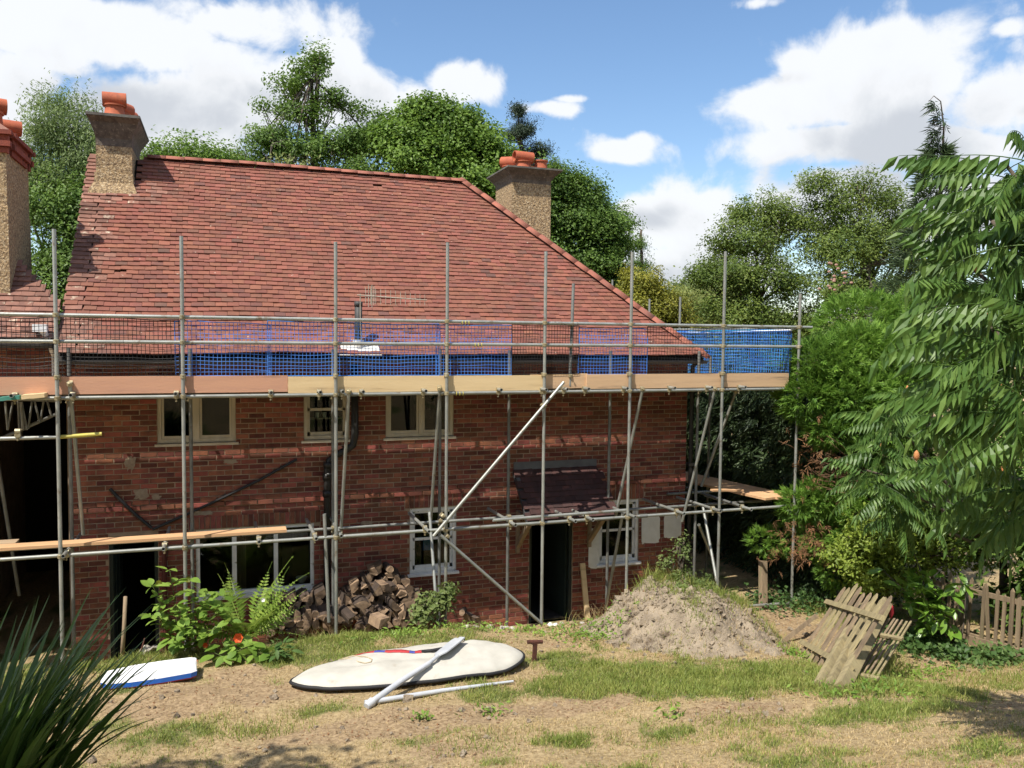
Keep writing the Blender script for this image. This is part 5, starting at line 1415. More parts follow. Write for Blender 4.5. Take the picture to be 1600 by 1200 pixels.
# ------------------------------------------------------------------ fallen picket panels, fence
rw = np.random.default_rng(77)
def picket_panel(label, BLp, BRp, TLp, n, rails, gap_every=None, m='old_wood', ext=.06):
    BLp, BRp, TLp = map(lambda q_: np.array(q_, float), (BLp, BRp, TLp))
    ac = BRp - BLp; up = TLp - BLp; L = np.linalg.norm(up); upn = up / L
    nn = np.cross(ac, up); nn /= np.linalg.norm(nn)
    if nn @ (np.array(CAM_LOC) - BLp) < 0: nn = -nn
    root = thing('fallen_trellis', label, 'fence panel', BLp, 'fallen picket panels')
    def pp(mb, name, m_):
        o = mb.build(name, m_, root); o.matrix_parent_inverse = Matrix.Translation(-Vector(root.location)); return o
    pitch = np.linalg.norm(np.cross(ac, upn)) / n
    for i in range(n):
        f = (i + .5) / n
        a = BLp + ac * f + upn * rw.normal(-.02, .03); b = BLp + ac * f + upn * (L + rw.normal(0, .04)) + ac / n * rw.normal(0, .12)
        w = pitch * rw.uniform(.42, .52)
        mb = MB(); mb.beam(a, b - upn * w * .9, w, .019, nn)
        e = b - upn * w * .9; s_ = np.cross(upn, nn); mb.prism([e - s_ * w / 2 - nn * .0095, e + s_ * w / 2 - nn * .0095, e + upn * w * .5 - nn * .0095], nn * .019)
        pp(mb, 'picket', m if rw.random() < .7 else 'green_wood')
    for f in rails:
        a = BLp + up * f - ac * ext + nn * .034; b = BRp + up * f + ac * ext + nn * .034
        mb = MB(); mb.beam(a, b, .07, .030, nn); pp(mb, 'rail', 'green_wood')
    return root
picket_panel('left fallen picket panel leaning back on the hedge', (7.630, -2.112, 0.396), (6.652, -4.131, 0.928), (8.434, -2.050, 1.335), 9, (.14, .70))
picket_panel('right fallen picket panel under the leaning posts', (6.739, -4.072, 0.924), (6.860, -4.378, 0.957), (8.403, -2.950, 1.114), 6, (.06, .66))
for (a, b, lab) in (((6.265, -4.181, 0.940), (8.224, -2.660, 1.189), 'left of three posts leaning on the fallen picket panels'), ((6.295, -4.312, 0.960), (8.398, -2.660, 1.208), 'middle of three posts leaning on the fallen picket panels'), ((6.355, -4.441, 0.991), (8.515, -2.780, 1.252), 'right, stoutest of three posts leaning on the fallen picket panels')):
    mb = MB(); a = np.array(a); b = np.array(b); a[2] += .03
    w = .135 if 'right' in lab else .095
    mb.beam(a, b, w, w * .8, (0, -1, .6)); o = mb.build('timber_post', 'green_wood'); tag(o, lab, 'post', 'timber posts on the picket panels')
mb = MB(); mb.prism([np.array((8.459, -2.900, 1.180)), np.array((8.532, -2.900, 1.234)), np.array((8.547, -2.900, 1.145)), np.array((8.497, -2.900, 1.062))], (.01, .03, .01)); o = mb.build('rag', 'red_cloth'); tag(o, 'small red rag hanging at the top of the right picket panel', 'rag')
mb = MB(); mb.beam((7.745, -1.619, 0.384), (8.674, -1.200, 0.546), .06, .035, (0, -1, .5)); o = mb.build('rail_length', 'old_wood'); tag(o, 'loose rail on bare soil left of the fallen panels', 'timber')
fen = thing('picket_fence', 'standing weathered picket fence behind the laurel at the right edge', 'fence', (10.3, -2.5, 0))
def fp(mb, name, m):
    o = mb.build(name, m, fen); o.matrix_parent_inverse = Matrix.Translation(-Vector(fen.location)); return o
FX = 10.32
for k in range(34):
    y = -1.6 - k * .115 + rw.normal(0, .008)
    if k < 4 or k == 9: continue
    g0 = float(gz(FX, y)); w = rw.uniform(.05, .066); lean = rw.normal(0, .035); hgt = rw.uniform(.86, .98) * (.95 if k > 12 else 1)
    a = np.array([FX - .03, y, g0 + .02]); b = np.array([FX - .03 + rw.normal(0, .02), y + lean, g0 + hgt])
    mb = MB(); mb.beam(a, b, w, .018, (1, 0, 0)); s_ = np.array([0, 1.0, 0])
    mb.prism([b - s_ * w / 2 - [.009, 0, 0], b + s_ * w / 2 - [.009, 0, 0], b + [-.009, lean * .05, w * .8]], (.018, 0, 0))
    fp(mb, 'picket', 'old_wood')
for dz in (.10, .76):
    for y0 in (-1.5, -3.5):
        g0 = float(gz(FX, y0)); g1 = float(gz(FX, y0 - 2.0)); mb = MB(); mb.beam((FX, y0, g0 + dz), (FX, y0 - 2.0, g1 + dz), .035, .07); fp(mb, 'rail', 'old_wood')
mb = MB(); mb.beam((FX - .05, -3.6, float(gz(FX, -3.6)) + .04), (FX - .05, -1.9, float(gz(FX, -1.9)) + .03), .025, .13); fp(mb, 'gravel_board', 'old_wood')
for y, h in ((-1.72, 1.30), (-3.55, 1.1)):
    g0 = float(gz(FX, y)); mb = MB(); mb.beam((FX + .03, y, g0 - .2), (FX + .03, y, g0 + h), .10, .10, (1, 0, 0)); fp(mb, 'post', 'old_wood')

# ------------------------------------------------------------------ heap of soil
MC = np.array([6.42, -1.08])
def mound_h(u, Y):
    du = (u - MC[0]); dy = (Y - MC[1])
    r = np.sqrt((du / np.where(du < 0, 1.22, 1.05)) ** 2 + (dy / np.where(dy < 0, 1.25, .85)) ** 2)
    r = r + (fbm(u * 1.5 + 7, Y * 1.5, 3) - .5) * .5
    h = .75 / (1 + np.exp((r - .90) * 5.4)) + (fbm(u * 1.9, Y * 1.9 + 3, 5) - .5) * .55 * np.exp(-r ** 2 * .6) + (fbm(u * 6, Y * 6, 4) - .5) * .14
    return h - .10
mu = np.linspace(MC[0] - 2.0, MC[0] + 1.9, 100); my = np.linspace(MC[1] - 2.1, MC[1] + 1.5, 92)
MU, MY = np.meshgrid(mu, my, indexing='ij'); MZ = gz(MU, MY) + mound_h(MU, MY)
i_, j_ = np.meshgrid(np.arange(99), np.arange(91), indexing='ij')
qm = np.stack([i_ * 92 + j_, (i_ + 1) * 92 + j_, (i_ + 1) * 92 + j_ + 1, i_ * 92 + j_ + 1], -1).reshape(-1, 4)
sm = mat('heap_soil', (0.37, 0.30, 0.215), (0.235, 0.188, 0.135), 5.0, 0.97, 1.0, 26.0, c3=(0.10, 0.072, 0.048), c3scale=3.2, c3lo=0.54, c3hi=0.66, bdist=0.04, detail=8)
mo = link(np_mesh('soil_heap', np.stack([MU, MY, MZ], -1).reshape(-1, 3), [qm], True), 'soil_heap', 'heap_soil')
tag(mo, 'heap of dry excavated soil with weeds in front of the right wall', 'soil heap')
def surf(u, Y):
    return np.maximum(gz(u, Y), np.where((np.abs(u - MC[0]) < 1.85) & (np.abs(Y - MC[1]) < 1.45), gz(u, Y) + mound_h(u, Y), -9))

rc = np.random.default_rng(44); mb = MB()
for k in range(2200):
    if k < 1200: u_, y_ = MC[0] + rc.normal(0, .75), MC[1] + rc.normal(-.2, .7)
    else: u_, y_ = rc.uniform(-2, 9.5), rc.uniform(-6, -.4)
    if k >= 1200 and rc.random() > float(bareness(np.array([u_]), np.array([y_]))[0]): continue
    s_ = rc.uniform(.007, .022) * (2.3 if rc.random() < .10 else 1)
    v = BOXV * s_ * 2 * rc.uniform(.6, 1.2, (8, 3)); v = v @ np.array(Euler(rc.uniform(0, 6, 3)).to_matrix()).T
    mb.add(v + np.array([u_, y_, float(surf(np.array([u_]), np.array([y_]))[0]) + s_ * .25]), BOXF)
o = mb.build('soil_clods', 'heap_soil'); tag(o, 'clods and lumps of dry soil on the heap and bare lawn', 'soil', None, 'stuff')

# ------------------------------------------------------------------ foliage builders
rv = np.random.default_rng(101)
def unit(v): return v / (np.linalg.norm(v, axis=-1, keepdims=True) + 1e-9)
def leaf_quads(c, ax, nr, L, W):
    """diamond leaves: centre, axis, normal"""
    ax = unit(ax); s = unit(np.cross(nr, ax)); L = np.reshape(L, (-1, 1)); W = np.reshape(W, (-1, 1))
    n_ = np.cross(ax, s)
    v = np.stack([c - ax * L * .5, c + s * W * .5 - ax * L * .06 + n_ * W * .12, c + ax * L * .5 - n_ * L * .06, c - s * W * .5 - ax * L * .06 + n_ * W * .12], 1)
    return v.reshape(-1, 3), np.arange(len(c) * 4).reshape(-1, 4)
def rand_dirs(n): return unit(rv.normal(0, 1, (n, 3)))
def clumps_in(blobs, shell=.55, top=.25):
    C_ = []; O_ = []
    for (c, r, n) in blobs:
        d = rand_dirs(n); d[:, 2] = np.where(d[:, 2] < -.35, -d[:, 2] * top, d[:, 2]); d = unit(d)
        rad = (shell + (1 - shell) * rv.random((n, 1)) ** .6) * rv.uniform(.82, 1.2, (n, 1))
        C_.append(np.array(c) + d * np.array(r) * rad); O_.append(d)
    return np.concatenate(C_), np.concatenate(O_)
def crown_mesh(C_, O_, per, cr, L, W, up=.6, droop=.25, flat=.75, lv=.3):
    n = len(C_); k = rv.integers(int(per * .6), int(per * 1.4) + 1, n)
    idx = np.repeat(np.arange(n), k); N = len(idx)
    c = C_[idx] + np.clip(rv.normal(0, 1, (N, 3)), -1.7, 1.7) * cr * np.array([1, 1, flat]) * rv.uniform(.6, 1.3, n)[idx][:, None]
    nr = unit(O_[idx] * .7 + np.array([0, 0, up]) + rv.normal(0, .40, (N, 3)))
    ax = unit(np.cross(nr, rand_dirs(N))); ax[:, 2] -= droop; ax = unit(ax)
    Ls = L * rv.uniform(1 - lv, 1 + lv, N); return leaf_quads(c, ax, nr, Ls, Ls * (W / L))
def limb(mb, a, b, r0, r1, bend=.12, n=5, k=6):
    a = np.array(a, float); b = np.array(b, float); t = np.linspace(0, 1, n)[:, None]; L = np.linalg.norm(b - a)
    m_ = (a + b) / 2 + rv.normal(0, bend, 3) * L * .5 + np.array([0, 0, .05 * L])
    p_ = (1 - t) ** 2 * a + 2 * t * (1 - t) * m_ + t ** 2 * b
    mb.path(p_, np.linspace(r0, r1, n), k); return p_
def tree(name, label, blobs, leaf, base, trunk_r=.16, per=45, cr=.32, L=.15, W=.08, group='trees behind the house', limbs=10, shell=.55, up=.6, droop=.25, cat='tree', bark='bark', trunk_top=None, flat=.75, fork=None, extra=None):
    if group in ('trees behind the house', 'tall trees beyond the hedge', 'shrubs beyond the hip'): per = int(per * 2.0); L, W = L * .68, W * .68
    C_, O_ = clumps_in(blobs, shell)
    base = np.array([base[0], base[1], float(gz(base[0], base[1])) - .1]); root = thing(name, label, cat, base, group)
    def tp(mb_or_me, nm, m, smooth=False):
        o = mb_or_me.build(nm, m, root, smooth) if isinstance(mb_or_me, MB) else link(mb_or_me, nm, m, root)
        o.matrix_parent_inverse = Matrix.Translation(-Vector(root.location)); return o
    V_, q_ = crown_mesh(C_, O_, per, cr, L, W, up, droop, flat); tp(np_mesh('crown', V_, [q_]), 'crown', leaf)
    cen = np.average([b[0] for b in blobs], axis=0, weights=[b[2] for b in blobs])
    tt = np.array(trunk_top) if trunk_top is not None else np.array([cen[0], cen[1], cen[2]])
    mb = MB(); p_ = limb(mb, base, tt, trunk_r, trunk_r * .45, .04, 8, 8)
    for k in range(limbs):
        j = rv.integers(len(C_)); s_ = p_[rv.integers(3, 8)]
        e = C_[j]; q2 = limb(mb, s_, e, trunk_r * .32, .012, .10, 6, 5)
        for _ in range(3):
            jj_ = np.argsort(np.linalg.norm(C_ - e, axis=1))[rv.integers(1, 9)]
            limb(mb, q2[rv.integers(2, 5)], C_[jj_], .02, .006, .12, 4, 4)
    tp(mb, 'trunk', bark, True)
    if extra: extra(tp, C_, root)
    return root
b = lambda x, y, z, rx, ry, rz, n: ((x, y, z), (rx, ry, rz), n)

# -- behind the house, left to right (blob centres are places in the garden behind)
tree('willow_tree', 'tall pale willow-leaved tree left of the left chimney', [b(-3.35, 10, 9.2, .75, .9, 1.15, 80), b(-2.75, 9.8, 8.7, .75, .9, .9, 70), b(-3.9, 10, 8.2, .6, .8, .9, 50), b(-3.2, 9.8, 8.0, .9, .8, .8, 60)], 'lf_willow', (-3.3, 10.5), .16, 62, .24, .13, .04, droop=.6)
tree('broadleaf_tree', 'dark green broadleaf tree filling the gap left of the roof verge', [b(-3.4, 9.0, 7.4, .8, .8, .8, 50), b(-2.7, 8.8, 7.2, .75, .7, 1.0, 55), b(-2.9, 8.5, 6.2, .9, .7, 1.0, 65), b(-2.6, 8.4, 5.2, .9, .6, .9, 55), b(-3.4, 8.4, 5.4, .7, .6, 1.1, 45)], 'lf_mid', (-3.0, 9.2), .16, 70, .23, .12, .07)
tree('broadleaf_tree', 'round green tree just right of the left chimney', [b(-.9, 13, 9.3, .95, .8, .75, 45), b(-.1, 13.2, 9.2, .9, .8, .65, 42), b(.6, 13.3, 8.8, .7, .7, .6, 28), b(-1.6, 13, 9.1, .7, .7, .7, 30), b(-.4, 13, 8.3, 1.6, .8, .7, 55)], 'lf_bright', (-.5, 13.6), .16, 60, .26, .14, .09)
for (x, y, zt, lab) in ((.55, 15, 10.6, 'thin half bare tree with dead twigs, nearer the left chimney'), (1.5, 15.5, 10.7, 'thin half bare tree with dead twigs, nearer the tall hornbeam')):
    root = thing('bare_tree', lab, 'tree', (x, y, 0), 'half bare trees'); mb = MB()
    tips = []
    p_ = limb(mb, (x, y, 0), (x + .1, y, zt - 1.1), .09, .04, .03, 9, 6)
    for k in range(13):
        s_ = p_[rv.integers(5, 9)]; e = s_ + np.array([rv.normal(0, .55), rv.normal(0, .4), rv.uniform(.35, 1.3)]); q2 = limb(mb, s_, e, .026, .010, .2, 6, 5)
        for _ in range(6):
            s3 = q2[rv.integers(1, 6)]; e3 = s3 + np.array([rv.normal(0, .30), rv.normal(0, .25), rv.uniform(.0, .5)]); q3 = limb(mb, s3, e3, .011, .004, .25, 4, 4); tips.append(e3)
            for _ in range(3): limb(mb, q3[2], q3[2] + rv.normal(0, .16, 3) + [0, 0, .08], .006, .003, .2, 3, 3)
    o = mb.build('trunk', 'twig_grey', root, True); o.matrix_parent_inverse = Matrix.Translation((-x, -y, 0))
    tips = np.array(tips); sel = tips[(tips[:, 2] < zt - .35)]
    sel = np.concatenate([sel, np.array([[x, y, zt - 2.2]]) + rv.normal(0, 1, (26, 3)) * [.5, .4, .4]])
    V_, q_ = crown_mesh(sel, rand_dirs(len(sel)), 17, .13, .12, .06); o = link(np_mesh('crown', V_, [q_]), 'crown', 'lf_pale', root); o.matrix_parent_inverse = Matrix.Translation((-x, -y, 0))
HB = [b(2.55, 17.6, 12.2, .8, .6, .45, 16), b(2.9, 18, 13.8, .55, .5, .5, 13), b(2.25, 18, 13.2, .55, .5, .4, 11), b(3.6, 18, 12.9, .6, .5, .3, 13), b(1.7, 18, 12.4, .6, .5, .35, 8), b(3.2, 18, 14.3, .3, .3, .3, 6),
      b(1.6, 17.4, 11.2, .8, .7, .6, 24), b(.9, 17.6, 10.4, .6, .6, .8, 20), b(2.6, 17.4, 10.9, 1.1, .8, .8, 48), b(3.9, 17.5, 11.2, .9, .8, .7, 36), b(4.7, 17.8, 11.6, .7, .6, .5, 20), b(5.6, 18, 12.4, .5, .5, .3, 8), b(5.2, 18, 12.0, .5, .5, .3, 8), b(4.6, 18, 12.6, .35, .4, .35, 6),
      b(2.2, 17, 9.7, 1.6, .8, .7, 48), b(4.3, 17, 10.1, 1.2, .8, .9, 46)]
tree('hornbeam_tree', 'tallest open branched tree standing above the middle of the ridge', [(c_, r_, int(n_ * 1.1)) for c_, r_, n_ in HB], 'lf_mid', (2.9, 18.3), .13, 42, .24, .17, .095, limbs=34, shell=.2, trunk_top=(2.95, 18, 13.6), extra=None)
tree('sallow_shrub', 'grey green fine leaved shrub low behind the ridge', [b(3.2, 12.5, 8.55, 1.0, .7, .75, 70), b(4.4, 12.6, 8.3, .9, .7, .6, 60), b(2.2, 12.6, 8.4, .7, .6, .5, 38), b(5.1, 12.6, 8.05, .8, .6, .5, 48)], 'lf_olive', (3.4, 13), .09, 85, .20, .075, .028, group='shrubs behind the ridge', limbs=16, cat='shrub')
tree('sallow_shrub', 'fine leaved shrub behind the ridge near the right chimney', [b(5.6, 13.0, 8.2, .9, .7, .5, 55), b(6.5, 13.2, 8.1, .8, .7, .55, 45)], 'lf_olive', (6, 13.4), .09, 70, .20, .085, .035, group='shrubs behind the ridge', limbs=8, cat='shrub')
tree('maple_tree', 'large round bright green maple left of the right chimney', [b(6.0, 17, 11.3, 1.0, .9, 1.0, 62), b(7.0, 17, 12.2, .9, .9, .8, 52), b(7.7, 16.8, 11.3, .95, .9, .9, 52), b(6.7, 16.4, 10.5, 1.4, .9, .9, 75), b(6.4, 17, 12.4, .45, .5, .5, 15)], 'lf_bright', (6.8, 17.5), .22, 62, .28, .19, .13)
tree('maple_tree', 'second bright green maple directly behind the right chimney pots', [b(8.5, 16.5, 11.3, .9, .9, .8, 52), b(9.3, 16.4, 10.6, .9, .9, .8, 55), b(8.3, 16, 10.0, 1.2, .9, .8, 60), b(9.9, 16.4, 9.9, .7, .8, .8, 38), b(8.1, 17, 12.4, .4, .5, .4, 12), b(9.3, 16, 9.0, 1.4, .9, .8, 50)], 'lf_bright', (8.9, 17), .22, 62, .28, .19, .13)
def pine_extra(tp, C_, root): pass
PB_ = [b(13.2, 26, 15.4, .28, .35, .4, 12), b(13.6, 26, 14.6, .55, .5, .45, 18), b(13.0, 26, 14.3, .5, .5, .4, 16), b(14.2, 26, 13.7, .7, .5, .5, 22), b(13.2, 26, 13.2, .9, .6, .5, 26), b(14.8, 26, 12.7, .6, .5, .5, 18), b(15.1, 26, 11.8, .6, .5, .5, 16), b(14.0, 26, 12.2, .9, .6, .6, 26), b(15.3, 26, 11.0, .5, .5, .5, 14)]
tree('pine_tree', 'dark conifer rising behind the right chimney', PB_, 'lf_dark', (13.6, 26.5), .2, 90, .20, .15, .05, limbs=26, shell=.3)
tree('oak_tree', 'deep green oak right of the right chimney', [b(10.4, 14, 9.7, .8, .8, .8, 50), b(11.2, 14, 9.3, .9, .8, .9, 58), b(11.0, 13.6, 8.2, 1.0, .8, .9, 62), b(11.8, 13.8, 8.3, .8, .8, .7, 42), b(11.2, 13.5, 7.2, 1.2, .8, .8, 60), b(10.2, 13.8, 8.6, .8, .8, 1.0, 45), b(9.7, 13.8, 9.6, .6, .7, .7, 30), b(9.9, 13.5, 7.4, 1.0, .8, .9, 45)], 'lf_mid', (10.9, 14.5), .2, 64, .24, .15, .09)
tree('oak_tree', 'smaller oak with a ragged outline further right of the chimney', [b(12.6, 14.5, 8.7, .8, .7, .65, 38), b(12.2, 14.2, 7.6, .9, .7, .7, 42), b(13.1, 14.6, 7.8, .5, .6, .5, 20), b(12.0, 14, 6.6, 1.0, .8, .8, 45)], 'lf_mid', (12.5, 15), .14, 55, .22, .15, .09)
def weep(tp, C_, root):
    pass
tree('cedar_tree', 'thin weeping conifer tip above the golden shrub', [b(12.95, 13, 7.9, .12, .12, .35, 9), b(12.9, 13, 7.1, .4, .4, .5, 22), b(13.2, 13, 6.4, .75, .6, .6, 40), b(13.5, 13, 5.6, .9, .7, .7, 48)], 'lf_mid', (13, 13.3), .07, 40, .17, .16, .03, droop=.9, limbs=22, shell=.2, trunk_top=(13.0, 13, 8.4))
tree('golden_shrub', 'golden yellow leaved shrub beyond the hip of the roof', [b(12.0, 11, 6.3, .6, .6, .75, 45), b(12.5, 10.8, 5.7, .8, .6, .7, 55), b(11.6, 10.6, 5.4, .7, .6, .7, 45), b(12.9, 10.8, 5.1, .7, .6, .6, 42), b(12.1, 10.6, 4.6, 1.1, .7, .6, 50)], 'lf_gold', (12.2, 11.3), .09, 45, .19, .13, .07, cat='shrub', group='shrubs beyond the hip')
tree('willow_tree', 'far pale green willow low between the hip and the tall dark trees', [b(21.0, 24, 6.6, 1.3, 1, .8, 40), b(22.6, 24, 6.2, 1.5, 1, .8, 45), b(19.8, 24, 5.6, 1.2, 1, .8, 36), b(24.0, 25, 6.4, 1.0, 1, .8, 26), b(22, 24, 5.0, 3.0, 1, .9, 60)], 'lf_pale', (22, 25), .2, 55, .32, .24, .07, droop=.8)
tree('broadleaf_tree', 'far small dark tree on the skyline left of the tall dark trees', [b(25.5, 30, 7.6, 1.0, 1, .7, 28), b(27, 30, 7.3, 1.3, 1, .8, 34), b(26.5, 30, 6.2, 2.4, 1, .9, 50)], 'lf_olive', (26, 30.5), .2, 50, .35, .28, .14)
tree('ash_tree', 'tall dark olive tree right of the far right standard', [b(13.9, 8.6, 7.4, .95, .9, .8, 52), b(14.6, 8.8, 8.3, .75, .8, .6, 34), b(15.5, 8.8, 8.0, .9, .9, .8, 48), b(13.2, 8.4, 6.6, .8, .8, .7, 40), b(14.4, 8.2, 6.3, 1.2, .9, .9, 68), b(13.4, 8, 5.4, 1.0, .8, .8, 56), b(14.9, 8, 5.2, 1.2, .8, .8, 58), b(12.7, 8.6, 6.5, .35, .5, .3, 9)], 'lf_hedge', (14.4, 9), .2, 62, .22, .125, .065, group='tall trees beyond the hedge', limbs=18)
tree('ash_tree', 'tall bronze tinged tree with open top beyond the hedge', [b(16.6, 8.2, 8.6, .8, .8, .7, 30), b(17.4, 8.0, 9.2, .4, .5, .55, 13), b(16.1, 8.2, 9.2, .5, .5, .45, 14), b(18.2, 8, 8.8, .6, .6, .6, 20), b(17.4, 8, 7.9, 1.0, .9, .7, 40), b(16.4, 7.8, 7.2, 1.1, .9, .8, 58), b(18.3, 7.8, 7.4, 1.0, .9, .8, 46), b(16.6, 7.4, 6.0, 1.3, .9, .9, 64), b(18.0, 7.4, 6.0, 1.2, .9, .9, 52), b(19.0, 8, 8.0, .7, .7, .8, 24), b(17, 7, 5.0, 2.0, .9, .8, 60), b(19.5, 7.6, 6.8, 1.0, .9, 1.2, 40)], 'lf_hedge', (17.3, 8.4), .2, 56, .23, .13, .065, group='tall trees beyond the hedge', limbs=30, shell=.4)
mb = MB()
for k in range(20):
    c_ = np.array((14.566, 5.600, 6.438)) + rv.normal(0, 1, 3) * [.22, .2, .30]; mb.lathe([(.01, -.03), (.045, -.01), (.04, .025), (.008, .035)], c_, 6)
o = mb.build('rose_blossom', 'rose_pink'); tag(o, 'cluster of pale pink climbing rose blossom in the dark trees', 'blossom', None, 'stuff')
# a mass of far woodland closing the horizon
Fx = []
for k in range(90):
    x = rv.uniform(-60, 120); y = rv.uniform(50, 110); Fx.append(b(x, y, rv.uniform(2.0, 5.2), 4.5, 3, 3.2, 22))
C_, O_ = clumps_in(Fx, .6); V_, q_ = crown_mesh(C_, O_, 16, 1.2, 1.1, .7)
o = link(np_mesh('distant_woods', V_, [q_]), 'distant_woods', 'lf_mid'); tag(o, 'distant woodland seen low between the nearer trees', 'woodland', None, 'stuff')
# trees at the top of the garden, behind and beside the viewer: they shade the foreground
for (x, y, zc, r, lab) in ((-3.75, -7.9, 6.9, 1.75, 'garden tree shading the lower left of the lawn'), (-6.6, -11, 7.0, 2.3, 'garden tree at the top left of the slope'),):
    tree('garden_tree', lab, [b(x, y, zc, r, r, r * .8, 150), b(x - .9, y - .5, zc - .9, r, r, r * .7, 110), b(x + .2, y + .5, zc - 1.0, r * .8, r * .8, r * .5, 70)], 'lf_mid', (x - .5, y - .6), .18, 40, .28, .2, .12, group='trees at the top of the garden')
for k in range(13):
    x = -20 + k * 3.4 + rv.normal(0, .8); y = -27 + rv.normal(0, 1.5); zg = float(gz(x, y))
    tree('garden_tree', 'background tree along the top boundary behind the viewer', [b(x, y, zg + 4, 2.8, 2, 3.0, 70), b(x + 1, y, zg + 6.2, 1.9, 1.6, 1.9, 40), b(x, y, zg + 1.6, 2.9, 1.8, 1.6, 46)], 'lf_mid', (x, y), .25, 30, .5, .42, .26, group='trees along the top boundary', limbs=4)

# -- leylandii hedge: flat feathery sprays
def sprays(C_, ax, L, W, fan=7, spread=1.1, var=.35):
    N = len(C_); ax = unit(ax); nr = unit(np.cross(ax, rand_dirs(N))); s = np.cross(nr, ax)
    cs = []; as_ = []; ns = []; Ls = []
    k = rv.uniform(1 - var, 1 + var, N)
    for i in range(fan):
        f = (i - (fan - 1) / 2) / ((fan - 1) / 2) if fan > 1 else 0
        d = unit(ax * math.cos(f * spread) + s * math.sin(f * spread) + rv.normal(0, .12, (N, 3)))
        st = C_ + ax * (k * L * .5 * (1 - abs(f)) * .8)[:, None]
        l = L * k * (1 - .35 * abs(f)); cs.append(st + d * (l * .5)[:, None]); as_.append(d); ns.append(nr); Ls.append(l)
    Ls = np.concatenate(Ls); return leaf_quads(np.concatenate(cs), np.concatenate(as_), np.concatenate(ns), Ls, np.full(len(Ls), W))
def shell_pts(blobs, face):
    C_ = []; O_ = []
    for (c, r, n) in blobs:
        d = rand_dirs(n * 2); d = d[(d @ np.array(face)) > -.25][:n]; C_.append(np.array(c) + d * np.array(r) * (.75 + .25 * rv.random((len(d), 1)))); O_.append(d)
    return np.concatenate(C_), np.concatenate(O_)
face = unit(np.array([-.6, -.8, .45]))
hedge = thing('leylandii_hedge', 'tall feathery conifer hedge along the right side of the house', 'hedge', (10.5, 2, 0))
def hp_(me, nm, m):
    o = link(me, nm, m, hedge); o.matrix_parent_inverse = Matrix.Translation((-10.5, -2, 0)); return o
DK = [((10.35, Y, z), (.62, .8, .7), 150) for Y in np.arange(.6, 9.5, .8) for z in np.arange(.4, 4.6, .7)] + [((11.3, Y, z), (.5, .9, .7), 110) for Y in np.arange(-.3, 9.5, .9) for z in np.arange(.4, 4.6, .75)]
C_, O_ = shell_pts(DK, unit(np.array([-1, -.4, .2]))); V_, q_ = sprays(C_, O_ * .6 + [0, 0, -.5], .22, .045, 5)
o = hp_(np_mesh('shaded_foliage', V_, [q_]), 'shaded_foliage', 'lf_ley_dark')  # darker copy of the hedge green, shade put into the leaf colour
BR_ = [((9.85, .15, 4.35), (.75, .7, .50), 520), ((10.5, .0, 4.55), (.7, .7, .55), 480), ((9.45, .05, 3.85), (.55, .5, .45), 380), ((10.2, -.35, 3.85), (.75, .6, .55), 520), ((10.9, -.3, 4.15), (.8, .7, .7), 480), ((9.75, -.25, 3.35), (.5, .45, .35), 230), ((11.5, -.2, 4.6), (.8, .7, .7), 420), ((11.2, .8, 5.1), (.9, .8, .6), 420), ((10.6, -.7, 3.35), (.5, .4, .35), 200), ((12.2, .2, 5.0), (.9, .8, .9), 380), ((11.6, -.5, 3.6), (.8, .6, .8), 380), ((12.6, .0, 4.0), (.9, .7, .9), 330)]
BR_ = [(c_, r_, int(n * 2.3)) for c_, r_, n in BR_]
C_, O_ = shell_pts(BR_, face); V_, q_ = sprays(C_, O_ * .8 + np.array([-.1, -.1, .05]) + rv.normal(0, .35, O_.shape), .125, .022, 7, .85)
hp_(np_mesh('sunlit_foliage', V_, [q_]), 'sunlit_foliage', 'lf_ley')
LB_ = [((9.75, -.1, 2.15), (.55, .45, .35), 320), ((9.35, .05, 2.0), (.40, .4, .28), 180), ((10.15, -.5, 1.95), (.5, .45, .40), 260), ((10.5, -.3, 2.55), (.5, .4, .3), 170), ((9.55, -.2, 1.45), (.30, .3, .35), 120), ((9.8, -.5, 1.05), (.45, .4, .45), 190), ((9.3, .4, 1.35), (.35, .3, .25), 70), ((8.95, .5, 1.30), (.30, .3, .2), 55)]
LB_ = [(c_, r_, int(n * 1.9)) for c_, r_, n in LB_]
C_, O_ = shell_pts(LB_, face); V_, q_ = sprays(C_, O_ * .8 + np.array([0, 0, .0]) + rv.normal(0, .4, O_.shape), .115, .022, 7, .85)
hp_(np_mesh('low_foliage', V_, [q_]), 'low_foliage', 'lf_ley')
DD_ = [((10.1, .1, 3.0), (.5, .4, .6), 130), ((10.5, -.1, 2.2), (.7, .5, .7), 170), ((10.2, .0, 1.4), (.7, .5, .6), 190), ((10.9, -.4, 2.9), (.6, .4, .7), 120), ((9.7, .0, 1.75), (.4, .3, .3), 90)]
C_, O_ = shell_pts(DD_, face); ex = np.concatenate([np.array((9.494, -0.250, 2.856)) + rv.normal(0, 1, (110, 3)) * [.30, .15, .32], np.array((9.076, -0.350, 1.442)) + rv.normal(0, 1, (130, 3)) * [.33, .15, .18], np.array((10.195, -0.100, 3.529)) + rv.normal(0, 1, (70, 3)) * [.25, .15, .2]])
C_ = np.concatenate([C_, ex]); O_ = np.concatenate([O_, np.tile([-.5, -.5, -.3], (len(ex), 1)) + rv.normal(0, .5, (len(ex), 3))])
V_, q_ = sprays(C_, O_ + rv.normal(0, .5, O_.shape) + np.array([0, 0, -.5]), .11, .016, 5)
hp_(np_mesh('dead_foliage', V_, [q_]), 'dead_foliage', 'dead_needles')
mb = MB()
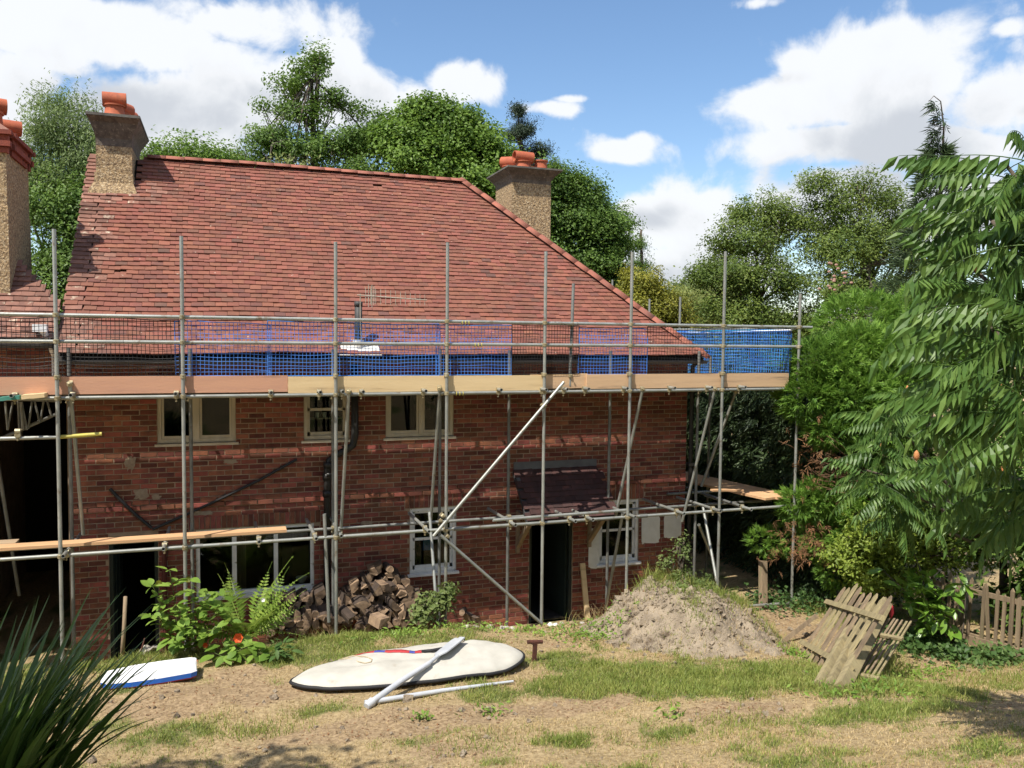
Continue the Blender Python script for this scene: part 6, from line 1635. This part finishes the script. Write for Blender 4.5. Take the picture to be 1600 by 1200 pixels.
for k in range(46):
    a = np.array([10.7, .1, 2.5]) + rv.normal(0, 1, 3) * [.25, .2, .35]; d = np.array([-1.0, -.35, rv.uniform(-.15, .75)]); limb(mb, a, a + d * rv.uniform(.6, 1.25), .012, .004, .12, 5, 4)
for k in range(60):
    a = np.array((10.204, -0.300, 2.287)) + rv.normal(0, 1, 3) * [.12, .15, .22]; limb(mb, a, a + np.array([-1.0, -.25, rv.uniform(.1, .75)]) * rv.uniform(.5, 1.05), .011, .004, .12, 5, 4)
for k in range(16):
    a = np.array([10.4, .0, 1.6]) + rv.normal(0, 1, 3) * [.3, .2, .4]; limb(mb, a, a + np.array([-.7, -.3, rv.normal(0, .3)]) * rv.uniform(.6, 1.1), .010, .004, .15, 5, 4)
for Y in np.arange(.3, 9, 1.0): limb(mb, (10.6, Y, 0), (10.5, Y, 4.6), .08, .03, .02, 6, 6)
o = mb.build('bare_branches', 'twig_brown', hedge, True); o.matrix_parent_inverse = Matrix.Translation((-10.5, -2, 0))
# the tall leylandii with a bare whip of a leader
ley = thing('leylandii_tree', 'tall conifer with a thin nodding leader above the sumac', 'tree', (14.9, 3, 0), 'tall trees beyond the hedge')
C_ = []; A_ = []
for k in range(2600):
    z = rv.uniform(3.0, 9.15); r = (9.35 - z) * .33 * rv.uniform(.5, 1.0); a = rv.uniform(0, 6.283)
    if rv.random() > .45 + .55 * abs(math.sin(z * 5.5 + a)): continue
    C_.append([15.1 + r * math.cos(a), 3 + r * math.sin(a), z - r * .15]); A_.append([math.cos(a), math.sin(a), .12 + rv.normal(0, .2)])
for k in range(75):
    z = rv.uniform(8.9, 10.15); r = .05 + (10.2 - z) * .25 * rv.random(); a = rv.uniform(2.2, 4.6)
    C_.append([15.2 + r * math.cos(a) - max(0, z - 9.7) * .5, 3 + r * math.sin(a) * .5, z]); A_.append([math.cos(a), math.sin(a) * .5, -.5])
V_, q_ = sprays(np.array(C_), np.array(A_), .26, .03, 5, .8); o = link(np_mesh('crown', V_, [q_]), 'crown', 'lf_ley_dark', ley); o.matrix_parent_inverse = Matrix.Translation((-14.9, -3, 0))
mb = MB(); mb.path([(15.0, 3, 0), (15.12, 3, 5), (15.2, 3, 8.5), (15.22, 3, 9.6), (15.1, 3, 10.15), (14.9, 3, 10.25), (14.75, 3, 10.1)], [.16, .09, .035, .02, .012, .008, .004], 7)
for k in range(24):
    z = rv.uniform(8.3, 9.9); limb(mb, (15.2, 3, z), (15.2 - rv.uniform(.1, .5), 3 + rv.normal(0, .1), z + rv.normal(0, .08)), .01, .004, .1, 4, 4)
o = mb.build('trunk', 'bark', ley, True); o.matrix_parent_inverse = Matrix.Translation((-14.9, -3, 0))

# -- shrubs along the right hand hedge foot
tree('privet_shrub', 'yellow green privet bush above the fallen picket panels', [b(9.9, -1.3, 1.75, .55, .5, .45, 60), b(10.3, -1.5, 1.45, .5, .4, .5, 55), b(9.65, -1.0, 1.3, .5, .4, .45, 50), b(10.0, -1.2, .95, .6, .4, .4, 50), b(10.6, -1.6, 1.9, .5, .4, .4, 42), b(10.8, -1.9, 1.5, .5, .4, .5, 40)], 'lf_privet', (10.1, -1.0), .05, 42, .13, .075, .04, group='shrubs along the fence', cat='shrub', limbs=14)
tree('shade_shrub', 'dark leafy shrub behind the picket fence under the sumac', [b(11.2, -2.6, 1.9, .7, .6, .9, 90), b(11.3, -3.4, 1.8, .7, .6, 1.0, 90), b(11.2, -4.4, 2.0, .7, .7, 1.1, 80), b(11.2, -1.8, 2.4, .7, .6, .8, 70), b(11.2, -3, 3.0, .8, 1.2, .7, 70), b(11.4, -5.4, 1.8, .7, .8, 1.2, 90), b(11.5, -6.6, 2.0, .7, .8, 1.3, 80), b(12.4, -3.5, 2.6, .7, 1.8, 1.6, 150), b(12.9, -5.0, 1.3, .9, 2.2, 1.2, 260), b(13.0, -2.5, 1.3, .9, 1.2, 1.2, 140), b(13.0, -8.0, 1.8, .9, 1.6, 1.6, 160), b(11.5, -4.4, .9, .5, .9, .6, 130), b(11.5, -3.0, .8, .5, .9, .6, 120), b(11.8, -6.0, 1.0, .6, 1.0, .7, 120)], 'lf_mid', (11.3, -3), .06, 40, .17, .12, .06, group='shrubs along the fence', cat='shrub', limbs=10)

def leaf_me(name, L, W, n=5, fold=.25, curl=.12, shape=1.0, m=None, serr=0):
    """one leaf along +x from the origin: two strips folded at the midrib"""
    t = np.linspace(0, 1, n + 1); w = W / 2 * np.sin(np.pi * t ** shape) ** .8; w[0] = W * .02; w[-1] = 0.0
    v = []; f = []
    for i in range(n + 1):
        z = -curl * L * t[i] ** 2
        v += [[t[i] * L, 0, z], [t[i] * L, w[i], z + w[i] * fold], [t[i] * L, -w[i], z + w[i] * fold]]
    for i in range(n): f += [[3 * i, 3 * i + 3, 3 * i + 4, 3 * i + 1], [3 * i, 3 * i + 2, 3 * i + 5, 3 * i + 3]]
    me = np_mesh(name, v, [np.array(f)], True)
    if m: me.materials.append(MATS[m])
    return me
def place(me, name, p_, az, pitch, roll=0.0, s=1.0, parent=None):
    o = bpy.data.objects.new(name, me); COL.objects.link(o); o.parent = parent
    if parent is not None: p_ = Vector(p_) - Vector(parent.location)
    o.matrix_local = Matrix.Translation(p_) @ Euler((roll, -pitch, az), 'XYZ').to_matrix().to_4x4() @ Matrix.Scale(s, 4)
    return o
# laurel, every leaf its own part
lau = thing('laurel_shrub', 'glossy large leaved laurel in front of the picket fence', 'shrub', (9.98, -2.5, .35), 'shrubs along the fence')
LM = [leaf_me('leaf', .24, .095, 5, .22, c_, 1.0, 'lf_laurel') for c_ in (.08, .16, .25)]
mb = MB(); st = []
for k in range(26):
    e = np.array([9.75, -2.35, 1.12]) + rv.normal(0, 1, 3) * [.15, .40, .21]; e[1] = np.clip(e[1], -3.2, -1.55)
    q2 = limb(mb, (10.0, -2.55 + rv.normal(0, .12), .35), e, .012, .005, .12, 6, 5); st.append(q2)
o = mb.build('stems', 'bark', lau, True); o.matrix_parent_inverse = Matrix.Translation(-lau.location)
for k in range(296):
    q2 = st[k % 26]; i = rv.choice([3, 4, 5, 5, 5]); p_ = q2[i] + rv.normal(0, .035, 3)
    az = math.pi + rv.normal(0, 1.1); place(LM[k % 3], 'leaf', p_, az, rv.normal(.05, .5), rv.normal(0, .4), rv.uniform(.65, 1.1), lau)
# ivy and weeds at the fence foot
def ground_leaves(name, label, cat, leaf, spots, n, L, W, hmax, up=.8, group=None, kind=None):
    C_ = []
    for (u, Y, ru, rY, k) in spots:
        m_ = int(n * k); C_.append(np.c_[u + rv.normal(0, ru, m_), Y + rv.normal(0, rY, m_), np.zeros(m_)])
    C_ = np.concatenate(C_); C_[:, 2] = surf(C_[:, 0], C_[:, 1]) + hmax * rv.random(len(C_)) ** 1.5 + .01
    nr = unit(rv.normal(0, .5, C_.shape) + [0, 0, up] + [0, -.25, 0]); ax = unit(np.cross(nr, rand_dirs(len(C_)))); Ls = L * rv.uniform(.6, 1.3, len(C_))
    V_, q_ = leaf_quads(C_, ax, nr, Ls, Ls * W / L); o = link(np_mesh(name, V_, [q_]), name, leaf)
    return tag(o, label, cat, group, kind)
ground_leaves('ivy', 'ivy creeping over the soil at the foot of the picket fence', 'ivy', 'lf_ivy', [(9.7, -2.6, .22, .5, .6), (9.4, -2.2, .25, .3, .3), (10.0, -3.3, .15, .3, .2)], 1500, .075, .07, .20, kind='stuff')
ground_leaves('ivy', 'light green ivy under the dark hedge by the sole rail', 'ivy', 'lf_ivy', [(9.3, -.1, .35, .25, .6), (8.9, .3, .3, .2, .3)], 800, .07, .06, .28, kind='stuff')

# -- staghorn sumac: fronds are parts
def frond_me(name, L, pairs, ll, lw, droop, hang, m, tip=True, base=.18, rachis_r=.004, taper=.45, fold=.2, sweep=.35):
    V_ = []; F_ = []; n0 = 0
    t = np.linspace(0, 1, 9); rx = L * t * (1 - .10 * droop * t); rz = -droop * L * .5 * t ** 2
    mb = MB(); mb.path(np.c_[rx, rx * 0, rz], np.linspace(rachis_r, rachis_r * .4, 9), 4)
    ts = np.linspace(base, 1.0, pairs + 1)
    for i, tt in enumerate(ts):
        p_ = np.array([np.interp(tt, t, rx), 0, np.interp(tt, t, rz)])
        k = (1 - taper * abs(2 * (tt - base) / (1 - base) - .75)) if i < len(ts) - 1 else (.9 if taper < .9 else .18)
        for sg in ((1, -1) if i < len(ts) - 1 else (0,)):
            d = np.array([sweep, sg * 1.0, 0.0]) if sg else np.array([1.0, 0, -droop])
            d = d / np.linalg.norm(d); d = d * (1 - hang) + np.array([0.15, 0, -1.0]) * hang; d = d / np.linalg.norm(d)
            d = d + np.array([rv.normal(0, .08), rv.normal(0, .05), rv.normal(0, .06)]); d /= np.linalg.norm(d)
            nrm = np.cross(d, [1.0, 0.05, 0]); nrm /= np.linalg.norm(nrm) + 1e-9
            if nrm[2] < 0: nrm = -nrm
            s = np.cross(nrm, d); l = ll * k * rv.uniform(.88, 1.1); w = lw * (k ** .5)
            curl = np.array([0, 0, -1.0]) * l * .12
            a = p_; m1 = p_ + d * l * .4 - nrm * w * fold; tipp = p_ + d * l + curl
            mb.add([a, m1 + s * w / 2 + nrm * w * fold, m1, m1 - s * w / 2 + nrm * w * fold, tipp], [[0, 1, 2], [0, 2, 3], [1, 4, 2], [2, 4, 3]])
    me = mb.mesh(name); me.materials.append(MATS[m]); return me
SF = [frond_me('frond', .62, 9, .175, .056, dr, hg, 'lf_sumac', taper=.35, fold=.3) for dr, hg in ((.5, .74), (.8, .82), (.4, .66), (.95, .85), (.65, .78), (.7, .62))]
def sumac(name_label, trunk_base, tips, size, nf, seed):
    r_ = np.random.default_rng(seed)
    base = np.array([trunk_base[0], trunk_base[1], float(gz(trunk_base[0], trunk_base[1])) - .1])
    root = thing('sumac_tree', name_label, 'tree', base, 'staghorn sumacs'); mb = MB()
    fork = base + np.array([0, 0, 1.2])
    mb.path([base, base + [.05, .02, .7], fork], [.075, .06, .05], 7)
    for (tip, dark) in tips:
        tip = np.array(tip); q2 = limb(mb, fork, tip, .035, .014, .10, 7, 6)
        nn = int(nf * (1.0 if not dark else .8))
        a0 = r_.uniform(0, 6.28)
        for k in range(nn):
            az = a0 + k * 2.399 + r_.normal(0, .2); lev = k / nn
            place(SF[r_.integers(6)], 'frond', tip + np.array([0, 0, -.04 - .16 * lev * size]), az, .55 - .9 * lev + r_.normal(0, .12), r_.normal(0, .2), size * r_.uniform(.8, 1.12), root)
    o = mb.build('branches', 'bark', root, True); o.matrix_parent_inverse = Matrix.Translation(-Vector(root.location))
    for ti in list(range(0, len(tips), 3)):
        mb = MB(); c_ = np.array(tips[ti][0]) + [-.03, -.06, .02]; mb.lathe([(.004, -.05), (.020, -.03), (.024, .0), (.017, .03), (.003, .06)], c_, 8)
        o = mb.build('seed_cone', 'sumac_cone', root, True); o.matrix_parent_inverse = Matrix.Translation(-Vector(root.location))
    return root
NEAR = [(5.551, -6.736, 5.821), (5.426, -6.994, 6.126), (5.513, -7.125, 6.199), (5.671, -6.984, 5.935), (5.422, -6.910, 5.718), (5.274, -7.396, 5.583), (5.369, -6.806, 5.369), (5.461, -7.160, 5.300), (5.136, -7.483, 5.096), (5.261, -7.004, 4.977), (5.190, -7.309, 4.770), (5.091, -7.498, 4.579), (5.170, -7.213, 4.474), (5.118, -7.625, 4.373), (5.537, -7.365, 5.865), (5.338, -7.566, 4.883)]
NEARD = [(5.857, -6.844, 3.992), (5.997, -7.015, 3.712), (6.066, -6.508, 3.728), (6.135, -6.868, 3.424), (6.537, -6.369, 3.462)]
sumac('large sumac with drooping pinnate leaves filling the right edge', (6.9, -8.0), [(p_, False) for p_ in NEAR] + [(p_, True) for p_ in NEARD], 1.15, 9, 4)
FAR = [(9.217, -2.279, 4.118), (8.922, -2.303, 3.759), (9.474, -2.389, 3.755), (8.715, -2.363, 3.317), (9.061, -2.596, 3.201), (8.570, -2.657, 2.875), (9.262, -2.590, 2.694), (8.929, -2.590, 2.532), (8.469, -2.402, 3.017)]
sumac('smaller sumac lower down in front of the hedge', (11.2, -2.3), [(p_, False) for p_ in FAR], 1.08, 11, 6)
mb = MB(); c_ = np.array((8.806, -2.927, 3.283)); mb.lathe([(.005, -.07), (.035, -.04), (.04, .0), (.028, .045), (.004, .075)], c_, 8); o = mb.build('seed_cone', 'sumac_cone', None, True); tag(o, 'orange seed cone hanging on the smaller sumac', 'seed head')

# -- flax clump in the near left corner, each blade a part
fl = thing('flax_clump', 'dark sword leaved flax clump in the near left corner', 'plant', (-1.48, -6.45, float(gz(-1.48, -6.45)) + .1))
def blade_me(L, W, arch, n=8):
    t = np.linspace(0, 1, n + 1); w = W / 2 * np.clip(np.minimum(.55 + 1.2 * t, 1.0) * (1 - t ** 2.6), 0, 1); w[-1] = .0008
    ang = R(8) + arch * t ** 1.7; dx = np.cumsum(np.r_[0, np.sin(ang[1:]) * L / n]); dz = np.cumsum(np.r_[0, np.cos(ang[1:]) * L / n])
    v = []; f = []
    for i in range(n + 1): v += [[dx[i], 0, dz[i]], [dx[i] - w[i] * .35, w[i], dz[i]], [dx[i] - w[i] * .35, -w[i], dz[i]]]
    for i in range(n): f += [[3 * i, 3 * i + 3, 3 * i + 4, 3 * i + 1], [3 * i, 3 * i + 2, 3 * i + 5, 3 * i + 3]]
    me = np_mesh('blade', v, [np.array(f)], True); me.materials.append(MATS['lf_blade']); return me
BM_ = [blade_me(L, .075, a) for L, a in ((1.75, .35), (1.7, .75), (1.6, 1.0), (1.85, .55), (1.5, .9), (1.7, .2))]
for k in range(298):
    az = rv.uniform(-math.pi, math.pi) if k % 3 else rv.normal(-.1, .6); rr = rv.uniform(0, .34)
    p_ = Vector((fl.location.x + rr * math.cos(az), fl.location.y + rr * math.sin(az), fl.location.z))
    place(BM_[k % 6], 'blade', p_, az, -rv.uniform(-.05, .23), rv.normal(0, .15), rv.uniform(.70, 1.0), fl)

# -- plants by the left doorway
def herb(name, label, base, stems, leafmes, per, group=None, cat='plant', m_stem='lf_weed', spread=.25, pitch=.1, szs=(.6, 1.15)):
    base = np.array(base); root = thing(name, label, cat, base, group); mb = MB()
    for tip in stems:
        q2 = limb(mb, base + rv.normal(0, .05, 3) * [1, 1, 0], tip, .007, .003, .10, 7, 4)
        for k in range(per):
            i = rv.integers(2, 7); az = rv.uniform(0, 6.283); place(leafmes[rv.integers(len(leafmes))], 'leaf', q2[i] + rv.normal(0, .012, 3) + np.array([math.cos(az), math.sin(az), 0]) * .02, az, pitch + rv.normal(0, .35), rv.normal(0, .35), rv.uniform(*szs), root)
    o = mb.build('stems', m_stem, root, True); o.matrix_parent_inverse = Matrix.Translation(-Vector(root.location)); return root
HM = [leaf_me('leaf', .15, .10, 5, .12, c_, .85, 'lf_herb') for c_ in (.1, .25, .35)]
herb('raspberry_bush', 'leafy green cane bush left of the fern by the doorway', (-0.492, -0.299, 0.740), [(-0.657, -0.550, 1.872), (-0.851, -0.650, 1.715), (-0.802, -0.650, 1.549), (-0.389, -0.750, 1.783), (-0.168, -0.700, 1.586), (-0.574, -0.800, 1.493), (-0.279, -0.850, 1.400), (-0.762, -0.750, 1.256), (-0.461, -0.950, 1.252), (-0.055, -0.850, 1.418), (-0.168, -0.950, 1.180), (-0.625, -0.900, 1.093), (-0.320, -0.650, 1.504), (0.057, -0.900, 1.261), (-0.855, -0.650, 1.353), (-0.016, -0.550, 1.486)], HM, 17, cat='bush')
FM = [frond_me('frond', .78, 20, .15, .036, dr, .08, 'lf_fern', base=.12, taper=.95, sweep=.25, fold=.05) for dr in (.35, .55, .75)]
fern = thing('fern', 'tall yellow green fern in front of the wide window', 'fern', (0.257, -0.347, 0.800))
fb_ = np.array(fern.location)
for (az, pt, s_) in ((-.2, 1.25, 1.12), (.15, 1.10, 1.05), (1.0, 1.2, .95), (2.7, 1.05, 1.0), (3.3, .85, 1.05), (2.2, 1.2, .9), (-.9, .9, .8), (-2.2, .75, .9), (-1.5, .6, .75), (.5, .75, .75), (3.0, .5, .95), (-2.8, .5, .85), (-.3, .45, .7), (1.6, 1.25, 1.0), (-2.5, 1.0, 1.0), (.0, .85, .9), (.7, 1.0, 1.0), (-.5, 1.15, .95), (2.9, 1.25, .9), (-1.2, 1.0, .9), (-1.9, .95, .85), (.3, .6, .8), (-2.5, .6, .9), (1.3, .9, .8)):
    place(FM[rv.integers(3)], 'frond', fb_ + rv.normal(0, .04, 3) * [1, 1, 0], az, pt, rv.normal(0, .25), s_ * 1.4, fern)
fern2 = thing('fern', 'small fern shoot at the foot of the low log heap', 'fern', (0.731, 0.058, 0.830))
for az, pt in ((.3, 1.1), (1.8, .9), (-1.5, .7), (3.0, .8), (-.4, .6)): place(FM[0], 'frond', np.array(fern2.location), az, pt, 0, .42, fern2)
DM = [leaf_me('leaf', .20, .13, 5, .10, c_, .8, 'lf_herb') for c_ in (.15, .35)]
herb('nasturtium', 'broad leaved low plant with an orange flower at the bed edge', (0.142, -0.999, 0.800), [(-0.059, -0.815, 1.000), (0.316, -1.048, 1.000), (0.127, -1.046, 0.940), (-0.134, -0.963, 0.900), (0.426, -1.141, 0.900), (-0.007, -1.037, 0.880), (0.578, -1.146, 0.900)], DM, 6, szs=(.6, 1.1))
herb('dock_plant', 'dark green rosette right of the orange flowered plant', (0.633, -1.115, 0.850), [(0.544, -1.075, 1.000), (0.699, -1.067, 0.980), (0.763, -1.248, 0.940), (0.592, -1.166, 0.930)], [leaf_me('leaf', .15, .055, 5, .15, .3, .9, 'lf_ivy')], 8)
for (x_, col, s, lab) in (((0.146, -0.901, 1.040), 'flower_orange', .055, 'large orange flower on the broad leaved plant'), ((-0.243, -0.659, 0.900), 'flower_orange', .03, 'small orange flower left of the large one'), ((0.052, -1.055, 0.880), 'flower_orange', .03, 'fallen orange flower below the large one'), ((-0.358, -0.883, 0.800), 'flower_orange', .025, 'orange flower low at the soil edge'), ((-0.438, -0.650, 1.759), 'lf_gold', .035, 'yellow leaf tuft at the top of the cane bush'), ((-0.777, -0.650, 1.740), 'lf_gold', .035, 'yellow leaf tuft on the left cane of the bush'), ((0.458, -0.650, 1.413), 'flower_white', .025, 'small white flower at the fern edge')):
    mb = MB(); c_ = np.array(x_)
    for k in range(6):
        a = k * 1.047; d = np.array([math.cos(a) * .8, -.35 + math.sin(a) * .2, math.sin(a) * .8]); mb.add([c_, c_ + d * s + np.array([-math.sin(a), 0, math.cos(a)]) * s * .5, c_ + d * s * 1.4, c_ + d * s - np.array([-math.sin(a), 0, math.cos(a)]) * s * .5], [[0, 1, 2, 3]])
    o = mb.build('flower', col); tag(o, lab, 'flower')
tree('bramble', 'small bramble growing in front of the log heap', [((2.86, -.2, .95), (.22, .16, .20), 26), ((3.03, -.18, 1.10), (.12, .1, .12), 12), ((2.7, -.25, .85), (.18, .12, .12), 14)], 'lf_weed', (2.9, -.2), .012, 16, .07, .075, .05, group=None, cat='bush', limbs=8)
tree('weed_clump', 'tall straggly weed on top of the soil heap', [((6.55, -.75, 1.55), (.10, .08, .38), 22), ((6.35, -.7, 1.40), (.12, .08, .25), 14), ((6.6, -.8, 1.2), (.25, .12, .18), 26)], 'lf_weed', (6.5, -.8), .012, 14, .05, .055, .025, group='weeds on the soil heap', cat='weed', limbs=14)
tree('weed_clump', 'green trailing weed down the front of the soil heap', [((6.2, -1.35, .98), (.22, .16, .14), 26), ((6.0, -1.75, .72), (.10, .22, .10), 18), ((6.65, -1.3, .98), (.2, .14, .12), 18), ((6.5, -1.1, 1.12), (.3, .15, .12), 24)], 'lf_weed', (6.3, -1.2), .01, 16, .06, .07, .035, group='weeds on the soil heap', cat='weed', limbs=4)
tree('weed_clump', 'grey green weed over the right shoulder of the soil heap', [((7.05, -1.1, .85), (.25, .2, .16), 32), ((7.15, -1.5, .65), (.2, .25, .14), 28), ((6.95, -.75, 1.0), (.2, .15, .2), 22)], 'lf_olive', (7.0, -1.2), .01, 20, .06, .06, .02, group='weeds on the soil heap', cat='weed', limbs=4)
ground_leaves('lawn_weeds', 'scattered broad leaved weeds along the lawn edge', 'weeds', 'lf_herb', [(4.6, -.9, .4, .25, .2), (4.95, -1.2, .25, .2, .2), (2.3, -.75, .35, .12, .2), (7.3, -2.5, .12, .1, .12), (6.55, -4.6, .35, .25, .25), (4.2, -4.5, .08, .08, .04), (2.6, -3.6, .12, .08, .05), (1.9, -3.5, .06, .05, .03), (8.6, -3.4, .3, .2, .3), (3.6, -.55, .6, .12, .2)], 900, .07, .028, .10, kind='stuff')

# ------------------------------------------------------------------ grass
def blades(name, label, leaf, P_, H, Wd, lean=.45):
    N = len(P_); az = rv.uniform(0, 6.283, N); H = np.asarray(H); s = np.c_[np.cos(az), np.sin(az), np.zeros(N)] * Wd / 2
    ln = np.c_[rv.normal(0, lean, N), rv.normal(0, lean, N), np.ones(N)]; ln = unit(ln)
    mid = P_ + ln * (H * .55)[:, None]; ln2 = unit(ln + np.c_[rv.normal(0, .4, N), rv.normal(0, .4, N), -.25 * np.ones(N)]); tip = mid + ln2 * (H * .5)[:, None]
    V_ = np.stack([P_ - s, P_ + s, mid + s * .7, tip, mid - s * .7], 1).reshape(-1, 3); q_ = np.arange(N)[:, None] * 5 + np.array([0, 1, 2, 4]); t_ = np.arange(N)[:, None] * 5 + np.array([4, 2, 3])
    o = link(np_mesh(name, V_, [q_, t_]), name, leaf); return tag(o, label, 'grass', None, 'stuff')
N0 = 740000
uu = rv.uniform(-3.2, 11.2, N0); yy = rv.uniform(-8.0, .1, N0)
keepm = np.ones(N0, bool)
for (cx, cy, rx, ry) in ((2.08, -2.17, 1.32, .42), (float(bb.location.x), float(bb.location.y), .52, .22)): keepm &= ((uu - cx) / rx) ** 2 + ((yy - cy) / ry) ** 2 > 1
g_ = greenness(uu, yy); br = bareness(uu, yy)
onm = (surf(uu, yy) - gz(uu, yy)) > .02
pg = np.clip((g_ - .22) * 1.5, 0, 1) * np.clip(1.35 - br * 1.5, .05, 1) * np.where(onm, .25, 1); sel = keepm & (rv.random(N0) < pg * .55)
zz = surf(uu, yy)
tuft = fbm(uu * 2.6 + 9, yy * 2.6, 3)
blades('green_grass', 'green grass growing in patches over the dry lawn', 'lf_grass', np.c_[uu, yy, zz - .005][sel], ((.030 + .075 * np.clip(tuft - .35, 0, 1) ** 1.2 + .05 * g_ ** 2) * rv.uniform(.5, 1.4, N0))[sel], .0075)
ps_ = np.clip(1.15 - br * 1.7, .06, 1) * np.clip(1.25 - g_ * .6, .35, 1) * np.where(onm, .4, 1); sel = keepm & (rv.random(N0) < ps_ * .32)
blades('dry_grass', 'straw coloured dead grass over the lawn', 'lf_straw', np.c_[uu, yy, zz - .005][sel], ((.022 + .045 * np.clip(tuft - .3, 0, 1)) * rv.uniform(.5, 1.5, N0))[sel], .0070, .8)
# taller tufts: lawn edge, soil heap, around the panels
T_ = [(6.45, -.70, .3, .12, 600, .24), (6.85, -.95, .2, .2, 700, .22), (7.2, -1.3, .15, .2, 400, .18), (5.6, -.15, .35, .12, 260, .20), (6.9, -.45, .4, .2, 900, .20), (6.4, -.7, .35, .2, 700, .16), (7.3, -1.2, .2, .3, 700, .16), (6.3, -1.3, .12, .25, 500, .12), (6.05, -1.75, .08, .2, 260, .10), (7.35, -.7, .2, .2, 380, .25), (.0, .0, .5, .12, 420, .16), (-.5, -.35, .35, .2, 420, .12), (1.0, -.2, .5, .12, 260, .16), (3.2, -.12, .4, .08, 260, .14), (7.8, -3.3, .4, .15, 520, .14), (8.3, -3.0, .25, .2, 520, .2), (8.5, -2.6, .2, .2, 320, .22), (6.9, -4.0, .4, .3, 900, .13), (7.3, -4.4, .4, .3, 900, .14), (5.3, -3.1, .25, .12, 420, .12), (5.9, -3.4, .25, .1, 420, .12), (6.4, -3.3, .4, .1, 420, .11), (4.4, -2.3, .25, .1, 300, .10), (9.0, -4.2, .3, .3, 420, .16), (4.7, -4.9, .3, .12, 420, .10), (2.2, -4.4, .3, .15, 300, .08), (6.1, -1.8, .1, .3, 240, .09), (7.6, -1.9, .12, .3, 320, .12), (.3, -3.2, .25, .12, 420, .11), (9.4, -.3, .25, .2, 200, .2), (-1.0, -.35, .4, .15, 520, .12)]
P_ = []; H_ = []
for (u, Y, ru, rY, n, h) in T_:
    a = np.c_[u + rv.normal(0, ru, n), Y + rv.normal(0, rY, n)]; P_.append(np.c_[a, surf(a[:, 0], a[:, 1]) - .01]); H_.append(h * rv.uniform(.4, 1.3, n))
blades('tall_grass', 'taller grass tufts along the lawn edge, the heap and the fallen panels', 'lf_grass', np.concatenate(P_), np.concatenate(H_), .008, .35)
D_ = [(5.4, -.3, .3, .15, 120, .3), (6.3, -.9, .6, .3, 130, .22), (7.2, -1.6, .3, .3, 170, .2), (3.5, -.1, .4, .06, 140, .18), (1.2, -.15, .3, .08, 120, .22), (8.9, -3.6, .5, .3, 240, .14), (9.7, -4.2, .4, .3, 420, .12), (5.9, -2.5, .6, .2, 260, .12)]
P_ = []; H_ = []
for (u, Y, ru, rY, n, h) in D_:
    a = np.c_[u + rv.normal(0, ru, n), Y + rv.normal(0, rY, n)]; P_.append(np.c_[a, surf(a[:, 0], a[:, 1]) - .01]); H_.append(h * rv.uniform(.4, 1.3, n))
blades('tall_dry_grass', 'tall straw stalks on the soil heap and lawn edge', 'lf_straw', np.concatenate(P_), np.concatenate(H_), .006, .5)
# dead leaf litter and twigs on bare soil
n = 11000; a = np.c_[rv.uniform(-2.5, 10, n), rv.uniform(-7.5, -.3, n)]; a = a[rv.random(n) < bareness(a[:, 0], a[:, 1])]
C_ = np.c_[a, surf(a[:, 0], a[:, 1]) + .008]; nr = unit(rv.normal(0, .35, C_.shape) + [0, 0, 1]); V_, q_ = leaf_quads(C_, unit(np.cross(nr, rand_dirs(len(C_)))), nr, rv.uniform(.015, .045, len(C_)), rv.uniform(.008, .02, len(C_)))
o = link(np_mesh('leaf_litter', V_, [q_]), 'leaf_litter', 'dead_needles'); tag(o, 'dead leaf litter and chippings on the bare soil', 'litter', None, 'stuff')
n = 7000; a = np.c_[rv.uniform(-2.5, 10, n), rv.uniform(-6.3, -.3, n)]; a = a[rv.random(n) < .2 + .8 * bareness(a[:, 0], a[:, 1])]
C_ = np.c_[a, surf(a[:, 0], a[:, 1]) + .007]; nr = unit(rv.normal(0, .3, C_.shape) + [0, 0, 1]); V_, q_ = leaf_quads(C_, unit(np.cross(nr, rand_dirs(len(C_)))), nr, rv.uniform(.02, .09, len(C_)), rv.uniform(.003, .008, len(C_)))
o = link(np_mesh('straw_litter', V_, [q_]), 'straw_litter', 'lf_straw'); tag(o, 'loose straw stalks scattered over the bare soil', 'litter', None, 'stuff')
